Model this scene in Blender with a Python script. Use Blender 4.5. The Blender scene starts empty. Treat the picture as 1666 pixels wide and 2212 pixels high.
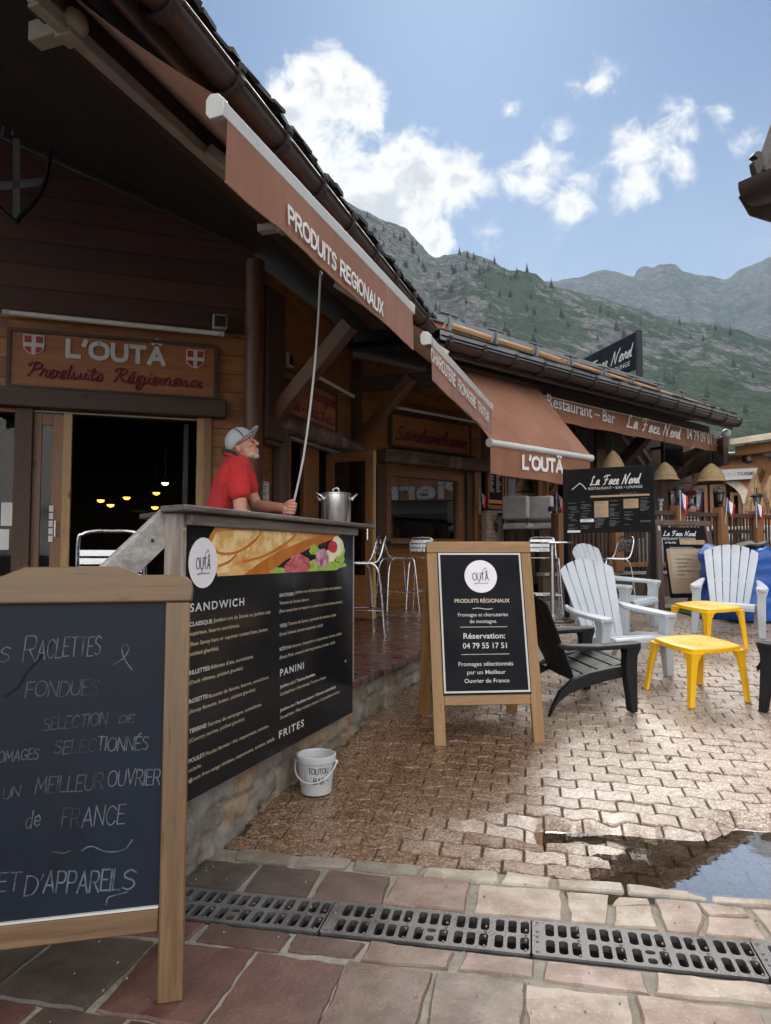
import bpy, bmesh, math, random
from math import radians as R, sin, cos, tan, pi, sqrt, floor
from mathutils import Vector, Matrix, noise

S = bpy.context.scene
COL = S.collection
V = Vector
rnd = random.Random(7)

# ------------------------------------------------------------------ camera
F, TH = 1580.0, R(3.297)            # focal length in units of a 1666 x 2212 frame, upward tilt
EYE = V((0, 0, 1.66))
cam = bpy.data.objects.new('camera', bpy.data.cameras.new('camera'))
COL.objects.link(cam)
cam.location = EYE
cam.rotation_euler = (R(90) + TH, 0, 0)
cam.data.sensor_fit = 'VERTICAL'
cam.data.sensor_height = 24
cam.data.lens = 24 * F / 2212
cam.data.clip_start = 0.05
cam.data.clip_end = 12000
S.camera = cam

# ------------------------------------------------------------------ light
SUN_EL, SUN_AZ = 42.0, 6.0          # degrees; azimuth measured from straight ahead to the right
sun = bpy.data.objects.new('sun', bpy.data.lights.new('sun', 'SUN'))
COL.objects.link(sun)
sun.data.energy = 1.5
sun.data.angle = R(34)
sun.data.color = (1, 0.95, 0.87)
_sd = V((sin(R(SUN_AZ)) * cos(R(SUN_EL)), cos(R(SUN_AZ)) * cos(R(SUN_EL)), sin(R(SUN_EL))))
sun.rotation_euler = _sd.to_track_quat('Z', 'Y').to_euler()

S.view_settings.view_transform = 'Standard'
S.view_settings.look = 'None'
S.view_settings.gamma = 1
S.view_settings.exposure = 1.58
S.render.engine = 'CYCLES'
S.cycles.max_bounces = 6
S.cycles.use_denoising = True

def ray(px, py):
    a, b = (px - 833) / F, (1106 - py) / F
    return V((a, cos(TH) - b * sin(TH), sin(TH) + b * cos(TH)))
def P(px, py, y):
    d = ray(px, py)
    return EYE + d * (y / d.y)

world = bpy.data.worlds.new('World')
S.world = world
world.use_nodes = True

def nd(nt, typ, ins=None, **at):
    n = nt.nodes.new(typ)
    for k, v in at.items():
        setattr(n, k, v)
    for k, v in (ins or {}).items():
        s = n.inputs[k]
        if isinstance(v, bpy.types.NodeSocket):
            nt.links.new(v, s)
        else:
            s.default_value = v
    return n
def mth(nt, op, a, b=0.0, c=0.0, clamp=False):
    n = nd(nt, 'ShaderNodeMath', {0: a, 1: b, 2: c}, operation=op)
    n.use_clamp = clamp
    return n.outputs[0]
def mrange(nt, v, a, b, c=0.0, d=1.0, smooth=True):
    n = nd(nt, 'ShaderNodeMapRange', {0: v, 1: a, 2: b, 3: c, 4: d})
    n.interpolation_type = 'SMOOTHSTEP' if smooth else 'LINEAR'
    return n.outputs[0]
def mixc(nt, fac, a, b, blend='MIX'):
    n = nd(nt, 'ShaderNodeMix', None, data_type='RGBA', blend_type=blend)
    for i, v in ((0, fac), (6, a), (7, b)):
        if isinstance(v, bpy.types.NodeSocket):
            nt.links.new(v, n.inputs[i])
        elif i == 0:
            n.inputs[0].default_value = v
        else:
            n.inputs[i].default_value = (*v[:3], 1)
    return n.outputs[2]

def build_sky():
    nt = world.node_tree
    bg = nt.nodes['Background']
    sky = nd(nt, 'ShaderNodeTexSky', sky_type='NISHITA')
    sky.sun_disc = False
    sky.sun_elevation = R(SUN_EL)
    sky.sun_rotation = R(SUN_AZ)
    sky.altitude = 1500
    sky.air_density = 1.0
    sky.dust_density = 1.2
    sky.ozone_density = 1.5
    tc = nd(nt, 'ShaderNodeTexCoord').outputs['Generated']
    nrm = nd(nt, 'ShaderNodeVectorMath', {0: tc}, operation='NORMALIZE').outputs[0]
    # two octave groups of turbulence
    n1 = nd(nt, 'ShaderNodeTexNoise', {'Vector': nrm, 'Scale': 7.0, 'Detail': 9.0, 'Roughness': 0.62, 'Distortion': 0.35})
    n2 = nd(nt, 'ShaderNodeTexNoise', {'Vector': nrm, 'Scale': 30.0, 'Detail': 10.0, 'Roughness': 0.68, 'Distortion': 0.6})
    # cumulus: (px, py, angular radius in frame units, weight)
    blobs = [(690, 195, 90, .86), (640, 255, 102, .88), (770, 215, 70, .7), (740, 350, 80, .5), (915, 390, 108, .9),
             (985, 395, 95, .8), (690, 330, 90, .6), (950, 518, 60, .8), (1050, 500, 60, .45), (830, 440, 120, .9),
             (1215, 280, 50, .42), (1185, 345, 65, .42), (1165, 395, 58, .40), (1230, 435, 60, .40), (1115, 385, 45, .30),
             (1465, 240, 50, .40), (1490, 285, 50, .38), (1560, 260, 50, .39), (1600, 300, 45, .34), (1375, 320, 50, .34),
             (1385, 400, 60, .46), (1370, 430, 45, .5), (1300, 170, 40, .46), (1100, 235, 30, .45), (1480, 355, 60, .4), (1230, 200, 30, .3)]
    acc = None
    for px, py, r, w in blobs:
        d = ray(px, py).normalized()
        dist = nd(nt, 'ShaderNodeVectorMath', {0: nrm, 1: tuple(d)}, operation='DISTANCE').outputs['Value']
        b = mth(nt, 'MULTIPLY_ADD', dist, -w / (r / F * 1.0), w)
        acc = b if acc is None else mth(nt, 'MAXIMUM', acc, b)
    # unseen cloud added overhead and behind the camera as soft fill light
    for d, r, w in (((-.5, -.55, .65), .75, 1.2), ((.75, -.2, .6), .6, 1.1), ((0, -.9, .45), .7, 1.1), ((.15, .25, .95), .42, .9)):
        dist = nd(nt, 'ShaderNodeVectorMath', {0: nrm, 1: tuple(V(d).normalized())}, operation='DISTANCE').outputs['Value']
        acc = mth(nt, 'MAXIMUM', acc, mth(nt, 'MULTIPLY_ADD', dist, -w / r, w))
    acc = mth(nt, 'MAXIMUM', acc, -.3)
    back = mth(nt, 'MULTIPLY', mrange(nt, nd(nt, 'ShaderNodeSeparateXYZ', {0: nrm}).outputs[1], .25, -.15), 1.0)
    t = mth(nt, 'MULTIPLY_ADD', n1.outputs[0], 1.7, -0.87)
    t2 = mth(nt, 'MULTIPLY_ADD', n2.outputs[0], 1.0, -0.5)
    dens = mth(nt, 'ADD', mth(nt, 'ADD', acc, t), t2)
    fac = mrange(nt, dens, 0.0, 0.42)
    # body of the cloud: bright rims, soft grey cores
    core = mrange(nt, mth(nt, 'ADD', dens, mth(nt, 'MULTIPLY_ADD', n2.outputs[0], .9, -.45)), 0.42, 0.95)
    ccol = mixc(nt, core, (7.4, 7.2, 6.8), (4.5, 4.65, 4.75))
    ccol = mixc(nt, back, ccol, (22, 21.2, 20.2))          # added clouds behind the viewer, brightened to fill porch and camera-facing sides
    # thin veil low over the far ridge
    sz = nd(nt, 'ShaderNodeSeparateXYZ', {0: nrm}).outputs[2]
    veil = mth(nt, 'MULTIPLY', mrange(nt, sz, .30, .60, .55, 0.0), mrange(nt, n1.outputs[0], .35, .75, .55, 1.0))
    skyc = mixc(nt, 1.0, sky.outputs[0], (.35, .475, .60), 'MULTIPLY')
    c0 = mixc(nt, veil, skyc, (4.3, 4.8, 5.4))
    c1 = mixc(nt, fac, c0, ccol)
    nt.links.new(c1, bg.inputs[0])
    bg.inputs[1].default_value = 0.05
build_sky()

# ------------------------------------------------------------------ ground shape
def sstep(a, b, t):
    t = min(1, max(0, (t - a) / (b - a)))
    return t * t * (3 - 2 * t)
PUD_Z = 0.2985
def gz(x, y):
    """height of the sloping square: nearly level by the drain, climbing away from it, level again by the restaurant"""
    if y < 3.37:
        z = 0.3033 + 0.004 * (y - 3.37)
    elif y < 9.3:
        z = 0.09 * y
    else:
        z = 0.837 + 0.03 * min(y - 9.3, 1.0)
    # shallow dip in which the rain water stands
    n = noise.noise(V((x * 3.1, y * 4.1, 3.3))) * .5 + noise.noise(V((x * 8, y * 9, 1.3))) * .22
    ex = (x - 1.90) / 1.15
    ey = (y - 3.30 - 0.02 * (x - 1.4)) / 0.47
    e2_, f2_ = (x - .95) / .62, (y - 3.60 + .05 * (x - .95)) / .14
    w = max(sstep(1.12, .42, sqrt(ex * ex + ey * ey) + n * .42), .8 * sstep(1.1, .4, sqrt(e2_ * e2_ + f2_ * f2_) + n * .6))
    target = PUD_Z - 0.011 - 0.010 * max(0, 1 - abs(ex)) + n * .02
    return z + (min(z, target) - z) * w
def G(px, py):
    d = ray(px, py)
    lo, hi = 0.8, 60.0
    f = lambda y: (EYE + d * (y / d.y)).z - gz((d.x * y / d.y), y)
    for _ in range(50):
        m = (lo + hi) / 2
        if f(m) > 0: lo = m
        else: hi = m
    return EYE + d * (lo / d.y)
# ------------------------------------------------------------------ helpers
Z = V((0, 0, 1))
class PL:
    """an upright or leaning plane: x along it, z up it, y into it (away from the viewer)"""
    def __init__(s, o, r, u=(0, 0, 1)):
        s.o, s.r, s.u = V(o), V(r).normalized(), V(u).normalized()
        s.w = s.u.cross(s.r).normalized()
        s.M = Matrix(((s.r.x, s.w.x, s.u.x, s.o.x), (s.r.y, s.w.y, s.u.y, s.o.y), (s.r.z, s.w.z, s.u.z, s.o.z), (0, 0, 0, 1)))
    def hit(s, px, py, y=0.0):
        d = ray(px, py)
        t = ((s.o + s.w * y) - EYE).dot(s.w) / d.dot(s.w)
        q = EYE + d * t - s.o
        return q.dot(s.r), q.dot(s.u)
    def pt(s, x, z, y=0.0):
        return s.o + s.r * x + s.u * z + s.w * y
def line_plane(x, y, deg, z=0):
    return PL((x, y, z), (sin(R(deg)), cos(R(deg)), 0))

def prop(o, label=None, cat=None, group=None, kind=None):
    if label: o['label'] = label
    if cat: o['category'] = cat
    if group: o['group'] = group
    if kind: o['kind'] = kind
    return o
def thing(name, label, cat, at, rotz=0.0, group=None):
    o = bpy.data.objects.new(name, None)
    COL.objects.link(o)
    o.empty_display_size = .1
    if isinstance(at, Matrix): o.matrix_world = at
    else:
        o.location = at; o.rotation_euler = (0, 0, rotz)
    return prop(o, label, cat, group)
def dup(o, parent=None):
    c = o.copy(); COL.objects.link(c)
    if parent: c.parent = parent
    for ch in o.children: dup(ch, c)
    return c
def place(o, loc, rotz=0, label=None, scale=None):
    o.location = loc; o.rotation_euler = (0, 0, rotz)
    if scale is not None: o.scale = (scale,) * 3 if not isinstance(scale, tuple) else scale
    if label: o['label'] = label
    return o

_txt = {}
def text_geo(s, shear=0.0, offset=0.0, space=1.0):
    k = (s, shear, offset, space)
    if k not in _txt:
        cu = bpy.data.curves.new('t', 'FONT')
        cu.body = s; cu.size = 1.0; cu.shear = shear; cu.offset = offset; cu.space_character = space
        cu.resolution_u = 3
        ob = bpy.data.objects.new('t', cu)
        me = ob.to_mesh()
        vs = [(v.co.x, v.co.y) for v in me.vertices]
        fs = [tuple(p.vertices) for p in me.polygons]
        ob.to_mesh_clear()
        bpy.data.objects.remove(ob); bpy.data.curves.remove(cu)
        _txt[k] = (vs, fs)
    return _txt[k]

def spline(pts, k=4, closed=False):
    out = []
    n = len(pts)
    idx = (lambda i: i % n) if closed else (lambda i: min(n - 1, max(0, i)))
    for i in range(n if closed else n - 1):
        p0, p1, p2, p3 = (V(pts[idx(i + j)]) for j in (-1, 0, 1, 2))
        for q in range(k):
            t = q / k
            out.append(.5 * ((2 * p1) + (p2 - p0) * t + (2 * p0 - 5 * p1 + 4 * p2 - p3) * t * t + (3 * p1 - p0 - 3 * p2 + p3) * t ** 3))
    if not closed: out.append(V(pts[-1]))
    return out

class MB:
    def __init__(s): s.v, s.f, s.c, s.k = [], [], [], 0
    def add(s, vs, fs):
        b = len(s.v)
        s.v += [tuple(v) for v in vs]
        s.f += [tuple(b + i for i in f) for f in fs]
        return s
    def box(s, x0, x1, y0, y1, z0, z1):
        return s.add([(x0, y0, z0), (x1, y0, z0), (x1, y1, z0), (x0, y1, z0), (x0, y0, z1), (x1, y0, z1), (x1, y1, z1), (x0, y1, z1)],
                     [(0, 3, 2, 1), (4, 5, 6, 7), (0, 1, 5, 4), (1, 2, 6, 5), (2, 3, 7, 6), (3, 0, 4, 7)])
    def bar(s, a, b, w, h, up=Z, w2=None, h2=None):
        a, b = V(a), V(b)
        d = (b - a).normalized()
        x = d.cross(V(up))
        if x.length < 1e-4: x = d.cross(V((0, 1, 0)))
        x.normalize(); y = x.cross(d)
        w2 = w if w2 is None else w2; h2 = h if h2 is None else h2
        vs = []
        for p, ww, hh in ((a, w, h), (b, w2, h2)):
            vs += [p - x * ww / 2 - y * hh / 2, p + x * ww / 2 - y * hh / 2, p + x * ww / 2 + y * hh / 2, p - x * ww / 2 + y * hh / 2]
        return s.add(vs, [(0, 1, 2, 3)[::-1], (4, 5, 6, 7), (0, 1, 5, 4), (1, 2, 6, 5), (2, 3, 7, 6), (3, 0, 4, 7)])
    def tube(s, pts, r, n=8, closed=False):
        pts = [V(p) for p in pts]
        m = len(pts)
        rs = r if isinstance(r, (list, tuple)) else [r] * m
        vs = []
        ref = None
        for i, p in enumerate(pts):
            if closed: t = pts[(i + 1) % m] - pts[i - 1]
            else: t = pts[min(m - 1, i + 1)] - pts[max(0, i - 1)]
            if t.length < 1e-9: t = Z.copy()
            t.normalize()
            if ref is None:
                ref = t.cross(Z if abs(t.z) < .9 else V((1, 0, 0))).normalized()
            x = (ref - t * ref.dot(t))
            x.normalize(); ref = x
            y = t.cross(x)
            vs += [p + (x * cos(2 * pi * k / n) + y * sin(2 * pi * k / n)) * rs[i] for k in range(n)]
        fs = []
        for i in range(m if closed else m - 1):
            j = (i + 1) % m
            fs += [(i * n + k, i * n + (k + 1) % n, j * n + (k + 1) % n, j * n + k) for k in range(n)]
        if not closed:
            fs += [tuple(range(n))[::-1], tuple((m - 1) * n + k for k in range(n))]
        return s.add(vs, fs)
    def lathe(s, prof, n=24, c=(0, 0, 0), cap=False):
        vs = []
        for r, z in prof:
            vs += [(c[0] + r * cos(2 * pi * k / n), c[1] + r * sin(2 * pi * k / n), c[2] + z) for k in range(n)]
        fs = []
        for i in range(len(prof) - 1):
            fs += [(i * n + k, i * n + (k + 1) % n, (i + 1) * n + (k + 1) % n, (i + 1) * n + k) for k in range(n)]
        if cap:
            fs += [tuple(range(n))[::-1], tuple((len(prof) - 1) * n + k for k in range(n))]
        return s.add(vs, fs)
    def prism(s, poly, y0, y1):
        """polygon in x,z pushed from y0 to y1"""
        n = len(poly)
        vs = [(p[0], y0, p[1]) for p in poly] + [(p[0], y1, p[1]) for p in poly]
        fs = [tuple(range(n)), tuple(range(2 * n - 1, n - 1, -1))]
        fs += [(i, n + i, n + (i + 1) % n, (i + 1) % n) for i in range(n)]
        return s.add(vs, fs)
    def loft(s, rings, cap=True):
        n = len(rings[0]); vs = [p for r in rings for p in r]; fs = []
        for i in range(len(rings) - 1):
            fs += [(i * n + k, i * n + (k + 1) % n, (i + 1) * n + (k + 1) % n, (i + 1) * n + k) for k in range(n)]
        if cap: fs += [tuple(range(n))[::-1], tuple((len(rings) - 1) * n + k for k in range(n))]
        return s.add(vs, fs)
    def ell(s, c, r, n=14, m=10, rot=None):
        vs, fs = [], []
        for i in range(m + 1):
            a = -pi / 2 + pi * i / m
            for k in range(n):
                b = 2 * pi * k / n
                q = V((r[0] * cos(a) * cos(b), r[1] * cos(a) * sin(b), r[2] * sin(a)))
                if rot is not None: q = rot @ q
                vs.append(V(c) + q)
        for i in range(m):
            fs += [(i * n + k, i * n + (k + 1) % n, (i + 1) * n + (k + 1) % n, (i + 1) * n + k) for k in range(n)]
        return s.add(vs, fs)
    def cap2(s, a, b, ra, rb, n=14):
        """tapered limb with round ends"""
        a, b = V(a), V(b); d = (b - a).normalized()
        pts, rs = [], []
        for k in range(5):
            t = k / 4 * pi / 2
            pts.append(a - d * ra * cos(t)); rs.append(max(.0005, ra * sin(t)))
        for k in range(5):
            t = k / 4 * pi / 2
            pts.append(b + d * rb * sin(t)); rs.append(max(.0005, rb * cos(t)))
        return s.tube(pts, rs, n)
    def sheet(s, fn, nu, nv):
        vs = [fn(i / nu, j / nv) for j in range(nv + 1) for i in range(nu + 1)]
        w = nu + 1
        return s.add(vs, [(j * w + i, j * w + i + 1, (j + 1) * w + i + 1, (j + 1) * w + i) for j in range(nv) for i in range(nu)])
    def text(s, t, x, z, h, w=None, y=-.002, shear=0.0, offset=0.0, align='l', slope=0.0, space=1.0):
        """letters on the x,z face of a sign; h = cap height, w = width to fill"""
        vs, fs = text_geo(t, shear, offset, space)
        if not vs: return s
        x0, x1 = min(v[0] for v in vs), max(v[0] for v in vs)
        sc = h / .69
        sx = sc if w is None else w / max(1e-6, x1 - x0)
        wid = (x1 - x0) * sx
        ox = x - {'l': 0, 'c': wid / 2, 'r': wid}[align]
        return s.add([(ox + (v[0] - x0) * sx, y, z + v[1] * sc + slope * (v[0] - x0) * sx) for v in vs], fs)
    def ribbon(s, pts, wd, y):
        """flat stroke through x,z points"""
        pts = [V((p[0], p[1])) for p in pts]
        for i in range(1, len(pts) - 1):                      # break the stroke at sharp corners
            a, b = pts[i] - pts[i - 1], pts[i + 1] - pts[i]
            if a.length > 1e-9 and b.length > 1e-9 and a.angle(b) > .75:
                s.ribbon(pts[:i + 1], wd, y); s.ribbon(pts[i:], wd, y); return s
        s.k += 1; y = y - .00022 * (s.k % 9)                       # no two strokes lie in one plane
        m = len(pts); vs = []
        for i, p in enumerate(pts):
            t = pts[min(m - 1, i + 1)] - pts[max(0, i - 1)]
            if t.length < 1e-9: t = V((1, 0))
            t.normalize(); n = V((-t.y, t.x))
            q = p - t * wd * .45 if i == 0 else (p + t * wd * .45 if i == m - 1 else p)
            k = wd / 2
            vs += [(q.x + n.x * k, y, q.y + n.y * k), (q.x - n.x * k, y, q.y - n.y * k)]
        return s.add(vs, [(2 * i, 2 * i + 1, 2 * i + 3, 2 * i + 2) for i in range(m - 1)])
    def strokes(s, t, x, z, h, w, y, wd, font, slant=0.0, slope=0.0, gap=.18, depth=0.0, jit=0.0, map2=None):
        """hand lettering: text t filling width w, cap height h"""
        r_ = random.Random(hash_str(t))
        lay, cx = [], 0.0
        for ch in t:
            if ch == ' ': cx += .45; continue
            gl = font.get(ch)
            if gl is None: continue
            lay.append((gl, cx)); cx += gl[0] + (gap if not gl[2] else 0)
        k = w / max(.01, cx - gap)
        for gl, gx in lay:
            dj = r_.uniform(-jit, jit)
            for st in gl[1]:
                q = [(x + (gx + p[0] + slant * p[1]) * k, z + (p[1] + dj) * h + slope * (gx + p[0]) * k) for p in st]
                if map2: q = [map2(*p) for p in q]
                if depth > 0: s.tube([(p[0], y, p[1]) for p in q], wd / 2, 6)
                else: s.ribbon(q, wd, y)
        return s
    def build(s, name, mat, parent=None, bevel=0.0, smooth=True, label=None, angle=38, seg=2, cols=None):
        me = bpy.data.meshes.new(name)
        me.from_pydata(s.v, [], s.f)
        me.update()
        if smooth:
            me.shade_smooth(); me.set_sharp_from_angle(angle=R(angle))
        o = bpy.data.objects.new(name, me)
        COL.objects.link(o)
        mats = mat if isinstance(mat, (list, tuple)) else [mat]
        for q in mats: me.materials.append(q)
        if parent: o.parent = parent
        if label: o['label'] = label
        if bevel:
            b = o.modifiers.new('bevel', 'BEVEL'); b.width = bevel; b.segments = seg; b.limit_method = 'ANGLE'; b.angle_limit = R(40)
            b.harden_normals = False
        return o
def hash_str(t):
    h = 5
    for c in t: h = (h * 131 + ord(c)) % 1000003
    return h
def solo(mb, name, mat, label, cat, group=None, kind=None, **kw):
    """a thing that is one mesh"""
    return prop(mb.build(name, mat, **kw), label, cat, group, kind)
def recess(o):
    """put a thing's origin at its own base"""
    me = o.data
    c = V((0, 0, 0))
    n = len(me.vertices)
    zz = min(v.co.z for v in me.vertices)
    for v in me.vertices: c += v.co
    c /= n; c.z = zz
    me.transform(Matrix.Translation(-c)); o.location = o.matrix_basis @ c
    return o
def plate(outer, holes, t):
    """flat plate in x,y with holes, thickness t (centred on z=0) as verts, faces"""
    cu = bpy.data.curves.new('p', 'CURVE'); cu.dimensions = '2D'; cu.fill_mode = 'BOTH'; cu.extrude = t / 2
    for ring in [outer] + holes:
        sp = cu.splines.new('POLY'); sp.points.add(len(ring) - 1); sp.use_cyclic_u = True
        for p, q in zip(sp.points, ring): p.co = (q[0], q[1], 0, 1)
    ob = bpy.data.objects.new('p', cu); me = ob.to_mesh()
    vs = [tuple(v.co) for v in me.vertices]; fs = [tuple(p.vertices) for p in me.polygons]
    ob.to_mesh_clear(); bpy.data.objects.remove(ob); bpy.data.curves.remove(cu)
    return vs, fs
def rrect(cx, cy, w, h, r, n=3):
    out = []
    for sx, sy, a0 in ((1, 1, 0), (-1, 1, 90), (-1, -1, 180), (1, -1, 270)):
        for k in range(n + 1):
            a = R(a0 + 90 * k / n)
            out.append((cx + sx * (w / 2 - r) + r * cos(a), cy + sy * (h / 2 - r) + r * sin(a)))
    return out

# ------------------------------------------------------------------ single line letters
def _font(src, script=False):
    out = {}
    for line in src.strip().splitlines():
        ch, w, body = line.split('|')
        st = []
        for q in body.split(';'):
            q = q.strip(); sm = q.startswith('~'); q = q.lstrip('~')
            pts = [tuple(float(a) for a in p.split(',')) for p in q.split()]
            st.append([tuple(p) for p in spline(pts, 4)] if sm else pts)
        out[ch] = (float(w), st, script and not ch.isupper())
    return out
CAPS = _font('''
A|.66|0,0 .33,1 .66,0;.12,.34 .54,.34
Â|.66|0,0 .33,1 .66,0;.12,.34 .54,.34;.13,1.12 .33,1.3 .53,1.12
Ä|.66|0,0 .33,1 .66,0;.14,.32 .52,.32;.16,1.36 .33,1.54 .5,1.36
B|.58|0,0 0,1;~0,1 .4,.98 .5,.77 .4,.55 0,.54;~0,.54 .45,.53 .57,.28 .45,.02 0,0
C|.62|~.6,.8 .38,1 .1,.85 0,.5 .1,.15 .38,0 .62,.2
D|.62|0,0 0,1;~0,1 .33,.96 .6,.72 .62,.4 .42,.07 0,0
E|.48|.48,1 0,1 0,0 .5,0;0,.52 .4,.52
É|.48|.48,1 0,1 0,0 .5,0;0,.52 .4,.52;.18,1.12 .38,1.28
F|.48|.5,1 0,1 0,0;0,.52 .4,.52
G|.68|~.6,.84 .38,1 .1,.85 0,.5 .1,.15 .38,0 .6,.12 .64,.42;.38,.44 .68,.44
H|.6|0,0 0,1;.6,0 .6,1;0,.5 .6,.5
I|.02|0,0 .01,1
L|.46|0,1 0,0 .48,0
M|.78|0,0 .08,1 .39,.3 .7,1 .78,0
N|.62|0,0 0,1 .6,0 .62,1
O|.74|~.37,1 .08,.85 0,.5 .08,.15 .37,0 .66,.15 .74,.5 .66,.85 .37,1
P|.54|0,0 0,1;~0,1 .42,.98 .54,.74 .42,.48 0,.46
R|.58|0,0 0,1;~0,1 .42,.98 .54,.75 .42,.5 0,.47;.25,.47 .6,0
S|.5|~.48,.86 .25,1 .03,.85 .06,.63 .4,.45 .48,.2 .28,0 .02,.1
T|.58|0,1 .58,1;.29,1 .29,0
U|.6|~0,1 0,.35 .1,.05 .3,0 .5,.05 .6,.35 .6,1
V|.62|0,1 .31,0 .62,1
X|.58|0,1 .58,0;.58,1 0,0
'|.06|.06,1.05 .0,.8
-|.4|0,.48 .4,.48
.|.04|0,0 .03,.03
0|.58|~.29,1 .06,.85 0,.5 .06,.15 .29,0 .52,.15 .58,.5 .52,.85 .29,1
1|.2|0,.8 .2,1 .2,0
3|.5|~.03,.9 .25,1 .46,.85 .4,.6 .2,.53;~.2,.53 .46,.44 .5,.2 .28,0 .02,.1
4|.56|.42,0 .42,1 0,.3 .58,.3
7|.5|0,1 .52,1 .16,0
9|.54|~.52,.68 .4,.46 .12,.47 .02,.72 .14,.96 .38,.98 .53,.75 .48,.35 .28,0
5|.5|.46,1 .08,1 .05,.58;~.05,.58 .3,.64 .5,.4 .4,.05 .02,.06
y|.5|0,.6 .25,0;.5,.6 .15,-.4
d|.5|~.45,.55 .2,.6 .02,.3 .2,0 .42,.2;.46,1 .46,0
e|.45|~.03,.3 .42,.32 .3,.6 .08,.5 .02,.2 .2,0 .44,.1
''')
SCR = _font('''
a|.5|~0,.04 .2,.3 .38,.5 .2,.54 .06,.3 .12,.02 .3,.14 .4,.5 .38,.12 .5,.04
à|.5|~0,.04 .2,.3 .38,.5 .2,.54 .06,.3 .12,.02 .3,.14 .4,.5 .38,.12 .5,.04;.2,.85 .32,.7
c|.4|~0,.04 .15,.3 .34,.46 .22,.55 .08,.34 .14,.02 .4,.06
d|.52|~0,.04 .2,.3 .38,.5 .2,.54 .06,.3 .12,.02 .3,.14 .46,1.02 .38,.12 .52,.04
e|.38|~0,.06 .26,.3 .26,.52 .12,.5 .06,.22 .16,.01 .38,.06
é|.38|~0,.06 .26,.3 .26,.52 .12,.5 .06,.22 .16,.01 .38,.06;.2,.72 .32,.86
g|.5|~0,.04 .2,.3 .38,.5 .2,.54 .06,.3 .12,.02 .3,.14 .4,.5 .36,-.3 .16,-.42 .14,-.2 .5,.06
h|.52|~0,.04 .2,.55 .28,1 .18,.98 .12,.4 .1,0;~.11,.2 .26,.52 .36,.42 .34,.1 .52,.04
i|.26|~0,.04 .14,.5 .12,.12 .26,.04;.17,.74 .19,.78
l|.28|~0,.04 .18,.6 .22,1 .12,.9 .1,.15 .28,.04
m|.74|~0,.04 .12,.52 .12,0;~.12,.2 .28,.52 .34,.4 .33,0;~.33,.2 .5,.52 .58,.42 .56,.1 .74,.04
n|.52|~0,.04 .12,.52 .12,0;~.12,.2 .28,.52 .38,.42 .36,.1 .52,.04
o|.46|~0,.04 .1,.2 .24,.54 .06,.4 .06,.1 .2,0 .36,.2 .32,.46 .24,.5 .46,.42
r|.36|~0,.04 .14,.56 .18,.46 .3,.48 .24,.14 .36,.04
s|.34|~0,.04 .2,.54 .28,.2 .16,0 .06,.08;~.16,0 .34,.06
t|.32|~0,.04 .2,.9 .14,.2 .2,.02 .32,.06;.06,.62 .32,.64
u|.5|~0,.04 .1,.5 .1,.14 .2,.02 .36,.2 .4,.5 .38,.12 .5,.04
v|.46|~0,.3 .08,.52 .18,.02 .36,.5 .46,.44
w|.66|~0,.2 .08,.52 .12,.06 .24,.04 .34,.5 .36,.1 .48,.04 .58,.5 .66,.44
x|.46|~0,.4 .1,.5 .34,.02 .46,.06;.38,.5 .06,0
f|.3|~0,.04 .2,.6 .24,1 .12,.9 .08,-.3 .18,-.3 .16,.04 .3,.1
A|.7|~0,0 .3,.6 .45,1 .5,.5 .6,0;.2,.4 .6,.42
C|.66|~.6,.78 .44,1 .14,.8 .02,.4 .14,.04 .4,0 .66,.2
F|.66|~.02,.8 .2,1 .7,1.02;~.42,1 .34,.5 .26,.1 .1,0;.16,.52 .56,.54
L|.62|~.4,.86 .34,1 .22,.8 .2,.3 .06,.02 .2,.04 .62,.06
N|.72|~0,0 .12,.5 .22,1 .3,.6 .46,0 .56,.6 .78,1.1
P|.56|~.06,0 .2,.5 .24,.96;~.0,.8 .2,1 .5,.96 .5,.66 .2,.5
R|.62|~.06,0 .2,.5 .24,.96;~.0,.8 .2,1 .5,.96 .46,.66 .2,.52;~.26,.52 .4,.2 .62,.04
S|.56|~0,.1 .2,0 .42,.16 .36,.42 .18,.6 .2,.86 .4,1 .52,.84
T|.56|~0,.84 .1,1 .6,.98;~.36,.98 .3,.4 .12,0
-|.4|.05,.3 .3,.3
''', True)
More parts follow.
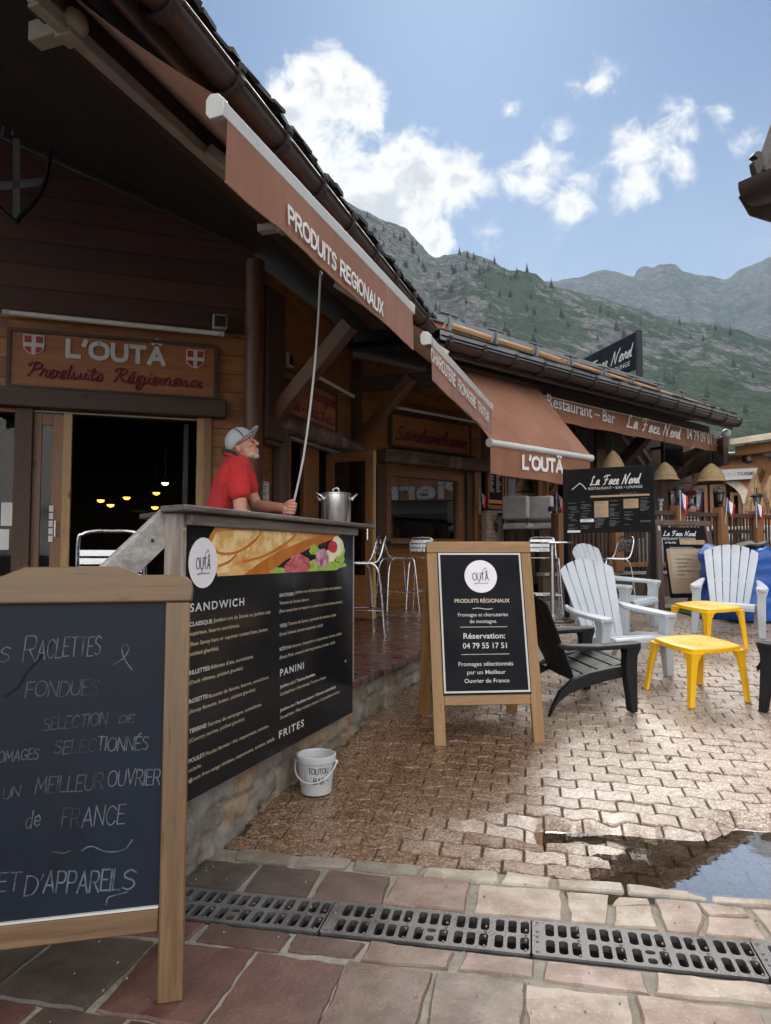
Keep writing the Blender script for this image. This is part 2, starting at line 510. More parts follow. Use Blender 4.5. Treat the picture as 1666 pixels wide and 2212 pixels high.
# ------------------------------------------------------------------ materials
MATS = {}
def newmat(name):
    m = bpy.data.materials.new(name); m.use_nodes = True
    MATS[name] = m
    return m, m.node_tree, m.node_tree.nodes['Principled BSDF']
def coords(nt, stretch=(1, 1, 1), world=False):
    tc = nd(nt, 'ShaderNodeTexCoord')
    if world:
        src = nd(nt, 'ShaderNodeNewGeometry').outputs['Position']
    else:
        oi = nd(nt, 'ShaderNodeObjectInfo')
        src = nd(nt, 'ShaderNodeVectorMath', {0: tc.outputs['Object'], 1: oi.outputs['Random']}, operation='ADD').outputs[0]
    return nd(nt, 'ShaderNodeMapping', {'Vector': src, 'Scale': stretch}).outputs[0]
def pm(name, col, rough=.55, metal=0.0, col2=None, scale=9.0, bump=.0, bscale=60.0, stretch=(1, 1, 1), spec=.5, lo=.3, hi=.7, rvar=.12, world=False, dirt=None):
    m, nt, b = newmat(name)
    v = coords(nt, stretch, world)
    n = nd(nt, 'ShaderNodeTexNoise', {'Vector': v, 'Scale': scale, 'Detail': 7.0, 'Roughness': .62})
    f = mrange(nt, n.outputs[0], lo, hi)
    c2 = col2 if col2 else tuple(c * .78 for c in col)
    c = mixc(nt, f, c2, col)
    if dirt:
        n3 = nd(nt, 'ShaderNodeTexNoise', {'Vector': v, 'Scale': scale * .35, 'Detail': 8.0, 'Roughness': .7})
        c = mixc(nt, mrange(nt, n3.outputs[0], .52, .72), c, dirt)
    nt.links.new(c, b.inputs['Base Color'])
    nt.links.new(mrange(nt, n.outputs[0], .25, .75, max(.02, rough - rvar), min(1, rough + rvar)), b.inputs['Roughness'])
    b.inputs['Metallic'].default_value = metal
    b.inputs['Specular IOR Level'].default_value = spec
    if bump:
        n2 = nd(nt, 'ShaderNodeTexNoise', {'Vector': v, 'Scale': bscale, 'Detail': 5.0})
        bp = nd(nt, 'ShaderNodeBump', {'Strength': bump, 'Distance': .01, 'Height': n2.outputs[0]})
        nt.links.new(bp.outputs[0], b.inputs['Normal'])
    return m
def wood(name, c1, c2, axis='x', rough=.55, freq=22.0, knots=True, plank=0.0, paxis='z', pdark=.35, bump=.25, weather=None):
    """grain along axis; plank > 0 adds joints every plank metres along paxis"""
    m, nt, b = newmat(name)
    tc = nd(nt, 'ShaderNodeTexCoord'); oi = nd(nt, 'ShaderNodeObjectInfo')
    src = tc.outputs['Object']
    off = nd(nt, 'ShaderNodeVectorMath', {0: src, 1: oi.outputs['Random']}, operation='ADD').outputs[0]
    st = {'x': (.07, 1, 1), 'y': (1, .07, 1), 'z': (1, 1, .07)}[axis]
    if plank:
        sx = nd(nt, 'ShaderNodeSeparateXYZ', {0: src})
        q = mth(nt, 'DIVIDE', sx.outputs['xyz'.index(paxis)], plank)
        idx = mth(nt, 'FLOOR', q); fr = mth(nt, 'FRACT', q)
        wn = nd(nt, 'ShaderNodeTexWhiteNoise', {'W': idx}, noise_dimensions='1D')
        off = nd(nt, 'ShaderNodeVectorMath', {0: off, 1: wn.outputs['Color']}, operation='ADD').outputs[0]
    v = nd(nt, 'ShaderNodeMapping', {'Vector': off, 'Scale': st}).outputs[0]
    n = nd(nt, 'ShaderNodeTexNoise', {'Vector': v, 'Scale': freq, 'Detail': 8.0, 'Roughness': .65, 'Distortion': .4})
    c = mixc(nt, mrange(nt, n.outputs[0], .3, .7), c1, c2)
    fine = nd(nt, 'ShaderNodeTexNoise', {'Vector': v, 'Scale': freq * 5, 'Detail': 3.0})
    c = mixc(nt, mrange(nt, fine.outputs[0], .58, .72, 0, .5), c, tuple(x * .35 for x in c1))
    if knots:
        vs = nd(nt, 'ShaderNodeMapping', {'Vector': off, 'Scale': {'x': (.45, 1, 1), 'y': (1, .45, 1), 'z': (1, 1, .45)}[axis]}).outputs[0]
        vo = nd(nt, 'ShaderNodeTexVoronoi', {'Vector': vs, 'Scale': 4.5})
        k = mrange(nt, vo.outputs['Distance'], .05, .11, .8, 0)
        c = mixc(nt, k, c, tuple(x * .22 for x in c1))
    if weather:
        n3 = nd(nt, 'ShaderNodeTexNoise', {'Vector': off, 'Scale': 3.5, 'Detail': 7.0, 'Roughness': .7})
        c = mixc(nt, mrange(nt, n3.outputs[0], .48, .7, 0, .8), c, weather)
    h = n.outputs[0]
    if plank:
        c = mixc(nt, mrange(nt, wn.outputs['Value'], 0, 1, 0, .45, False), c, tuple(x * .5 for x in c1))
        g = mth(nt, 'MINIMUM', mrange(nt, fr, 0, .045), mrange(nt, fr, 1, .955))
        c = mixc(nt, mth(nt, 'MULTIPLY_ADD', g, -1 + pdark * .3, 1 - pdark * .3), c, tuple(x * .12 for x in c1))
        h = mth(nt, 'MULTIPLY_ADD', g, 1.6, h)
    nt.links.new(c, b.inputs['Base Color'])
    nt.links.new(mrange(nt, n.outputs[0], .2, .8, rough - .1, rough + .12), b.inputs['Roughness'])
    bp = nd(nt, 'ShaderNodeBump', {'Strength': bump, 'Distance': .006, 'Height': h})
    nt.links.new(bp.outputs[0], b.inputs['Normal'])
    return m
def glass(name, tint=(.6, .66, .66), gl=1.0, rough=.0, ior=1.5, k=2.2):
    m, nt, b = newmat(name)
    nt.nodes.remove(b)
    out = nt.nodes['Material Output']
    fr = nd(nt, 'ShaderNodeFresnel', {'IOR': ior})
    tr = nd(nt, 'ShaderNodeBsdfTransparent', {'Color': (*tint, 1)})
    gs = nd(nt, 'ShaderNodeBsdfGlossy', {'Color': (gl, gl, gl, 1), 'Roughness': rough})
    mx = nd(nt, 'ShaderNodeMixShader', {0: mth(nt, 'MULTIPLY_ADD', fr.outputs[0], k, .03 * k, True), 1: tr.outputs[0], 2: gs.outputs[0]})
    nt.links.new(mx.outputs[0], out.inputs[0])
    return m
def emis(name, col, st):
    m, nt, b = newmat(name)
    b.inputs['Base Color'].default_value = (*col, 1)
    b.inputs['Emission Color'].default_value = (*col, 1)
    b.inputs['Emission Strength'].default_value = st
    return m

M = {}
# woods
M['larch_h'] = wood('larch boards', (.26, .10, .025), (.40, .172, .048), 'x', .5, plank=.2, paxis='z', weather=(.11, .048, .018))
M['larch_low'] = wood('orange boards', (.26, .10, .025), (.36, .16, .045), 'x', .45, plank=.14, paxis='z')
M['dark_h'] = wood('dark beam along', (.035, .02, .014), (.075, .042, .027), 'x', .6)
M['dark_v'] = wood('dark beam upright', (.045, .024, .015), (.09, .045, .025), 'z', .6)
M['dark_y'] = wood('dark beam across', (.04, .022, .014), (.085, .043, .025), 'y', .6)
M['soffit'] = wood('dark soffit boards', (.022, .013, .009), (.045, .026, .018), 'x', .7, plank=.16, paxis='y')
M['corner'] = wood('brown corner log', (.085, .036, .018), (.14, .062, .03), 'z', .5)
M['brace'] = wood('brown brace', (.09, .04, .018), (.155, .07, .03), 'x', .55)
M['frame'] = wood('door frame wood', (.16, .065, .022), (.25, .11, .038), 'z', .4)
M['frame_h'] = wood('door frame rail', (.15, .06, .02), (.23, .1, .035), 'x', .4)
M['frame_pale'] = wood('pale door edge', (.3, .17, .06), (.42, .26, .1), 'z', .45)
M['log'] = wood('old log', (.045, .026, .017), (.12, .07, .045), 'z', .7, bump=.6)
M['rough_log'] = wood('rough split log', (.04, .025, .018), (.16, .1, .065), 'x', .75, bump=1.0, weather=(.28, .22, .17))
M['signwood'] = wood('carved sign board', (.22, .075, .022), (.32, .125, .038), 'x', .5)
M['grey_h'] = wood('weathered grey plank', (.20, .185, .175), (.42, .395, .37), 'x', .75, bump=.5)
M['grey_v'] = wood('weathered grey post', (.17, .14, .12), (.36, .31, .27), 'z', .75, bump=.5)
M['counter'] = wood('dark weathered counter', (.06, .05, .045), (.17, .145, .13), 'x', .42, bump=.4)
M['oak_h'] = wood('varnished wood rail', (.095, .052, .022), (.16, .094, .043), 'x', .4, bump=.15)
M['oak_v'] = wood('varnished wood stile', (.095, .052, .022), (.16, .094, .043), 'z', .4, bump=.15)
M['pine_h'] = wood('yellow pine rail', (.20, .105, .032), (.29, .16, .056), 'x', .42, bump=.15)
M['pine_v'] = wood('yellow pine stile', (.20, .105, .032), (.29, .16, .056), 'z', .42, bump=.15)
M['pine_log'] = wood('peeled pine log', (.26, .14, .05), (.40, .235, .10), 'x', .6, bump=.5)
M['planter'] = wood('planter boards', (.07, .045, .028), (.14, .09, .055), 'z', .7, plank=.15, paxis='x', knots=False)
M['fence'] = wood('dark fence wood', (.03, .018, .013), (.07, .04, .026), 'x', .6)
M['post'] = wood('orange brown post', (.16, .07, .026), (.26, .12, .05), 'z', .55)
M['menu_wood'] = wood('brown stand wood', (.055, .035, .03), (.1, .065, .055), 'z', .55)
M['chalet'] = wood('red brown chalet boards', (.32, .13, .05), (.46, .21, .09), 'z', .6, plank=.17, paxis='x')
# walls, metal, plastics
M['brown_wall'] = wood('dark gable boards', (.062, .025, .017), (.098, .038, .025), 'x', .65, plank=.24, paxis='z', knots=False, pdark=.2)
M['salmon'] = pm('salmon render', (.55, .26, .14), .85, col2=(.48, .22, .115), scale=4, bump=.3, bscale=40)
M['cream'] = pm('cream trim', (.72, .63, .5), .8, scale=5)
M['gutter'] = pm('brown zinc gutter', (.075, .055, .048), .42, .4, col2=(.05, .037, .033), scale=14)
M['hook'] = pm('dark gutter hook', (.05, .04, .036), .5, .4, scale=20)
M['flash'] = pm('grey zinc flashing', (.22, .235, .25), .5, .4, col2=(.15, .16, .175), scale=6)
M['slate'] = pm('dark stone slates', (.04, .038, .036), .75, col2=(.02, .019, .019), scale=9, bump=.7, bscale=30)
M['slate_far'] = pm('grey roof slates', (.13, .135, .14), .7, col2=(.05, .052, .056), scale=9, stretch=(1, 1, 6), bump=.5, bscale=30)
M['red_band'] = pm('red brown parapet', (.38, .12, .06), .7, col2=(.3, .09, .045), scale=6)
M['alu'] = pm('brushed aluminium', (.62, .63, .65), .26, 1.0, col2=(.52, .53, .55), scale=20, rvar=.08)
M['steel'] = pm('brushed steel', (.56, .55, .53), .3, 1.0, col2=(.48, .47, .46), scale=30, stretch=(1, 1, .05), rvar=.1)
M['white_alu'] = pm('white lacquered metal', (.50, .50, .49), .35, col2=(.44, .44, .43), scale=5)
M['beige_metal'] = pm('dusty cream metal', (.42, .385, .33), .5, col2=(.33, .3, .255), scale=5)
M['tube'] = pm('white lamp tube', (.68, .66, .62), .35, col2=(.6, .58, .55), scale=5)
M['black_metal'] = pm('black iron', (.012, .012, .013), .45, .3, scale=20)
M['grate'] = pm('cast iron', (.15, .145, .145), .5, .5, col2=(.085, .08, .08), scale=5, bump=.3, bscale=80, world=True, dirt=(.055, .05, .046))
M['white_pl'] = pm('white resin', (.46, .50, .55), .38, col2=(.40, .44, .49), scale=4, bump=.03, bscale=300, dirt=(.30, .31, .31))
M['black_pl'] = pm('black resin', (.013, .014, .015), .55, col2=(.009, .010, .011), scale=5, bump=.05, bscale=300, spec=.25, dirt=(.025, .025, .024))
M['yellow_pl'] = pm('yellow resin', (.80, .45, .008), .35, col2=(.76, .41, .006), scale=3, bump=.03, bscale=300)
M['bucket'] = pm('white bucket plastic', (.52, .53, .55), .35, col2=(.46, .47, .49), scale=5)
M['blackpaint'] = pm('black sign panel', (.007, .008, .010), .16, col2=(.010, .011, .013), scale=3, rvar=.06, spec=.2)
M['blackmatt'] = pm('black matt panel', (.007, .008, .011), .4, col2=(.010, .011, .014), scale=4, spec=.06)
M['board_black'] = pm('black painted board', (.008, .008, .009), .4, col2=(.011, .011, .012), scale=4, spec=.06)
M['chalkboard'] = pm('worn chalkboard', (.010, .015, .026), .36, col2=(.007, .010, .017), scale=3, bump=.12, bscale=14, rvar=.1, spec=.12)
M['chalk'] = pm('chalk', (.10, .115, .145), .9, col2=(.03, .037, .05), scale=26, lo=.38, hi=.6)
M['chalk2'] = pm('faint chalk', (.055, .066, .085), .9, col2=(.012, .016, .025), scale=22, lo=.4, hi=.6)
M['white_print'] = pm('white print', (.56, .56, .56), .5, scale=4)
M['awn_print'] = pm('white awning print', (.72, .72, .72), .7)
M['tan_print'] = pm('tan print', (.58, .48, .34), .5, scale=4)
M['dim_print'] = pm('dim print', (.16, .16, .155), .6)
M['kraft'] = pm('kraft paper', (.36, .25, .145), .7, col2=(.32, .215, .12), scale=6)
M['paper'] = pm('white paper', (.7, .7, .68), .6, scale=4)
M['print_dark'] = pm('dark print', (.03, .03, .032), .6)
M['logo_grey'] = pm('lilac white disc', (.70, .69, .74), .4, col2=(.64, .63, .68), scale=3)
M['logo_shade'] = pm('grey flourish', (.25, .25, .27), .5)
M['maroon'] = pm('dark red letters', (.17, .014, .022), .5, col2=(.11, .01, .016), scale=9)
M['red'] = pm('flag red', (.62, .03, .035), .6)
M['blue'] = pm('flag blue', (.02, .04, .2), .6)
M['white_cloth'] = pm('white cloth', (.8, .8, .8), .8)
M['sofa'] = pm('white woven sofa', (.72, .73, .74), .6, bump=.3, bscale=120)
M['pad'] = pm('pale grey padding', (.5, .5, .49), .55, bump=.08, bscale=90)
M['straw'] = pm('straw', (.62, .42, .25), .8, col2=(.34, .20, .10), scale=18, stretch=(1, 1, .12), bump=.8, bscale=50)
M['wicker'] = pm('woven straw', (.34, .24, .12), .8, col2=(.15, .1, .05), scale=40, stretch=(.4, .4, 2.2), bump=1.0, bscale=45)
M['tarp'] = pm('blue tarpaulin', (.010, .09, .38), .42, col2=(.008, .06, .28), scale=5, bump=.6, bscale=40)
M['green_tarp'] = pm('olive cover', (.06, .065, .045), .7, scale=8, bump=.3)
M['turf'] = pm('artificial grass', (.05, .12, .03), .9, col2=(.03, .075, .02), scale=60, bump=.8, bscale=200)
M['leaf'] = pm('weed leaves', (.085, .15, .035), .55, col2=(.045, .09, .02), scale=20)
M['skin'] = pm('skin', (.50, .24, .17), .5, col2=(.42, .18, .125), scale=10, bump=.05, bscale=90)
M['beard'] = pm('white stubble', (.50, .38, .33), .8, col2=(.42, .28, .23), scale=60)
M['shirt'] = pm('red polo cloth', (.50, .022, .024), .85, col2=(.36, .014, .016), scale=7, bump=.8, bscale=13)
M['cap'] = pm('washed grey cap cloth', (.40, .43, .45), .85, col2=(.31, .34, .36), scale=9, bump=.25, bscale=120)
M['cap_trim'] = pm('navy cap trim', (.03, .045, .1), .8)
M['apron'] = pm('grey apron cloth', (.07, .062, .062), .85, scale=8, bump=.2, bscale=150)
M['trousers'] = pm('dark trousers', (.03, .03, .04), .85)
M['shoe'] = pm('black shoes', (.015, .015, .015), .5)
M['stripe'] = pm('striped top', (.6, .6, .6), .8)
M['glass'] = glass('window glass', (.55, .6, .58), 1.0)
M['glass_dark'] = glass('dim door glass', (.42, .42, .40), .8, k=.35)
M['glass_lamp'] = glass('lantern glass', (.8, .82, .84), .9)
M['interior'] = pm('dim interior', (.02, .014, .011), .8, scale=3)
M['shelf'] = pm('dim shelf', (.12, .1, .08), .6)
M['lamp_glow'] = emis('warm lamp glow', (1.0, .45, .05), 1.6)
M['lamp_white'] = emis('white lamp glow', (1.0, .85, .6), 2.0)
M['silver'] = pm('plain glossy metal', (.6, .6, .62), .25, .9)
M['bread'] = pm('baked crust print', (.43, .14, .014), .28, col2=(.66, .43, .16), scale=7, lo=.36, hi=.62, rvar=.05, stretch=(.5, 1, 1.3))
M['bread_dark'] = pm('brown crust print', (.36, .10, .008), .3, col2=(.48, .17, .02), scale=10, rvar=.05)
M['flour'] = pm('pale floured crust print', (.74, .56, .30), .28, col2=(.55, .32, .09), scale=9, rvar=.05, lo=.4, hi=.6)
M['lettuce'] = pm('lettuce print', (.16, .34, .03), .3, col2=(.42, .55, .12), scale=40, rvar=.05)
M['ham'] = pm('ham print', (.32, .03, .045), .3, col2=(.62, .2, .2), scale=24, rvar=.05)
M['onion'] = pm('onion print', (.22, .03, .12), .3, col2=(.7, .45, .5), scale=20, rvar=.05)
M['cheese'] = pm('cheese print', (.80, .78, .55), .3, rvar=.05)
M['radish'] = pm('radish print', (.55, .02, .05), .3, rvar=.05)
M['orange'] = pm('orange label', (.6, .16, .03), .5)
M['canvas_tan'] = pm('pale tan canvas', (.52, .46, .41), .8, scale=4)
M['canvas_black'] = pm('black canvas', (.02, .02, .024), .7)
M['burgundy'] = pm('burgundy lantern metal', (.12, .012, .02), .45, scale=12)

def fabric():
    """acrylic awning cloth: fine weave and long soft creases"""
    m, nt, b = newmat('brown awning cloth')
    v = coords(nt)
    n = nd(nt, 'ShaderNodeTexNoise', {'Vector': v, 'Scale': 2.2, 'Detail': 4.0})
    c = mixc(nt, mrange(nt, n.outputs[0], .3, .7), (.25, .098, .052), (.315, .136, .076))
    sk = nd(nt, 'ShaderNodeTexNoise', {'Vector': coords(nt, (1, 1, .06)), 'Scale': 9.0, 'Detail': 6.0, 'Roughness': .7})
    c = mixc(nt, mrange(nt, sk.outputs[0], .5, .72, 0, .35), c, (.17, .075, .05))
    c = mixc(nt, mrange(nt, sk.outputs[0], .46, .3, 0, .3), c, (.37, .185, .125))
    nt.links.new(c, b.inputs['Base Color'])
    b.inputs['Roughness'].default_value = .8
    b.inputs['Sheen Weight'].default_value = .15
    st = coords(nt, (1, 1, .15))
    n2 = nd(nt, 'ShaderNodeTexNoise', {'Vector': st, 'Scale': 5.0, 'Detail': 3.0})
    n3 = nd(nt, 'ShaderNodeTexNoise', {'Vector': v, 'Scale': 400.0, 'Detail': 1.0})
    h = mth(nt, 'MULTIPLY_ADD', n3.outputs[0], .04, n2.outputs[0])
    bp = nd(nt, 'ShaderNodeBump', {'Strength': .6, 'Distance': .03, 'Height': h})
    nt.links.new(bp.outputs[0], b.inputs['Normal'])
    # a little daylight comes through the cloth
    tl = nd(nt, 'ShaderNodeBsdfTranslucent', {'Color': (.16, .06, .035, 1)})
    mx = nd(nt, 'ShaderNodeMixShader', {0: .22, 1: b.outputs[0], 2: tl.outputs[0]})
    nt.links.new(mx.outputs[0], nt.nodes['Material Output'].inputs[0])
    return m
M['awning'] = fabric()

def paver_mat():
    m, nt, b = newmat('wet concrete pavers')
    g = nd(nt, 'ShaderNodeNewGeometry')
    pos = g.outputs['Position']; isl = g.outputs['Random Per Island']
    n = nd(nt, 'ShaderNodeTexNoise', {'Vector': pos, 'Scale': 130.0, 'Detail': 4.0, 'Roughness': .7})
    big = nd(nt, 'ShaderNodeTexNoise', {'Vector': pos, 'Scale': 1.1, 'Detail': 5.0, 'Roughness': .55})
    mid = nd(nt, 'ShaderNodeTexNoise', {'Vector': pos, 'Scale': 14.0, 'Detail': 5.0, 'Roughness': .6})
    base = mixc(nt, isl, (.285, .215, .165), (.365, .285, .225))
    base = mixc(nt, mrange(nt, mid.outputs[0], .35, .7), base, (.24, .155, .105))
    base = mixc(nt, mrange(nt, n.outputs[0], .565, .65), base, (.60, .52, .43))        # pale aggregate
    base = mixc(nt, mrange(nt, n.outputs[0], .40, .30), base, (.13, .085, .06))
    gv = nd(nt, 'ShaderNodeTexVoronoi', {'Vector': pos, 'Scale': 105.0})
    gr = nd(nt, 'ShaderNodeSeparateXYZ', {0: gv.outputs['Color']}).outputs[0]
    base = mixc(nt, mrange(nt, gr, .70, .80, 0, .75, False), base, (.58, .50, .42))
    base = mixc(nt, mrange(nt, gr, .30, .2, 0, .55, False), base, (.11, .075, .055))
    # rain soaked towards the terrace, drier on the open square
    sp = nd(nt, 'ShaderNodeSeparateXYZ', {0: pos})
    side = mth(nt, 'MULTIPLY_ADD', sp.outputs[0], -.42, .98)
    side = mth(nt, 'ADD', side, mth(nt, 'MULTIPLY', mrange(nt, sp.outputs[1], 3.0, 8.5), .06))
    wet = mrange(nt, mth(nt, 'ADD', side, mth(nt, 'MULTIPLY_ADD', big.outputs[0], 1.5, -.75)), .25, .85)
    wet = mth(nt, 'MULTIPLY', wet, mrange(nt, mid.outputs[0], .2, .5, .75, 1.0))
    col = mixc(nt, wet, base, mixc(nt, 1.0, base, (.50, .385, .29), 'MULTIPLY'))
    nt.links.new(col, b.inputs['Base Color'])
    rg = mth(nt, 'MULTIPLY_ADD', wet, -.17, .35)
    b.inputs['Specular IOR Level'].default_value = .7
    rg = mth(nt, 'ADD', rg, mth(nt, 'MULTIPLY_ADD', mid.outputs[0], .3, -.15))
    nt.links.new(rg, b.inputs['Roughness'])
    h = mth(nt, 'ADD', mth(nt, 'MULTIPLY', n.outputs[0], .5), mth(nt, 'MULTIPLY', mid.outputs[0], 1.2))
    bp = nd(nt, 'ShaderNodeBump', {'Strength': .55, 'Distance': .006, 'Height': h})
    nt.links.new(bp.outputs[0], b.inputs['Normal'])
    return m
M['paver'] = paver_mat()
def stone_attr(name, rough, wetness=False, speck=.5):
    """stone that takes its own colour per block from the mesh"""
    m, nt, b = newmat(name)
    at = nd(nt, 'ShaderNodeVertexColor', layer_name='Col').outputs[0]
    pos = nd(nt, 'ShaderNodeNewGeometry').outputs['Position']
    n = nd(nt, 'ShaderNodeTexNoise', {'Vector': pos, 'Scale': 70.0, 'Detail': 5.0, 'Roughness': .7})
    mid = nd(nt, 'ShaderNodeTexNoise', {'Vector': pos, 'Scale': 7.0, 'Detail': 6.0, 'Roughness': .6})
    c = mixc(nt, mrange(nt, mid.outputs[0], .38, .62, 0, .8), at, mixc(nt, 1.0, at, (.6, .52, .46), 'MULTIPLY'))
    c = mixc(nt, mrange(nt, n.outputs[0], .54, .68, 0, speck), c, mixc(nt, 1.0, at, (1.7, 1.75, 1.8), 'MULTIPLY'))
    c = mixc(nt, mrange(nt, n.outputs[0], .40, .28, 0, .7), c, mixc(nt, 1.0, at, (.35, .27, .22), 'MULTIPLY'))
    nt.links.new(c, b.inputs['Base Color'])
    nt.links.new(mth(nt, 'MULTIPLY_ADD', mid.outputs[0], .35, rough - .17), b.inputs['Roughness'])
    h = mth(nt, 'ADD', mth(nt, 'MULTIPLY', n.outputs[0], .4), mid.outputs[0])
    bp = nd(nt, 'ShaderNodeBump', {'Strength': .5, 'Distance': .008, 'Height': h})
    nt.links.new(bp.outputs[0], b.inputs['Normal'])
    return m
M['flag'] = stone_attr('flagstones', .5)
M['rubble'] = stone_attr('rubble stone', .8, speck=.35)
M['mortar'] = pm('pale mortar', (.27, .245, .205), .8, col2=(.16, .145, .115), scale=12, bump=.6, bscale=60, world=True, dirt=(.1, .1, .06))
M['joint'] = pm('mossy joints', (.055, .045, .03), .85, col2=(.035, .028, .02), scale=5, bump=.6, bscale=90, world=True, dirt=(.045, .085, .02))
def terrace_mat():
    m, nt, b = newmat('wet red terrace slabs')
    pos = nd(nt, 'ShaderNodeNewGeometry').outputs['Position']
    v = nd(nt, 'ShaderNodeMapping', {'Vector': pos, 'Rotation': (0, 0, R(19.4)), 'Scale': (1, 1, 1)}).outputs[0]
    br = nd(nt, 'ShaderNodeTexBrick', {'Vector': v, 'Color1': (.075, .022, .02, 1), 'Color2': (.12, .04, .034, 1), 'Mortar': (.03, .02, .017, 1), 'Scale': 1.0,
                                      'Mortar Size': .012, 'Brick Width': .36, 'Row Height': .17, 'Mortar Smooth': .3})
    mid = nd(nt, 'ShaderNodeTexNoise', {'Vector': pos, 'Scale': 9.0, 'Detail': 6.0})
    c = mixc(nt, mrange(nt, mid.outputs[0], .4, .7), br.outputs[0], (.1, .055, .045))
    nt.links.new(c, b.inputs['Base Color'])
    nt.links.new(mrange(nt, mid.outputs[0], .3, .7, .12, .42), b.inputs['Roughness'])
    h = mth(nt, 'MULTIPLY_ADD', br.outputs['Fac'], -1.0, mth(nt, 'MULTIPLY', mid.outputs[0], .8))
    bp = nd(nt, 'ShaderNodeBump', {'Strength': .5, 'Distance': .008, 'Height': h})
    nt.links.new(bp.outputs[0], b.inputs['Normal'])
    return m
M['terrace'] = terrace_mat()
def water_mat():
    m, nt, b = newmat('rain water')
    nt.nodes.remove(b)
    fr = nd(nt, 'ShaderNodeFresnel', {'IOR': 1.33})
    tr = nd(nt, 'ShaderNodeBsdfTransparent', {'Color': (.86, .8, .72, 1)})
    gs = nd(nt, 'ShaderNodeBsdfGlossy', {'Color': (1, 1, 1, 1), 'Roughness': .015})
    pos = nd(nt, 'ShaderNodeNewGeometry').outputs['Position']
    n = nd(nt, 'ShaderNodeTexNoise', {'Vector': pos, 'Scale': 9.0, 'Detail': 2.0})
    bp = nd(nt, 'ShaderNodeBump', {'Strength': .04, 'Distance': .01, 'Height': n.outputs[0]})
    nt.links.new(bp.outputs[0], gs.inputs['Normal'])
    mx = nd(nt, 'ShaderNodeMixShader', {0: mth(nt, 'MULTIPLY_ADD', fr.outputs[0], 3.0, .18, True), 1: tr.outputs[0], 2: gs.outputs[0]})
    nt.links.new(mx.outputs[0], nt.nodes['Material Output'].inputs[0])
    return m
M['water'] = water_mat()
def mountain_mat(name, far=False):
    m, nt, b = newmat(name)
    at = nd(nt, 'ShaderNodeVertexColor', layer_name='Col').outputs[0]
    sp = nd(nt, 'ShaderNodeSeparateXYZ', {0: at})
    rock = sp.outputs[0]
    pos = nd(nt, 'ShaderNodeNewGeometry').outputs['Position']
    k = .35 if far else 1.0
    dk = .50 if far else .74
    n1 = nd(nt, 'ShaderNodeTexNoise', {'Vector': pos, 'Scale': .012 * k, 'Detail': 10.0, 'Roughness': .68})
    n2 = nd(nt, 'ShaderNodeTexNoise', {'Vector': pos, 'Scale': .055 * k, 'Detail': 8.0, 'Roughness': .7, 'Distortion': .6})
    n3 = nd(nt, 'ShaderNodeTexNoise', {'Vector': pos, 'Scale': .028 * k, 'Detail': 9.0, 'Roughness': .72, 'Distortion': 1.0})
    vo = nd(nt, 'ShaderNodeTexVoronoi', {'Vector': nd(nt, 'ShaderNodeVectorMath', {0: pos, 1: nd(nt, 'ShaderNodeVectorMath', {0: n2.outputs['Color'], 'Scale': 18.0 / k}, operation='SCALE').outputs[0]}, operation='ADD').outputs[0],
                                         'Scale': .12 * k}, feature='DISTANCE_TO_EDGE')
    grass = mixc(nt, mrange(nt, n2.outputs[0], .38, .66), (.018, .046, .010), (.052, .098, .022))
    grass = mixc(nt, mrange(nt, n1.outputs[0], .55, .7, 0, .5), grass, (.022, .038, .016))
    stone = mixc(nt, mrange(nt, n2.outputs[0], .3, .7), (.055, .058, .058), (.20, .20, .195))
    stone = mixc(nt, mrange(nt, vo.outputs['Distance'], .05, .0, 0, .35), stone, (.07, .08, .05))
    stone = mixc(nt, mrange(nt, n3.outputs[0], .5, .62, 0, .85), stone, (.05, .07, .028))
    n4 = nd(nt, 'ShaderNodeTexNoise', {'Vector': pos, 'Scale': .16 * k, 'Detail': 6.0, 'Roughness': .75})
    stone = mixc(nt, mrange(nt, n4.outputs[0], .5, .66, 0, .85), stone, (.30, .30, .29))
    stone = mixc(nt, mrange(nt, n4.outputs[0], .46, .34, 0, .85), stone, (.03, .035, .025))
    grass = mixc(nt, mrange(nt, n4.outputs[0], .52, .40, 0, .7), grass, (.010, .020, .008))
    msk = mth(nt, 'ADD', rock, mth(nt, 'MULTIPLY_ADD', n1.outputs[0], 2.2, -1.1))
    msk = mth(nt, 'ADD', msk, mth(nt, 'MULTIPLY_ADD', n2.outputs[0], 2.0, -1.0))
    c = mixc(nt, mrange(nt, msk, .42, .62), grass, stone)
    c = mixc(nt, 1.0, c, (dk, dk, dk), 'MULTIPLY')
    nt.links.new(c, b.inputs['Base Color'])
    b.inputs['Roughness'].default_value = .95
    b.inputs['Specular IOR Level'].default_value = .1
    bp = nd(nt, 'ShaderNodeBump', {'Strength': 1.0, 'Distance': 6.0 / k, 'Height': mth(nt, 'ADD', n2.outputs[0], mth(nt, 'MULTIPLY', mrange(nt, vo.outputs['Distance'], 0, .18), .35))})
    nt.links.new(bp.outputs[0], b.inputs['Normal'])
    return m
M['mountain'] = mountain_mat('mountain rock and pasture')
M['mountain_far'] = mountain_mat('distant mountain rock', True)
M['conifer'] = pm('conifer needles', (.022, .045, .018), .85, col2=(.012, .024, .011), scale=.4)
M['bark'] = pm('bark', (.07, .05, .035), .9)
# ------------------------------------------------------------------ the setting: mountains, square, terrace
def paint(me, cols):
    """one colour per face"""
    ca = me.color_attributes.new('Col', 'FLOAT_COLOR', 'CORNER')
    buf = []
    for p, c in zip(me.polygons, cols):
        buf += [c[0], c[1], c[2], 1.0] * p.loop_total
    ca.data.foreach_set('color', buf)

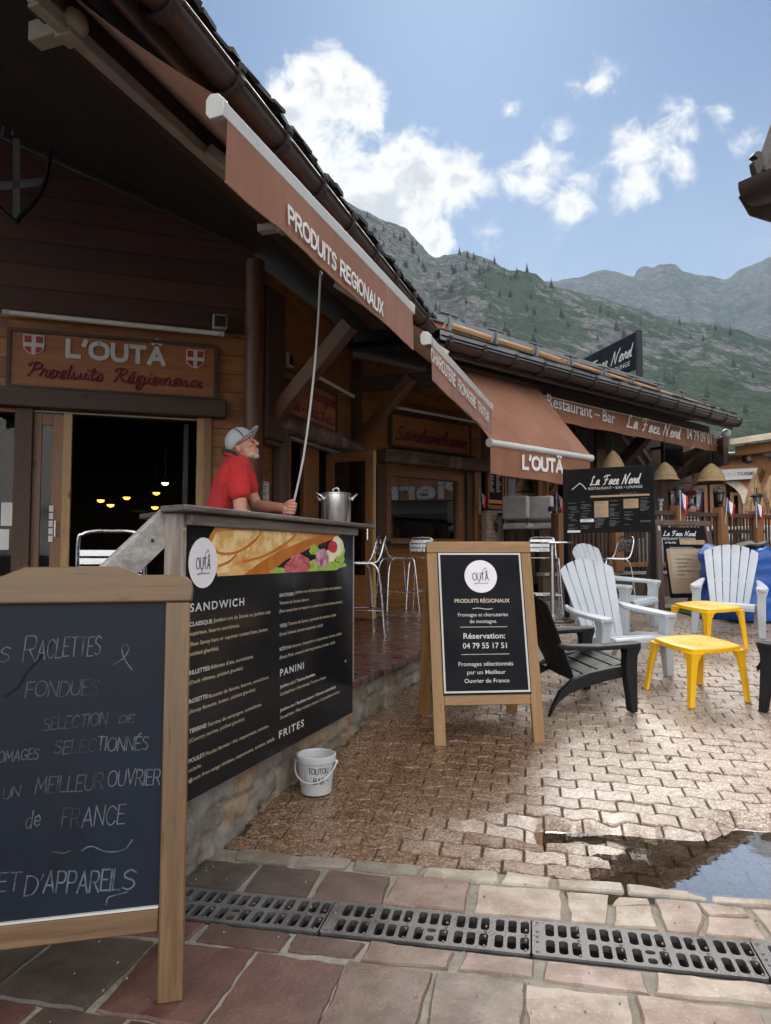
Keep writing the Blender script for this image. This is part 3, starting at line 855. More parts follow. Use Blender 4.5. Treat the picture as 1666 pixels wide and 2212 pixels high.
def interp(tab, x):
    if x <= tab[0][0]: return tab[0][1]
    for (a, b), (c, d) in zip(tab, tab[1:]):
        if x <= c: return b + (d - b) * (x - a) / (c - a)
    return tab[-1][1]
NEAR_RIDGE = [(-500, 60), (0, 110), (300, 215), (500, 300), (600, 345), (690, 385), (725, 402), (760, 425), (800, 443), (830, 460), (880, 480), (930, 528), (950, 534), (985, 529), (1010, 522), (1035, 536),
              (1060, 545), (1105, 568), (1125, 566), (1140, 573), (1165, 580), (1181, 598), (1240, 618), (1309, 634), (1370, 655), (1431, 672), (1500, 684), (1565, 694), (1666, 722), (1900, 760), (2300, 800)]
FAR_RIDGE = [(900, 640), (1100, 610), (1181, 599), (1218, 594), (1260, 588), (1297, 576), (1327, 575), (1364, 582), (1382, 585), (1388, 569), (1406, 566), (1425, 569), (1437, 560), (1455, 557), (1473, 556), (1489, 571), (1516, 581),
             (1547, 587), (1583, 592), (1626, 561), (1666, 545), (1750, 500), (1900, 470), (2300, 520)]
TREE_SPOTS = []
def mountain(name, ridge, d0, dr, x0, x1, nu, nv, mat, rockfn, amp, tpow, epow, seed):
    vs, cols = [], []
    y0 = 1197 - 10
    for j in range(nv + 1):
        t = j / nv
        for i in range(nu + 1):
            px = x0 + (x1 - x0) * i / nu
            a = (px - 833) / F
            er = (1197 - interp(ridge, px)) / F
            if t <= .86:
                q = t / .86
                dist = d0 + (dr - d0) * q ** tpow
                el = -.02 + (er + .02) * q ** epow
            else:                                   # the far side drops away behind the crest
                q = (t - .86) / .14
                dist = dr * (1 + .3 * q)
                el = er - .12 * q * q - .02 * q
            p = V((a * dist, dist, 1.66 + el * dist))
            w = min(1, t * 3) * (1 if t < .9 else .7)
            edge = 1 - max(0, 1 - abs(t - .86) / .06) * .72
            f1 = noise.fractal(p * (.0045 * 1000 / dr) + V((seed, 0, 0)), 1.0, 2.1, 6)
            f2 = noise.fractal(p * (.02 * 1000 / dr) + V((0, seed, 0)), .9, 2.0, 5)
            g = noise.ridged_multi_fractal(p * (.012 * 1000 / dr), 1.0, 2.0, 5, 1.0, 2.0) - 1.2
            rk = rockfn(px, t, f1)
            h = amp * (f1 * .9 + f2 * .42 * (.4 + rk) + g * .38 * max(0, rk)) * w
            p.z += h * edge + amp * f2 * .22 * w
            p.y += h * .8 * edge
            vs.append(p)
            cols.append(rk)
    w = nu + 1
    fs = [(j * w + i, j * w + i + 1, (j + 1) * w + i + 1, (j + 1) * w + i) for j in range(nv) for i in range(nu)]
    me = bpy.data.meshes.new(name); me.from_pydata([tuple(v) for v in vs], [], fs); me.update()
    ca = me.color_attributes.new('Col', 'FLOAT_COLOR', 'POINT')
    buf = []
    for c in cols: buf += [c, c, c, 1]
    ca.data.foreach_set('color', buf)
    me.shade_smooth()
    o = bpy.data.objects.new(name, me); COL.objects.link(o); me.materials.append(mat)
    prop(o, kind='structure')
    return vs, w, nv
def rock_near(px, t, f):
    a = sstep(1290, 860, px + f * 60)             # crags on the left, pasture to the right
    crag = sstep(.40, .60, t + f * .12) * a * .98
    band = sstep(.56, .72, t + f * .12) * sstep(1100, 1250, px) * .46
    low = -.03 + .24 * f
    return max(crag * .95, band, low)
MV, MW, MN = mountain('mountain', NEAR_RIDGE, 90, 900, 200, 2100, 420, 210, M['mountain'], rock_near, 16, 1.25, 1.05, 3.0)
mountain('distant_mountain', FAR_RIDGE, 900, 2400, 880, 2300, 300, 110, M['mountain_far'], lambda px, t, f: .22 + .45 * sstep(.3, .75, t + f * .12), 34, 1.0, .9, 9.0)

# conifers standing on the slopes
def conifer_mesh(k):
    r_ = random.Random(k); mb = MB()
    mb.tube([(0, 0, -2), (0, 0, 3), (0, 0, 11.5)], [.28, .24, .04], 5)
    for lv in range(11):
        z = 1.0 + lv * 1.0; rr = (2.7 - lv * .22) * r_.uniform(.8, 1.15)
        n = 9
        for q in range(n):
            a = 2 * pi * (q + r_.random() * .6) / n
            ln = rr * r_.uniform(.7, 1.15)
            d = V((cos(a), sin(a), 0)); s_ = V((-sin(a), cos(a), 0))
            b = V((0, 0, z)); tip = b + d * ln + V((0, 0, -.35 * ln + .2))
            m = b + d * ln * .5 + V((0, 0, .12))
            mb.add([b + V((0, 0, .5)), m + s_ * ln * .3, tip, m - s_ * ln * .3, m + V((0, 0, -.5))], [(0, 1, 2, 3), (1, 4, 2), (3, 2, 4)])
    return mb
_con = [conifer_mesh(k).build('conifer', M['conifer'], smooth=False) for k in range(3)]
def conifer(i, px, t, sc):
    o = _con[i % 3] if i < 3 else _con[i % 3].copy()
    if i >= 3: COL.objects.link(o)
    col = int((px - 200) / 1900 * 420); row = int(t * MN)
    p = MV[row * MW + max(0, min(420, col))]
    o.location = p; o.rotation_euler = (0, 0, i * 1.3); o.scale = (sc * rnd.uniform(.85, 1.25),) * 2 + (sc,)
    if t > .82: lab, gr = 'dark conifer standing out on the rocky ridge against the sky', 'conifers along the ridge'
    elif px > 1180: lab, gr = 'dark conifer standing alone on the green slope below the far ridge', 'conifers on the green slope'
    else: lab, gr = 'dark conifer growing between the grey crags of the steep mountainside', 'conifers among the crags'
    prop(o, lab, 'tree', gr)
i = 0
for px in [715, 742, 760, 775, 792, 806, 818, 835, 846, 853, 868, 880, 893, 905, 1000, 1012, 1030, 1052, 1075, 1100, 1112, 1122, 1130, 1143, 1150, 1158, 1190, 1205]:
    conifer(i, px + rnd.uniform(-4, 4), .845 + rnd.uniform(-.02, .012), rnd.uniform(.55, 1.05)); i += 1
for px, t in [(1310, .80), (1330, .79), (1345, .75), (1362, .74), (1395, .80), (1328, .70), (1300, .72), (1460, .80), (1482, .83), (1505, .80), (1530, .80), (1390, .72), (1440, .66), (1452, .65), (1462, .655), (1425, .62), (1600, .72), (1640, .70),
              (1290, .66), (1530, .62), (1620, .58), (1500, .55), (1240, .74), (1225, .76), (1590, .84), (1560, .84)]:
    conifer(i, px, t, rnd.uniform(.75, 1.25)); i += 1
for k in range(120):
    px = rnd.uniform(725, 1180); t = rnd.uniform(.50, .84)
    conifer(i, px, t, rnd.uniform(.5, 1.1)); i += 1

# ---- frames of the square
CL = line_plane(*P(402, 1197, 3.1).xy, 19.4)        # the long face of terrace wall and counter; x runs away from the viewer
def CW(u, v): return CL.o + CL.r * u + V((cos(R(19.4)), -sin(R(19.4)), 0)) * v
DA = 11.2
DU, DV = V((sin(R(DA)), cos(R(DA)), 0)), V((cos(R(DA)), -sin(R(DA)), 0))
_a, _b = G(742, 1983), G(1640, 2113)
DO = _a.copy(); DO.z = 0                              # drain centre line passes through here
def D(u, v, dz=0.0):
    p = DO + DU * u + DV * v
    return V((p.x, p.y, gz(p.x, p.y) + dz))
def dcoord(p):
    q = V((p[0], p[1], 0)) - DO
    return q.dot(DU), q.dot(DV)

# ground sheet under everything, out to the horizon
gm = MB()
gx = [-3000, -900, -200, -60, -20, -8, -4] + [-2.6 + x * .1 for x in range(0, 62)] + [3.8, 4.2, 4.7, 5.2, 6, 7, 8, 10, 14, 25, 70, 250, 900, 3000]
gy = [-1000, -500, -100, -20, -5, -1, 0, 1] + [1.5 + k * .06 for k in range(45)] + [4.3 + k * .2 for k in range(36)] + [12, 15, 20, 30, 60, 95, 300, 1500, 3200]
def gsheet(x, y): return gz(x, max(1.0, min(y, 40))) - (.013 if -2.6 <= x <= 3.6 and 1.4 < y < 4.3 else .02) - (.5 if abs(x) > 300 or y > 200 or y < -50 else 0)
for y in gy:
    for x in gx: gm.v.append((x, y, gsheet(x, y)))
for j in range(len(gy) - 1):
    for k in range(len(gx) - 1):
        a = j * len(gx) + k
        gm.f.append((a, a + 1, a + len(gx) + 1, a + len(gx)))
# leave the drain channel open
_keep = []
for f in gm.f:
    c = sum((V(gm.v[q]) for q in f), V()) / 4
    _u, _v = dcoord(c)
    if not (abs(_u) < .125 + .09 and -1.2 < _v < 3.0): _keep.append(f)
gm.f = _keep
prop(gm.build('ground', M['joint']), kind='structure')

# wavy interlocking pavers, each block real
PW, PH = .188, .124
pv = MB()
def wave(v): return .0098 * sin(2 * pi * v / PW * 1.0) + .003 * sin(4 * pi * v / PW)
U0 = None
_bp, _bq = dcoord(G(700, 1853)), dcoord(G(1600, 1958))
UB = .5 * (_bp[0] + _bq[0]) + .06
r_ = random.Random(3)
rows = int((11.6 - UB) / PH)
for j in range(rows):
    for k in range(-17, 54):
        v0 = (k + (.5 if j % 2 else 0)) * PW
        u0 = UB + j * PH
        c = DO + DU * (u0 + PH / 2) + DV * (v0 + PW / 2)
        q = c - CL.o
        side = q.dot(V((cos(R(19.4)), -sin(R(19.4)), 0)))
        if c.y < 9.3 and side < -.09: continue
        if side < -.5 and c.y >= 9.3 and q.dot(CL.r) < 6.6: continue
        if c.y < 1.5 or c.x > .66 * c.y + 1.1 or c.x > 7.5: continue
        g = .0024 + r_.uniform(-.0008, .002)
        tz, tu, tv = r_.gauss(0, .0028), r_.gauss(0, .022), r_.gauss(0, .016)
        n = 8
        rings = []
        for ins, dz in ((g, -.034), (g, -.005), (g + .005, 0.0)):
            far = [(u0 + PH - ins + wave(v0 + PW * s / n), v0 + ins + (PW - 2 * ins) * s / n) for s in range(n + 1)]
            near = [(u0 + ins + wave(v0 + PW * s / n), v0 + ins + (PW - 2 * ins) * s / n) for s in range(n + 1)]
            rings.append((near, far, dz))
        vs, fs = [], []
        for near, far, dz in rings:
            for (u, v) in near + far:
                p = DO + DU * u + DV * v
                z = gz(p.x, p.y) + dz + tz + tu * (u - u0 - PH / 2) + tv * (v - v0 - PW / 2)
                vs.append((p.x, p.y, z))
        m = 2 * (n + 1)
        per = list(range(n + 1)) + list(range(m - 1, n, -1))
        for lv in range(2):
            for s in range(m):
                a, b = per[s], per[(s + 1) % m]
                fs.append((lv * m + a, lv * m + b, (lv + 1) * m + b, (lv + 1) * m + a))
        for s in range(n):
            fs.append((2 * m + s, 2 * m + s + 1, 2 * m + n + 2 + s, 2 * m + n + 1 + s))
        pv.add(vs, fs)
prop(pv.build('paving', M['paver'], angle=25), kind='structure')

# ---- flagstones either side of the drain
fl, fcol = MB(), []
def stone(poly, col, dz=0.0, seed=0):
    """one slab from its corners in drain coordinates, edges slightly broken"""
    rr = random.Random(seed)
    pts = []
    n = len(poly)
    poly = [(p[0] + rr.uniform(-.012, .012), p[1] + rr.uniform(-.012, .012)) for p in poly]
    for i in range(n):
        a, b = V(poly[i]), V(poly[(i + 1) % n])
        k = max(2, int((b - a).length / .05))
        nrm = V((-(b - a).y, (b - a).x)).normalized()
        for s in range(k):
            t = s / k
            o = rr.uniform(-.006, .004) if 0 < s else -.004
            pts.append(a + (b - a) * t + nrm * o)
    c = sum(pts, V((0, 0))) / len(pts)
    tilt = (rr.gauss(0, .008), rr.gauss(0, .008), rr.uniform(-.002, .003))
    def lift(q, d): return D(q.x, q.y, d + dz + tilt[2] + tilt[0] * (q.x - c.x) + tilt[1] * (q.y - c.y))
    m = len(pts)
    inn = [p + (c - p).normalized() * .008 for p in pts]
    vs = [lift(p, -.03) for p in pts] + [lift(p, -.008) for p in pts] + [lift(p, 0) for p in inn] + [lift(c, .001)]
    fs = []
    for lv in range(2):
        fs += [(lv * m + i, lv * m + (i + 1) % m, (lv + 1) * m + (i + 1) % m, (lv + 1) * m + i) for i in range(m)]
    fs += [(2 * m + i, 2 * m + (i + 1) % m, 3 * m) for i in range(m)]
    fl.add(vs, fs)
    fcol.extend([col] * len(fs))
GH = .125                                            # half width of the drain cover strip
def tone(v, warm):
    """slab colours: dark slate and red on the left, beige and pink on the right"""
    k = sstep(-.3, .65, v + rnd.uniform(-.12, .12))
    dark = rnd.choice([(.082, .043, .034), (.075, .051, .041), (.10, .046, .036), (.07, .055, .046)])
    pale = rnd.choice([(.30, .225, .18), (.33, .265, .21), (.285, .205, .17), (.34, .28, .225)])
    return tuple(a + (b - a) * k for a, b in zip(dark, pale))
v = -.62
_wall_side = lambda u: -1.0
k = 0
while v < 2.6:                                        # narrow pale border along the pavers
    w = rnd.uniform(.20, .34)
    a = .5 if v < .1 else 1
    stone([(UB - .105, v + .006), (UB - .105 + rnd.uniform(-.01, .01), v + w - .008), (UB - .008, v + w - .008), (UB - .012, v + .006)],
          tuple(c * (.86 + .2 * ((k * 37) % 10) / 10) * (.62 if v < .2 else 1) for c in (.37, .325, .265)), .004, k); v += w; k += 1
v = -.75
while v < 2.6:                                        # between border and drain
    w = rnd.uniform(.27, .40)
    lo, hi = GH + .012, UB - .12
    if v > .55 and rnd.random() < .8:                 # cracked in pieces
        m1, m2 = rnd.uniform(.25, .75) * w, rnd.uniform(.3, .7) * w
        cl = tone(v, 1)
        um = lo + (hi - lo) * rnd.uniform(.4, .65)
        g_ = .003
        stone([(lo, v + .008), (lo, v + m1 - g_), (um, v + w * .5 - g_), (hi, v + m2 - g_), (hi, v + .008)], cl, 0, k)
        stone([(lo, v + m1 + g_), (lo, v + w - .01), (um + .02, v + w - .01), (um, v + w * .5 + g_)], tuple(c * 1.04 for c in cl), 0, k + 50)
        stone([(um + g_, v + w * .5 + g_), (um + .02 + g_ * 2, v + w - .01), (hi, v + w - .01), (hi, v + m2 + g_)], tuple(c * .97 for c in cl), 0, k + 90)
    else:
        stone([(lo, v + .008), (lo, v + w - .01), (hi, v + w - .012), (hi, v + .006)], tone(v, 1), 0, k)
    v += w; k += 1
v = -1.5
while v < 2.6:                                        # thin strip on the near side
    w = rnd.uniform(.26, .42)
    stone([(-GH - .13, v + .012), (-GH - .13, v + w - .012), (-GH - .012, v + w - .012), (-GH - .012, v + .012)], tone(v - .15, 1), 0, k); v += w; k += 1
for row in range(5):                                  # large slabs towards the viewer
    u1 = -GH - .15 - row * .415; v = -1.9 + .2 * (row % 2)
    while v < 2.6:
        w = rnd.uniform(.24, .38)
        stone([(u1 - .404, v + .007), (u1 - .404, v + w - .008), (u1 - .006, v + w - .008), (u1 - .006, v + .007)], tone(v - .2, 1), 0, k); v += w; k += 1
fo = fl.build('flagstones', M['flag'], angle=25)
paint(fo.data, fcol)
prop(fo, kind='structure')
mo = MB()                                             # pale mortar bed that fills their joints
for (ua, ub, va, vb) in ((-2.6, -GH - .004, -2.2, 3.0), (GH + .004, UB - .0, -.95, 3.0)):
    nu_, nv_ = max(2, int((ub - ua) / .08)), int((vb - va) / .1)
    mo.sheet(lambda s, t: D(ua + (ub - ua) * t, va + (vb - va) * s, -.009), nv_, nu_)
prop(mo.build('mortar_bed', M['mortar']), kind='structure')

# grit washed into the joints and along the wall
gr_ = MB(); rr = random.Random(21)
for _ in range(420):
    if rr.random() < .45:
        p = CW(rr.uniform(-.2, 5.5), abs(rr.gauss(0, .08)) + .0)
    else:
        p = DO + DU * rr.uniform(-1.0, 1.2) + DV * rr.uniform(-.8, 2.2)
    if p.y < 1.6: continue
    s_ = rr.uniform(.0025, .0065); z = gz(p.x, p.y)
    if z < PUD_Z: continue
    q = [V((rr.uniform(-1, 1), rr.uniform(-1, 1), 0)).normalized() * s_ * rr.uniform(.6, 1.3) for _ in range(1)]
    a0 = rr.uniform(0, 6.28)
    base = [V((p.x + s_ * cos(a0 + k * 1.57) * rr.uniform(.7, 1.3), p.y + s_ * sin(a0 + k * 1.57) * rr.uniform(.7, 1.3), z - .001)) for k in range(4)]
    top = [V((p.x + s_ * .6 * cos(a0 + k * 1.57), p.y + s_ * .6 * sin(a0 + k * 1.57), z + s_ * rr.uniform(.8, 1.3))) for k in range(4)]
    gr_.add(base + top, [(0, 3, 2, 1), (4, 5, 6, 7), (0, 1, 5, 4), (1, 2, 6, 5), (2, 3, 7, 6), (3, 0, 4, 7)])
prop(gr_.build('grit', M['mortar'], smooth=False), kind='stuff')
# snow fences on the crest
for k, (px, py, w) in enumerate(((688, 381, 9), (703, 389, 12), (716, 397, 7))):
    p = P(px, py + 8, 880); s_ = 880 / F
    t = thing('snow_fence', ['left end of the snow fences on the ridge above the gutter', 'widest snow fence on the ridge just right of the gutter', 'smallest snow fence lowest on the ridge'][k], 'snow fence', p, group='snow fences on the ridge')
    mb = MB(); mb.box(-w * s_ * .5, w * s_ * .5, -.3, .3, 8.5 * s_, 9.3 * s_); mb.box(-w * s_ * .5, w * s_ * .5, -.3, .3, 5.2 * s_, 5.8 * s_)
    for q in range(5): x = (-.5 + q / 4) * w * s_; mb.box(x - .25, x + .25, -.25, .25, -6, 9.4 * s_)
    mb.build('frame', M['gutter'], t, smooth=False)

# ---- drain channel and its cast iron covers
ch = MB()
for k in range(-2, 5):
    v0, v1 = k * .75 - .1, k * .75 + .65
    for (u0, z0, u1, z1) in ((GH, -.005, GH - .02, -.028), (GH - .02, -.028, GH - .02, -.30), (GH - .02, -.30, -GH + .02, -.30), (-GH + .02, -.30, -GH + .02, -.028), (-GH + .02, -.028, -GH, -.005)):
        ch.add([D(u0, v0, z0), D(u0, v1, z0), D(u1, v1, z1), D(u1, v0, z1)], [(0, 1, 2, 3)])
prop(ch.build('drain_channel', pm('dark channel concrete', (.05, .045, .04), .8, world=True), smooth=False), kind='structure')
def grate_mesh():
    holes = []
    L, W = .746, .24
    for g_ in range(5):
        for s in range(3):
            x = -L / 2 + .062 + g_ * .143 + s * .0445 + (.003 if g_ else 0)
            for rw in (1, -1):
                if g_ == 2 and s == 1 and rw == -1:
                    holes.append(rrect(x, -.083, .03, .036, .011)); holes.append(rrect(x, -.028, .034, .026, .012)); continue
                holes.append(rrect(x, rw * .056, .031, .088, .013))
    outer = rrect(0, 0, L, W, .012)
    vs, fs = plate(outer, holes, .022)
    mb = MB(); mb.add(vs, fs)
    for g_ in range(6):                               # anti-slip studs
        for yy in (-.1, -.035, .035, .1, 0):
            x = -L / 2 + .018 + g_ * .1425
            mb.lathe([(.0062, 0), (.0045, .004), (0.0001, .005)], 6, (min(L / 2 - .014, x), yy, .011))
    return mb
_gr = grate_mesh().build('drain_grate', M['grate'], bevel=.002)
GV0 = dcoord(G(1148, 2033))[1]
for k in range(-1, 4):
    o = _gr if k == -1 else _gr.copy()
    if k > -1: COL.objects.link(o)
    vc = GV0 + (k - 1) * .752 + .376
    a, b = D(0, vc - .37), D(0, vc + .37)
    p = (a + b) / 2
    xax = (b - a).normalized(); yax = DU.copy(); zax = xax.cross(yax).normalized(); yax = zax.cross(xax)
    o.matrix_world = Matrix(((xax.x, yax.x, zax.x, p.x), (xax.y, yax.y, zax.y, p.y), (xax.z, yax.z, zax.z, p.z - .009), (0, 0, 0, 1)))
    prop(o, ['cast iron drain grate half hidden behind the chalkboard', 'dark wet drain grate between chalkboard and middle of the square', 'paler drain grate lying below the puddle',
             'drain grate cut by the right edge of the photo', 'drain grate beyond the right edge'][k + 1], 'drain grate', 'iron grates over the drain')

# ---- puddle
wt = MB()
wt.sheet(lambda s, t: (.72 + 2.5 * s, 2.93 + .95 * t, PUD_Z), 2, 2)
prop(wt.build('water', M['water']), kind='structure')

# ---- terrace: floor and rubble retaining wall
TZ = .82
te = MB()
def tz(p): return max(TZ, gz(0, p.y) - .012 if p.y > 9 else TZ)
def tp(u, v):
    p = CW(u, v); return (p.x, p.y, tz(p))
us = [-.3 + .4 * k for k in range(28)]
for a, b in zip(us, us[1:]):
    for va, vb in ((-6, -3), (-3, -1.5), (-1.5, -.6), (-.6, -.012)):
        te.add([tp(a, va), tp(b, va), tp(b, vb), tp(a, vb)], [(0, 3, 2, 1)])
prop(te.build('terrace', M['terrace'], smooth=False), kind='structure')
lip = MB()
u = -.3
while u < 6.4:
    w = rnd.uniform(.22, .38)
    if CW(u, 0).y < 9.0:
        p = [CW(u + .006, -.20), CW(u + w - .006, -.20), CW(u + w - .006, .028 + rnd.uniform(-.012, .014)), CW(u + .006, .028 + rnd.uniform(-.012, .014))]
        z1 = TZ + .012 + rnd.uniform(-.003, .004)
        lip.add([(q.x, q.y, z1 - .05) for q in p] + [(q.x, q.y, z1) for q in p], [(0, 3, 2, 1), (4, 5, 6, 7), (0, 1, 5, 4), (1, 2, 6, 5), (2, 3, 7, 6), (3, 0, 4, 7)])
    u += w
prop(lip.build('terrace_edge', M['terrace'], bevel=.006), kind='structure')

def rubble(L, H, step, seed, z_of):
    """dressed field stones: depth from distance to cell borders, mesh in wall coordinates x, z (y towards the viewer)"""
    rr = random.Random(seed)
    pts = []
    zz = 0.0
    while zz < H:
        hh = rr.uniform(.11, .2); xx = 0.0
        while xx < L:
            ww = rr.uniform(.14, .38)
            pts.append((xx + ww / 2, zz + hh / 2 + rr.uniform(-.02, .02), ww, hh, rr.uniform(.0, .03), rr.choice([(.26, .23, .18), (.31, .26, .195), (.22, .20, .17), (.19, .175, .155), (.29, .215, .145), (.24, .23, .21)])))
            xx += ww
        zz += hh
    nx, nz = int(L / step), int(H / step)
    vs, cols = [], []
    for j in range(nz + 1):
        for i_ in range(nx + 1):
            x, z = i_ * step, j * step
            w_ = noise.noise(V((x * 5, z * 5, seed))) * .03
            best, second, bi = 9, 9, None
            for q in pts:
                dx = (x + w_ - q[0]) / q[2]
                if abs(dx) > 1.2: continue
                dz = (z + w_ - q[1]) / q[3]
                d_ = max(abs(dx), abs(dz)) * .55 + .45 * sqrt(dx * dx + dz * dz)
                if d_ < best: second, best, bi = best, d_, q
                elif d_ < second: second = d_
            e = sstep(.0, .11, second - best)
            n1 = noise.fractal(V((x * 14, z * 14, seed)), 1, 2, 4)
            y = -(.02 + e * (.032 + (bi[4] if bi else 0))) - n1 * .014 - noise.noise(V((x * 45, z * 45, seed))) * .008
            vs.append((x, y, z))
            mort = (.25, .22, .17)
            cols.append(tuple(m_ + (c_ - m_) * e for m_, c_ in zip(mort, bi[5] if bi else mort)))
    w = nx + 1
    fs = [(j * w + i_, j * w + i_ + 1, (j + 1) * w + i_ + 1, (j + 1) * w + i_) for j in range(nz) for i_ in range(nx)]
    return vs, fs, cols
vs, fs, cols = rubble(6.6, .86, .022, 4, None)
sw = bpy.data.meshes.new('stone_wall')
keep_z = TZ - .035
vs = [(x - .32, y + .11, .02 + z * (keep_z - .02) / .86) for x, y, z in vs]
sw.from_pydata(vs, [], fs); sw.update(); sw.shade_smooth()
ca = sw.color_attributes.new('Col', 'FLOAT_COLOR', 'POINT')
ca.data.foreach_set('color', [q for c in cols for q in (*c, 1)])
swo = bpy.data.objects.new('stone_wall', sw); COL.objects.link(swo); sw.materials.append(M['rubble'])
swo.matrix_world = CL.M
prop(swo, 'low rubble stone wall holding up the terrace under the counter', 'stone wall')

ev, ef, ec = rubble(2.6, .86, .03, 8, None)
em = bpy.data.meshes.new('stone_wall'); em.from_pydata([(x - 2.62, y + .10, .02 + z * (keep_z - .02) / .86) for x, y, z in ev], [], ef); em.update(); em.shade_smooth()
ca = em.color_attributes.new('Col', 'FLOAT_COLOR', 'POINT'); ca.data.foreach_set('color', [q for c in ec for q in (*c, 1)])
eo = bpy.data.objects.new('stone_wall', em); COL.objects.link(eo); em.materials.append(M['rubble'])
eo.matrix_world = PL(CW(-.32, 0), V((cos(R(19.4)), -sin(R(19.4)), 0))).M
prop(eo, 'short end of the stone wall hidden behind the chalkboard', 'stone wall')
# weeds in the foot of the wall
def weed(seed, size):
    r2 = random.Random(seed); mb = MB()
    for _ in range(15):
        a = r2.uniform(0, 2 * pi); ln = size * r2.uniform(.5, 1.1); el = r2.uniform(.3, 1.25)
        d = V((cos(a) * cos(el), sin(a) * cos(el), sin(el))); s_ = V((-sin(a), cos(a), 0))
        w = ln * r2.uniform(.1, .2)
        p0 = V((0, 0, -.015)); p1 = p0 + d * ln * .55 + V((0, 0, .01)); p2 = p0 + d * ln + V((0, 0, -ln * .25))
        mb.add([p0 - s_ * w * .3, p0 + s_ * w * .3, p1 + s_ * w, p2, p1 - s_ * w], [(0, 1, 2, 4), (4, 2, 3)])
    return mb
for k, (px, py, sz, lab) in enumerate([(555, 1750, .06, 'smallest green weed in the wall foot left of the bucket'), (738, 1590, .07, 'weed tuft at the wall foot just above the bucket'), (772, 1572, .06, 'thin weed sprig right of the menu panel corner'),
                                    (842, 1508, .10, 'wide green weed clump halfway along the stone wall'), (890, 1462, .13, 'tallest weed clump by the rear leg of the sandwich board'), (866, 1488, .08, 'weed tuft squeezed between two larger clumps'),
                                    (1270, 1608, .03, 'tiny sprig in a paving joint right of the sandwich board'), (1448, 1638, .035, 'tiny grass sprig in the open paving')]):
    p = G(px, py)
    o = weed(k, sz).build('weed', M['leaf'], smooth=False)
    o.location = p
    prop(o, lab, 'weed', 'weeds in the joints')
# ------------------------------------------------------------------ the shop building
def Pz(px, py, z):
    d = ray(px, py)
    return EYE + d * ((z - EYE.z) / d.z)
def attach(o, parent, Mx):
    o.parent = parent
    o.matrix_basis = parent.matrix_basis.inverted() @ Mx
    return o
def span(pl, pxa, pya, pxb, pyb, y=0.0):
    xa, za = pl.hit(pxa, pya, y); xb, zb = pl.hit(pxb, pyb, y)
    return min(xa, xb), max(xa, xb), min(za, zb), max(za, zb)
_w = P(290, 1197, 7.5)
W1 = line_plane(_w.x, _w.y, 72)
_x = W1.hit(546, 1000)[0]
K12 = W1.pt(_x, 0)
W1 = PL(K12, W1.r)                                   # now measured from the corner; x is negative to the left
W2 = line_plane(K12.x, K12.y, 19.4)
K23 = W2.pt(W2.hit(762, 1000)[0], 0)
W3 = line_plane(K23.x, K23.y, 50)
shop = thing('timber_shop', 'brown timber chalet shop with sloping slate roof, open doors and deep eaves', 'shop building', (K12.x, K12.y, TZ))
def panel(pl, name, mat, x0, x1, z0, z1, holes=(), t=.16, parent=None, y=0.0, **kw):
    vs, fs = plate([(x0, z0), (x1, z0), (x1, z1), (x0, z1)], [[(a, c), (b, c), (b, d), (a, d)] for a, b, c, d in holes], t)
    mb = MB(); mb.add([(v[0], y + t / 2 - v[2], v[1]) for v in vs], fs)
    return attach(mb.build(name, mat, smooth=False, **kw), parent, pl.M)
def wbox(pl, name, mat, x0, x1, z0, z1, y0, y1, parent, bevel=.006, label=None):
    mb = MB(); mb.box(x0, x1, y0, y1, z0, z1)
    return attach(mb.build(name, mat, bevel=bevel, label=label), parent, pl.M)
def wbox_px(pl, name, mat, pxa, pya, pxb, pyb, y0, y1, parent, **kw):
    x0, x1, z0, z1 = span(pl, pxa, pya, pxb, pyb, y0)
    return wbox(pl, name, mat, x0, x1, z0, z1, y0, y1, parent, **kw)
ZF = TZ + .001
g1a_, g1b_ = Pz(340, 0, 4.3), Pz(922, 709, 4.3)
# --- wall with the wide door
dx0, dx1 = W1.hit(60, 1000)[0], W1.hit(426, 1000)[0]
dtop = W1.hit(280, 899)[1]
zsplit = W1.hit(505, 722)[1]
xl = -5.2
panel(W1, 'wall', M['larch_h'], xl, .0, ZF, zsplit, [(dx0, dx1, ZF + .004, dtop), (xl + .1, W1.hit(30, 1000)[0], ZF + .2, dtop - .02)], parent=shop)
_gn = V((-(g1b_ - g1a_).normalized().y, (g1b_ - g1a_).normalized().x, 0))
def _zr(x): return 4.31 + (W1.pt(x, 0, .08) - V((g1a_.x, g1a_.y, 0))).dot(_gn) * tan(R(22)) - .03
vs, fs = plate([(xl, zsplit), (0, zsplit), (0, _zr(0)), (xl, _zr(xl))], [], .16)
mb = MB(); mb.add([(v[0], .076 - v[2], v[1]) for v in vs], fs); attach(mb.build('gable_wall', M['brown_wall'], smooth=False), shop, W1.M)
# left neighbour window: dark with papers
x0 = xl + .1; x1 = W1.hit(30, 1000)[0]
win = wbox(W1, 'window', M['interior'], x0 + .01, x1 - .01, ZF + .2, dtop - .03, .10, .13, shop)
pm_ = MB(); pm_.box(x0 + .01, x1 - .01, .05, .056, ZF + .21, dtop - .04)
pm_.build('pane', M['glass_dark'], win)
mb = MB(); a = W1.hit(16, 1107); mb.box(a[0] - .06, a[0] + .06, .03, .035, a[1] - .13, a[1] + .1); a = W1.hit(4, 1152); mb.box(a[0] - .06, a[0] + .06, .03, .035, a[1] - .16, a[1] + .04)
mb.build('sticker', M['paper'], win)
xg_ = W1.hit(426, 1000)[0]
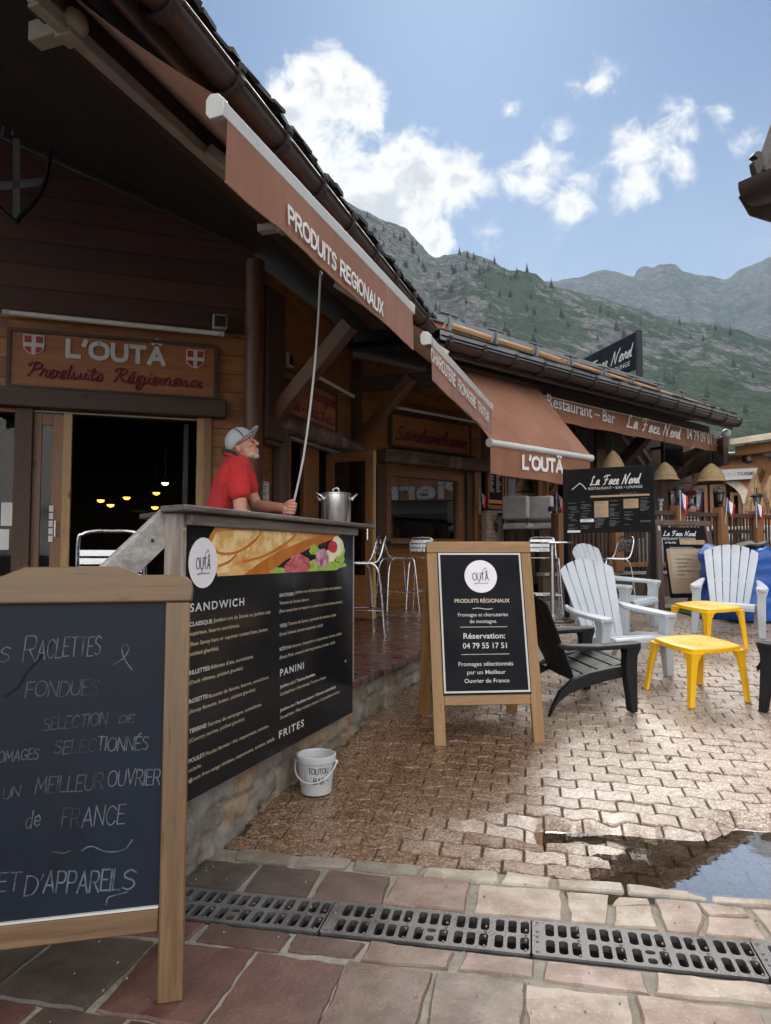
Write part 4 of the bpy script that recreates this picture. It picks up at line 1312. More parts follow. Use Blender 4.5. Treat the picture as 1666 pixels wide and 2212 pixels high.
# jambs, leaves, lintel
wbox_px(W1, 'door_post', M['dark_v'], 33, 880, 60, 1300, -.05, .12, shop)
wbox_px(W1, 'door_post', M['frame'], 442, 884, 453, 1300, -.05, .12, shop)
wbox(W1, 'lintel', M['dark_h'], W1.hit(-200, 900)[0], W1.hit(487, 900)[0], W1.hit(487, 907)[1], W1.hit(487, 868)[1], -.13, .02, shop, bevel=.015)
leaf = thing('door', None, None, W1.M)
def leafdoor(pl, x0, x1, z0, z1, y, parent, mats=('frame', 'frame_h', 'glass_dark'), st=.11, rail=.42, glass_m=None, edge=None):
    mb = MB()
    mb.box(x0, x0 + st, y, y + .05, z0, z1); mb.box(x1 - st, x1, y, y + .05, z0, z1)
    d = attach(mb.build('door', M[mats[0]], bevel=.004), parent, pl.M)
    mb = MB(); mb.box(x0 + st, x1 - st, y + .003, y + .047, z0, z0 + rail); mb.build('bottom_rail', M[mats[1]], d, bevel=.003)
    mb = MB(); mb.box(x0 + st, x1 - st, y + .003, y + .047, z1 - .12, z1); mb.build('top_rail', M[mats[1]], d, bevel=.003)
    mb = MB(); mb.box(x0 + st, x1 - st, y + .02, y + .027, z0 + rail, z1 - .12)
    mb.build('pane', M[mats[2]], d)
    mb = MB(); hx = x1 - st / 2
    mb.tube([(hx, y - .05, z0 + 1.0), (hx, y - .05, z0 + 1.16)], .012, 6); mb.tube([(hx, y, z0 + 1.02), (hx, y - .05, z0 + 1.02)], .009, 6); mb.tube([(hx, y, z0 + 1.14), (hx, y - .05, z0 + 1.14)], .009, 6)
    mb.build('handle', M['alu'], d)
    return d
bpy.data.objects.remove(leaf)
xa, xb = W1.hit(62, 1000)[0], W1.hit(137, 1000)[0]
d1 = leafdoor(W1, xa, xb, ZF + .01, dtop - .01, .03, shop)
wbox_px(W1, 'door_stop', M['frame_pale'], 138, 893, 147, 1300, -.03, .04, shop)
mb = MB(); a = W1.hit(112, 1062, .02); 
for k in range(5): mb.box(a[0] - .02, a[0] + .02, .012, .019, a[1] - .20 - .075 * k, a[1] - .14 - .075 * k)
attach(mb.build('sticker', M['paper'], None), d1, W1.M); mb = None
for c in list(d1.children):
    if c.name.startswith('sticker'): c.matrix_basis = Matrix()
wbox(W1, 'door_frame', M['dark_h'], W1.hit(147, 900)[0], xg_, dtop - .002, dtop + .09, .0, .1, shop)
xg = W1.hit(404, 1000)[0]
side = PL(W1.pt(xg + .02, 0, .1), W1.w * 1.0)        # right leaf swung inwards
leafdoor(side, .02, .20, ZF + .01, dtop - .03, -.0, shop, ('black_metal', 'black_metal', 'glass_dark'), .06, .1)
wbox_px(W1, 'door_stop', M['frame_pale'], 427, 890, 441, 1300, -.03, .09, shop)
_zt = W1.hit(235, 896)[1]; wbox(W1, 'door_track', M['beige_metal'], dx0, dx1, _zt - .012, _zt, -.012, -.002, shop, bevel=0)
# room behind, with lamps
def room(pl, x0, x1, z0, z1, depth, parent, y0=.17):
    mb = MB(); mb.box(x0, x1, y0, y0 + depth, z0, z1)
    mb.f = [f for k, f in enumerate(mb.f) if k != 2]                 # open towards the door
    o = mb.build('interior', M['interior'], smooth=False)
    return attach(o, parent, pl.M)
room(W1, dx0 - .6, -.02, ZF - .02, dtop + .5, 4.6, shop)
mb = MB(); mb.box(dx0 + .9, dx1 - .5, 3.6, 4.2, ZF, ZF + 1.2); mb.box(dx0 + .9, dx1 - .5, 4.3, 4.6, ZF + 1.5, ZF + 1.54)
attach(mb.build('shelf', M['shelf'], bevel=.01), shop, W1.M)
mb = MB(); mb.box(dx0 + 1.2, dx1 - .1, 4.3, 4.7, ZF + 1.0, ZF + 1.45)
for k in range(6): mb.box(dx0 + 1.2 + k * .22, dx0 + 1.36 + k * .22, 4.15, 4.3, ZF + 1.2, ZF + 1.28 + .05 * (k % 3))
attach(mb.build('cabinet', M['frame'], bevel=.01), shop, W1.M)
for k, (px, py, dd, lab) in enumerate([(218, 1080, 10.2, 'glowing yellow pendant lamp furthest left inside the dark doorway'), (239, 1090, 9.6, 'lowest left glowing pendant lamp inside the doorway'), (274, 1074, 11, 'glowing pendant lamp in the middle of the dark doorway'),
                                      (338, 1064, 10, 'glowing pendant lamp just below the white one in the doorway'), (335, 1095, 10.6, 'lowest right glowing pendant lamp inside the doorway'), (357, 1043, 9.0, 'largest pendant lamp with white glow inside the doorway')]):
    p = P(px, py, dd); s_ = dd / 1580
    L = thing('pendant_lamp', lab, 'pendant lamp', p, group='lit pendant lamps inside the shop')
    r0 = 7.6 * s_
    mb = MB(); mb.lathe([(r0 * cos(R(a)), -r0 * .75 * sin(R(a))) for a in (0, 20, 40, 60, 75, 89.9)], 14); mb.build('bulb', M['lamp_white' if k == 5 else 'lamp_glow'], L)
    mb = MB(); mb.lathe([(r0 * 1.7, .002), (r0 * 1.5, r0 * .3), (r0 * .6, r0 * .8), (r0 * .25, r0 * 1.5), (.001, r0 * 1.55)], 14); mb.build('lamp_shade', M['black_metal'], L)
    mb = MB(); mb.tube([(0, 0, r0 * 1.5), (0, 0, max(.4, dtop + .45 - p.z))], .006, 5); mb.build('cord', M['black_metal'], L)

# --- corner log and the wall with the log framed door
mb = MB(); mb.tube([(0.0, -.05, ZF), (0, -.05, 4.85)], .105, 10)
attach(mb.build('corner_log', M['corner']), shop, W1.M)
jx0, jx1 = W2.hit(586, 1000)[0], W2.hit(604, 1000)[0]
ox1 = W2.hit(742, 1000)[0]; L2 = W2.hit(762, 1000)[0]
ltop = W2.hit(607, 927)[1]
panel(W2, 'wall', M['larch_h'], .0, L2, ZF, 4.86, [(jx1 - .02, ox1, ZF + .004, ltop)], parent=shop)
mb = MB(); mb.tube([((jx0 + jx1) / 2, -.06, ZF), ((jx0 + jx1) / 2, -.06, ltop + .08)], [.11, .10], 9); attach(mb.build('door_post', M['log']), shop, W2.M)
lg = MB()
za, zb = W2.hit(591, 912)[1], W2.hit(754, 966)[1]
nseg = 24
rings = []
for k in range(nseg + 1):
    t = k / nseg; x = jx0 - .08 + (L2 - jx0 + .06) * t
    rr = .115 + .02 * noise.noise(V((x * 3, 1, 0)))
    zc = za + (zb - za) * t * .3
    rings.append([(x, -.09 + rr * .9 * cos(2 * pi * q / 10) * (1 + .18 * noise.noise(V((x * 4, q, 0)))), zc + rr * sin(2 * pi * q / 10) * (1 + .22 * noise.noise(V((x * 5, q, 9))))) for q in range(10)])
lg.loft(rings); attach(lg.build('lintel', M['rough_log'], angle=60), shop, W2.M)
wbox(W2, 'door_frame', M['frame'], jx1 + .01, W2.hit(626, 1000)[0], ZF, ltop - .06, -.02, .1, shop)
x_, z_ = W2.hit(660, 962); wbox(W2, 'shutter_box', M['white_alu'], jx1, ox1, ltop - .07, ltop + .02, .0, .08, shop)
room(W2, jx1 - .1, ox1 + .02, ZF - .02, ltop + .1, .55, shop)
xi0, xi1 = W2.hit(665, 1050)[0], W2.hit(697, 1050)[0]
wbox(W2, 'door_frame', M['frame'], xi0, xi1, ZF, ltop - .08, .05, .11, shop)
# glazed leaf swung out over the terrace
hz = W2.hit(700, 981)[1]
h0 = W2.pt(W2.hit(700, 1000)[0], 0, -.03)
df = F * (hz - 1.66) / (1197 - 972)
h1 = P(807, 1197, df)
lf = PL((h0.x, h0.y, 0), (h1.x - h0.x, h1.y - h0.y, 0))
lw = (V((h1.x, h1.y, 0)) - V((h0.x, h0.y, 0))).length
dl = leafdoor(lf, 0, lw, ZF + .02, hz, 0, shop, ('frame', 'frame_h', 'glass_dark'), .12, .55)
mb = MB(); mb.box(lw - .012, lw + .006, -.004, .054, ZF + .02, hz); mb.build('door_edge', M['frame_pale'], dl)

# --- wall of the sandwich counter window
L3 = W3.hit(1040, 1100)[0]
gx0, gx1 = W3.hit(838, 1100)[0], W3.hit(988, 1100)[0]
gz0, gz1 = W3.hit(900, 1166)[1], W3.hit(900, 1030)[1]
panel(W3, 'wall', M['larch_low'], .0, L3, ZF, W3.hit(915, 990)[1], [(gx0, gx1, gz0, gz1)], parent=shop)
panel(W3, 'wall', M['larch_h'], .0, L3, W3.hit(915, 990)[1], 4.56, parent=shop, y=.002)
wb = MB(); vs, fs = plate([(gx0 - .16, gz0 - .12), (gx1 + .12, gz0 - .12), (gx1 + .12, gz1 + .17), (gx0 - .16, gz1 + .17)], [[(gx0 + .02, gz0 + .02), (gx1 - .02, gz0 + .02), (gx1 - .02, gz1 - .02), (gx0 + .02, gz1 - .02)]], .07)
wb.add([(v[0], -.02 - v[2], v[1]) for v in vs], fs)
win3 = attach(wb.build('window', M['frame_h'], bevel=.006, smooth=False), shop, W3.M)
mb = MB(); mb.box(gx0, gx1, .01, .016, gz0, gz1); mb.build('pane', M['glass'], win3)
mb = MB(); mb.box(gx0 - .1, gx1 + .3, -.2, -.05, gz0 - .07, gz0 - .03); mb.build('sill', M['counter'], win3, bevel=.005)
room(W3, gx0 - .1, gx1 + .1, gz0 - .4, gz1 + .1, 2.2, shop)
mb = MB(); mb.box(gx0 - .08, gx1 + .08, .6, 1.1, gz0 - .38, gz0 + .12); mb.box(gx0 - .08, gx1 + .08, 2.0, 2.2, gz0 + .5, gz0 + .53)
attach(mb.build('shelf', M['shelf'], bevel=.008), shop, W3.M)
for px in (826, 1020):
    wbox_px(W3, 'window_post', M['dark_v'], px - 10, 1002, px + 10, 1330, -.12, .02, shop)
wbox_px(W3, 'door_panel', pm('grey painted panel', (.2, .2, .205), .6), 1000, 1006, 1015, 1300, -.04, .01, shop, bevel=.002)
wbox_px(W3, 'corner_post', M['frame'], 1026, 985, 1042, 1330, -.16, .0, shop)
x0, x1 = W3.hit(813, 988)[0], W3.hit(1040, 1008)[0]
zc = W3.hit(915, 996)[1]
mb = MB(); rings = []
for k in range(17):
    x = x0 + (x1 - x0) * k / 16
    rings.append([(x, -.13 + sy * (.11 + .012 * noise.noise(V((x * 3, sy, sz)))), zc + sz * (.10 + .016 * noise.noise(V((x * 4, sz, sy * 3))))) for sy, sz in ((-1, -1), (1, -1), (1, 1), (-1, 1))])
mb.loft(rings); attach(mb.build('lintel', M['rough_log'], bevel=.02), shop, W3.M)

# --- roof, soffit, gutter
ZG = 4.3
g1a, g1b = Pz(340, 0, ZG), Pz(922, 709, ZG)
gd = (g1b - g1a).normalized()
g1s = g1a - gd * 4.6
g2a, g2b = Pz(952, 738, ZG), Pz(1592, 912, ZG)
def eave(parent, a, b, slope, back, tag_seed, hooks, hook0, slates=True, ext=0.0):
    d = (b - a).normalized(); L = (b - a).length
    n = V((-d.y, d.x, 0))                             # towards the building
    fr = PL(a, d); sl = tan(R(slope))
    mb = MB()                                         # roof boards seen from below
    X = L + ext
    mb.add([(-.0, .06, .02), (X, .06, .02), (X, back, .02 + back * sl), (-.0, back, .02 + back * sl)], [(0, 1, 2, 3)])
    mb.add([(-.0, -.02, .09), (L, -.02, .09), (X, .3, .09), (X, back, .11 + back * sl), (0, back, .11 + back * sl)], [(4, 3, 2, 1, 0)])
    mb.add([(0, .06, .02), (L, .06, .02), (L, -.02, .09), (0, -.02, .09)], [(0, 3, 2, 1)])
    mb.add([(L, .06, .02), (L, back, .02 + back * sl), (L, back, .11 + back * sl), (L, -.02, .09)], [(0, 1, 2, 3)])
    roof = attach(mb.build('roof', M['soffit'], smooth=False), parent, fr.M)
    if slates:
        sm = MB(); rr = random.Random(tag_seed)
        for crs in range(4):
            x = -.2
            while x < L:
                w = rr.uniform(.08, .2)
                y0 = -.08 + crs * .22 + rr.uniform(-.03, .03)
                z0 = .115 + (y0 + .08) * sl + crs * .016 + rr.uniform(0, .012)
                th = rr.uniform(.018, .04)
                sm.add([(x + .004, y0, z0), (x + w - .004, y0 + rr.uniform(-.015, .015), z0), (x + w - .004, y0 + .34, z0 + .34 * sl), (x + .004, y0 + .34, z0 + .34 * sl),
                        (x + .004, y0, z0 + th), (x + w - .004, y0 + rr.uniform(-.015, .015), z0 + th), (x + w - .004, y0 + .34, z0 + th + .34 * sl), (x + .004, y0 + .34, z0 + th + .34 * sl)],
                       [(0, 3, 2, 1), (4, 5, 6, 7), (0, 1, 5, 4), (1, 2, 6, 5), (2, 3, 7, 6), (3, 0, 4, 7)])
                x += w
        sm.build('slates', M['slate'], roof, smooth=False)
    gm_ = MB(); r0, r1 = .085, .079
    prof = [(r0 * cos(R(t)), r0 * sin(R(t))) for t in range(180, 361, 15)] + [(r1 * cos(R(t)), r1 * sin(R(t))) for t in range(360, 179, -15)]
    gm_.loft([[(x, -.02 + p[0], p[1]) for p in prof] for x in [L * k / 12 for k in range(13)]])
    gut = attach(gm_.build('gutter', M['gutter'], angle=50), parent, fr.M)
    mb = MB(); mb.tube([(0, -.02 - r0 - .004, .004), (L, -.02 - r0 - .004, .004)], .0125, 8); mb.build('gutter_bead', M['gutter'], gut)
    hx = hook0
    while hx < L:
        mb = MB()
        ring = [(-.02 + (r0 + .018) * cos(R(t)), (r0 + .018) * sin(R(t))) for t in range(178, 400, 17)]
        pts = [(-.118, .06), (-.128, .045), (-.125, .02), (-.116, .012)] + ring[1:] + [(.06, .09)]
        for q in range(len(pts) - 1):
            (y0, z0), (y1, z1) = pts[q], pts[q + 1]
            mb.bar((hx, y0, z0), (hx, y1, z1), .05, .024, up=V((0, -(z1 - z0), (y1 - y0))))
        mb.build('gutter_hook', M['hook'], gut, smooth=False)
        hx += hooks
    mb = MB(); mb.box(0, L, .075, .10, -.14, .06); attach(mb.build('fascia_board', M['dark_h'], bevel=.004), parent, fr.M)
    return fr, L, roof, gut
ER1, EL1, roof1, gut1 = eave(shop, g1s, g1b, 22, 6.2, 11, .62, .25, ext=4.2)
# purlin, rafters' heads and braces under the eaves
mb = MB(); mb.box(4.2, EL1 - .3, .42, .58, -.06, .12); attach(mb.build('purlin', M['dark_h'], bevel=.01), shop, ER1.M)
mb = MB(); mb.bar(W2.pt(L2 - .05, 4.12, .02), W2.pt(L2 - .05, 4.12, 0) + ER1.w * -1.5, .15, .2); attach(mb.build('tie_beam', M['dark_h'], bevel=.01), shop, Matrix())
xv0, xv1 = W2.hit(551, 800)[0], W2.hit(590, 800)[0]
vz = W2.hit(570, 952)[1]
mb = MB(); mb.box(xv0, xv1, -.16, .0, vz, 4.6); mb.box(xv0 + .04, xv1 - .04, -.12, -.02, vz - .06, vz)
attach(mb.build('brace_post', M['dark_v'], bevel=.008), shop, W2.M)
def brace(a, b, w, h, mat='brace'):
    d = (b - a); L = d.length
    pl = PL(a, d, d.cross(V((d.y, -d.x, 0))).normalized() * -1 if False else V((0, 0, 1)))
    x = d.normalized(); up = (Z - x * Z.dot(x)).normalized(); into = up.cross(x)
    Mx = Matrix(((x.x, into.x, up.x, a.x), (x.y, into.y, up.y, a.y), (x.z, into.z, up.z, a.z), (0, 0, 0, 1)))
    mb = MB(); mb.box(0, L, -w / 2, w / 2, -h / 2, h / 2)
    return attach(mb.build('brace', M[mat], bevel=.01), shop, Mx)
brace(W2.pt(W2.hit(574, 905)[0], W2.hit(574, 905)[1], -.1), Pz(757, 700, 4.1), .14, .17)
brace(W2.pt(L2 - .03, W2.hit(766, 965)[1], -.06), Pz(890, 815, 4.1), .13, .15)
mb = MB(); q = W2.pt(L2, 0, -.05); mb.box(-.07, .07, -.07, .07, ZF, 4.5); attach(mb.build('corner_post', M['dark_v'], bevel=.01), shop, Matrix.Translation((q.x, q.y, 0)) @ Matrix.Rotation(-R(19.4), 4, 'Z'))

# ------------------------------------------------------------------ things fixed to the shop walls
def tube_lamp(pl, pxa, pya, pxb, pyb, y, label, r=.022):
    xa, za = pl.hit(pxa, pya, y); xb, zb = pl.hit(pxb, pyb, y)
    L = thing('tube_lamp', label, 'tube lamp', PL(pl.pt(xa, za, y), pl.r).M, group='unlit fluorescent tubes above the signs')
    ln = xb - xa
    mb = MB(); mb.tube([(0.04, 0, 0), (ln - .04, 0, zb - za)], r, 10); mb.build('tube', M['tube'], L)
    for s in (0, 1):
        mb = MB(); c = V((ln * s, 0, (zb - za) * s)); e = V((.06 * (1 - 2 * s), 0, 0)); mb.tube([c, c + e], r * 1.15, 10); mb.build('end_cap', M['white_alu'], L)
    for s in (.2, .8):
        mb = MB(); mb.box(ln * s - .012, ln * s + .012, 0, -y - .001, (zb - za) * s - .03, (zb - za) * s - r * .6); mb.build('bracket', M['beige_metal'], L)
tube_lamp(W1, 5, 674, 484, 722, -.12, 'long white fluorescent tube above the large carved sign by the wide doorway', .026)
tube_lamp(W2, 668, 803, 764, 856, -.16, 'white fluorescent tube behind the crank pole above the log framed door', .024)
tube_lamp(W3, 858, 880, 1036, 913, -.14, 'white fluorescent tube above the small carved sign over the counter window', .022)

def shield(parent, pl, px, py, w, h, y):
    x, z = pl.hit(px, py, y)
    pts = [(-w / 2, h / 2), (w / 2, h / 2), (w / 2, -.1 * h), (w * .42, -.28 * h), (w * .22, -.42 * h), (0, -h / 2), (-w * .22, -.42 * h), (-w * .42, -.28 * h), (-w / 2, -.1 * h)]
    mb = MB(); mb.prism([(x + a, z + b) for a, b in pts], y - .006, y + .012); s_ = mb.build('shield', M['white_print'], parent)
    k = .9
    cw = w * .105
    rm = MATS.get('shield red') or pm('shield red', (.33, .012, .03), .5)
    for sx in (-1, 1):
        q = MB(); q.prism([(x + sx * cw, z + h * .44), (x + sx * w * .44, z + h * .44), (x + sx * w * .44, z + cw), (x + sx * cw, z + cw)][::sx], y - .009, y - .007); q.build('red_quarter', rm, s_); q = MB()
        q.prism([(x + sx * cw, z - cw), (x + sx * w * .44, z - cw), (x + sx * w * .37, z - .27 * h), (x + sx * w * .2, z - .38 * h), (x + sx * cw, z - .435 * h)][::sx], y - .009, y - .007); q.build('red_quarter', rm, s_)
def carved(pl, label, corners, y, lines, extra=None, name='shop_sign', moulding=.035):
    x0, x1, z0, z1 = corners
    t = thing(name, label, 'sign', PL(pl.pt(x0, z0, y), pl.r).M, group='carved wooden shop signs')
    w, h = x1 - x0, z1 - z0
    mb = MB(); mb.box(moulding * .6, w - moulding * .6, 0, -y, moulding * .6, h - moulding * .6); mb.build('board', M['signwood'], t)
    vs, fs = plate([(0, 0), (w, 0), (w, h), (0, h)], [[(moulding, moulding), (w - moulding, moulding), (w - moulding, h - moulding), (moulding, h - moulding)]], .05)
    mb = MB(); mb.add([(v[0], .005 - v[2], v[1]) for v in vs], fs); mb.build('moulding', M['dark_h'], t, bevel=.006, smooth=False)
    mb = MB()
    for s, xa, za, hh, ww, wd, slope in lines:
        mb.strokes(s, xa, za, hh, ww, -.006, wd, SCR, slant=.12, slope=slope, gap=-.02, depth=1)
    mb.build('lettering', M['maroon'], t)
    return t
y_ = -.07
c1 = (W1.hit(15, 760, y_)[0], W1.hit(470, 760, y_)[0], W1.hit(470, 866, y_)[1], W1.hit(470, 746, y_)[1])
x_a, z_a = W1.hit(56, 812, y_); x_b, z_b = W1.hit(438, 838, y_)
s1 = carved(W1, 'wide carved sign with two red shields above the wide doorway', c1, y_, [('Produits Régionaux', x_a - c1[0], z_a - c1[2], .135, x_b - x_a, .028, (z_b - z_a) / (x_b - x_a))])
xa, za = W1.hit(142, 772, y_); xb, zb = W1.hit(362, 791, y_)
mb = MB(); mb.strokes("L'OUTÄ", xa - c1[0] + .02, za - c1[2] + .015, .155, xb - xa - .06, -.012, .044, CAPS, slope=(zb - za) / (xb - xa), gap=.24)
vs = list(mb.v); mb.build('lettering', M['white_print'], s1)
class _Loc: pass
loc1 = PL(W1.pt(c1[0], c1[2], y_), W1.r)
shield(s1, loc1, 73, 745, .19, .2, -.008)
shield(s1, loc1, 422, 776, .185, .2, -.008)
y_ = -.10
c2 = (W2.hit(592, 800, y_)[0], W2.hit(727, 880, y_)[0], W2.hit(660, 912, y_)[1], W2.hit(660, 818, y_)[1])
a1, b1 = W2.hit(594, 838, y_), W2.hit(730, 890, y_)
a2, b2 = W2.hit(607, 880, y_), W2.hit(724, 923, y_)
carved(W2, 'carved two line sign half hidden behind the diagonal brace', c2, y_, [('Charcuterie Fromagerie', .05, .34, .14, c2[1] - c2[0] - .1, .03, 0), ('Traiteur - Cave à vin', .08, .10, .14, c2[1] - c2[0] - .2, .03, 0)])
y_ = -.08
c3 = (W3.hit(843, 900, y_)[0], W3.hit(1017, 930, y_)[0], W3.hit(930, 976, y_)[1], W3.hit(930, 904, y_)[1])
carved(W3, 'small carved single word sign over the counter window', c3, y_, [('Sandwicherie', .10, .13, .20, c3[1] - c3[0] - .2, .044, 0)])

def flood(pl, px, py, label, y=-.14, tilt=25):
    x, z = pl.hit(px, py, y)
    t = thing('floodlight', label, 'floodlight', PL(pl.pt(x, z, y), pl.r).M, group='floodlights under the eaves')
    mb = MB(); mb.box(-.075, .075, -.05, .03, -.09, .06); h = mb.build('housing', M['beige_metal'], t, bevel=.008)
    mb = MB(); mb.box(-.06, .06, -.056, -.051, -.075, .045); mb.build('lens', M['glass_lamp'], h)
    mb = MB(); mb.tube([(-.085, .0, 0), (-.085, .06, .09), (0, -y * .9, .1), (.085, .06, .09), (.085, 0, 0)], .009, 6); mb.build('bracket', M['black_metal'], t)
    mb = MB(); mb.tube(spline([(.05, .03, -.06), (.11, .05, -.12), (.14, .1, -.06), (.1, -y, 0)], 4), .006, 5); mb.build('cable', M['black_metal'], t)
flood(W1, 475, 694, 'small pale floodlight right of the long tube lamp')
flood(W2, 622, 776, 'pale floodlight tucked behind the diagonal brace')
x, z = W2.hit(566, 1061, -.006)
no = thing('notice', 'white printed notice in a clear sleeve on the plank wall', 'notice', PL(W2.pt(x, z, -.006), W2.r).M)
mb = MB(); mb.box(-.16, .16, -.002, .004, -.12, .115); mb.build('sheet', M['paper'], no)
mb = MB()
for k in range(7): mb.box(-.12, .12 - .05 * (k % 3), -.0035, -.0028, .055 - .025 * k, .062 - .025 * k)
mb.box(-.03, .03, -.0035, -.0028, .085, .1); mb.build('lettering', M['print_dark'], no)

# wrought iron shield lamp hanging from a chain in the gable
x, z = W1.hit(40, 400, -.5)
sh = thing('hanging_shield', 'dark wrought iron shield with a cross hanging from a chain under the awning', 'hanging sign', PL(W1.pt(x, z, -.5), W1.r).M)
def at_(px, py):
    a = W1.hit(px, py, -.5); return (a[0] - x, 0, a[1] - z)
mb = MB(); mb.tube(spline([at_(-60, 260), at_(40, 262), at_(112, 258), at_(108, 330), at_(100, 385), at_(80, 430), at_(42, 470), at_(34, 478), at_(0, 450), at_(-40, 400), at_(-60, 330)], 3, True), .022, 6, True); mb.build('rim', M['black_metal'], sh)
mb = MB(); mb.bar(at_(-60, 410), at_(98, 392), .02, .075); mb.bar(at_(36, 300), at_(36, 476), .02, .06, up=V((1, 0, 0))); mb.build('cross', M['flash'], sh)
mb = MB()
for k in range(5): a = at_(4 + 22 * k, 292); mb.bar(a, (a[0] + .02, 0, a[2] + .17), .012, .022, up=V((1, 0, 0)))
mb.build('lettering', M['flash'], sh)
mb = MB(); c0, c1_ = V(at_(112, 258)), V(at_(132, 140))
for k in range(7):
    p, q = c0 + (c1_ - c0) * (k / 7), c0 + (c1_ - c0) * ((k + .95) / 7); mb.tube([p, q], .012 if k % 2 else .018, 5)
mb.build('chain', M['black_metal'], sh)
# small things on the ledge inside the counter window
def on_w3(px, py, y): x, z = W3.hit(px, py, y); return W3.pt(x, z, y)
jl = ['white jar furthest left on the counter inside the window', 'middle white jar inside the counter window', 'right white jar inside the counter window']
for k, px in enumerate((845, 853, 861)):
    p = on_w3(px, 1149, .8)
    j = thing('jar', jl[k], 'jar', p, group='jars inside the counter window')
    mb = MB(); mb.lathe([(.0001, 0), (.028, 0), (.03, .02), (.03, .11), (.022, .125)], 12); mb.build('body', M['paper'], j)
    mb = MB(); mb.lathe([(.025, .118), (.025, .145), (.0001, .146)], 12); mb.build('lid', M['black_metal'], j)
p = on_w3(886, 1168, .8)
bx = thing('paper_box', 'white carton with black lettering inside the counter window', 'box', PL(p, W3.r).M)
mb = MB(); mb.box(-.11, .11, -.06, .06, 0, .15); mb.build('carton', M['paper'], bx, bevel=.003)
mb = MB(); mb.text('OUTÂ', -.08, .04, .05, .09, -.062); mb.build('lettering', M['print_dark'], bx)
# ------------------------------------------------------------------ awnings
def Lz(px, py, z): return Pz(px, py, z)
def awning_bar(parent, a, b, r, mat, name='front_bar', flat=True):
    """front profile with shaped end caps; a -> b"""
    d = (b - a).normalized(); L = (b - a).length
    fr = PL(a, d)
    mb = MB()
    prof = [(-.035, -.05), (.03, -.055), (.05, -.03), (.05, .03), (.03, .055), (-.01, .05), (-.04, .02)]
    prof = [(p[0] * r, p[1] * r) for p in prof]
    mb.loft([[(x, p[0], p[1]) for p in prof] for x in (.02, L - .02)])
    bar = attach(mb.build(name, M[mat], angle=25, bevel=.003), parent, fr.M)
    for x0, x1 in ((-.012, .02), (L - .02, L + .012)):
        mb = MB(); mb.loft([[(x, p[0] * 1.13, p[1] * 1.13 + .0) for p in prof] for x in (x0, x1)])
        mb.build('end_cap', M['white_alu'], bar, bevel=.004)
    return fr, L, bar
def valance(parent, fr, L, h0, h1, seed, mat='awning', x0=.03, x1=None, y=-.03):
    """hanging cloth strip with soft folds and slightly waved hem"""
    rr = random.Random(seed); x1 = L - .03 if x1 is None else x1
    ph = rr.uniform(0, 9)
    def fn(s, t):
        x = x0 + (x1 - x0) * s
        f = noise.noise(V((x * 2.3, ph, 0))) * .016 * t + noise.noise(V((x * 7, ph, 2))) * .004 * t
        sag = .016 * noise.noise(V((x * 1.7, ph, 5)))
        hh = h0 + (h1 - h0) * s
        return (x + .012 * t * noise.noise(V((x, ph, 8))), y + f, -.045 - (hh + sag) * t)
    mb = MB(); mb.sheet(fn, 60, 8)
    o = attach(mb.build('valance', M[mat], smooth=True, angle=180), parent, fr.M)
    mb = MB(); mb.tube([fn(k / 60, 1) for k in range(61)], .0045, 5); mb.build('hem', M[mat], o)
    return o, fn
def fabric_roof(parent, a0, a1, b0, b1, name='cloth', sag=.03):
    def fn(s, t):
        p = (a0 + (a1 - a0) * s) + ((b0 + (b1 - b0) * s) - (a0 + (a1 - a0) * s)) * t
        z = -sag * sin(pi * t) + .007 * sin(s * 26) * t
        return (p.x, p.y, p.z + z)
    mb = MB(); mb.sheet(fn, 40, 10)
    o = mb.build(name, M['awning'], angle=180)
    return attach(o, parent, Matrix())
def arm(parent, p, q, r=.035):
    mb = MB(); m = (p + q) / 2
    mb.bar(p, m, .05, .075); mb.bar(m, q, .045, .065)
    attach(mb.build('folding_arm', M['beige_metal'], bevel=.006), parent, Matrix())
# --- first awning over the counter
pa, pb = P(470, 205, 2.95), P(886, 680, 5.46)
pb.z = pa.z = (pa.z + pb.z) / 2
aw1 = thing('awning', 'longest brown awning with white bar, lettered PRODUITS REGIONAUX', 'awning', pa, group='brown shop awnings')
fr1, LA1, b1 = awning_bar(aw1, pa, pb, .88, 'white_alu')
v1, vf1 = valance(aw1, fr1, LA1, .265, .285, 1)
def let_on(fr, parent, fn_y, text, pxa, pya, pxb, pyb, h, wd, font, mat='awn_print', slant=0.0, gap=.2, jit=0.0, off=.016, depth=0):
    xa, za = fr.hit(pxa, pya, -.03); xb, zb = fr.hit(pxb, pyb, -.03)
    mb = MB(); mb.strokes(text, xa, za, h, xb - xa, 0, wd, font, slant=slant, slope=(zb - za) / (xb - xa), gap=gap, jit=jit)
    mb.v = [(x, fn_y(x, z) - off, z) for x, y, z in mb.v]
    o = mb.build('lettering', M[mat], parent)
    return o
def yv(fn, L):
    def f(x, z):
        s = min(1, max(0, (x - .03) / (L - .06)))
        best = 0.5
        h = -fn(s, 1)[2] - .045
        t = min(1, max(0, (-z - .045) / max(.01, h)))
        return fn(s, t)[1]
    return f
let_on(fr1, v1, yv(vf1, LA1), 'PRODUITS REGIONAUX', 616, 483, 822, 681, .084, .0185, CAPS, gap=.2)
nb = V((-cos(R(19)), sin(R(19)), 0))
ra, rb = pa + nb * .95 + Z * .86, pb + nb * .95 + Z * .86
fabric_roof(aw1, ra, rb, pa + Z * .045, pb + Z * .045)
q0, q1 = Pz(88, 28, 4.02), None
fb = PL(ra - Z * .14 - (rb - ra).normalized() * .02, rb - ra)
mb = MB(); LB = (rb - ra).length
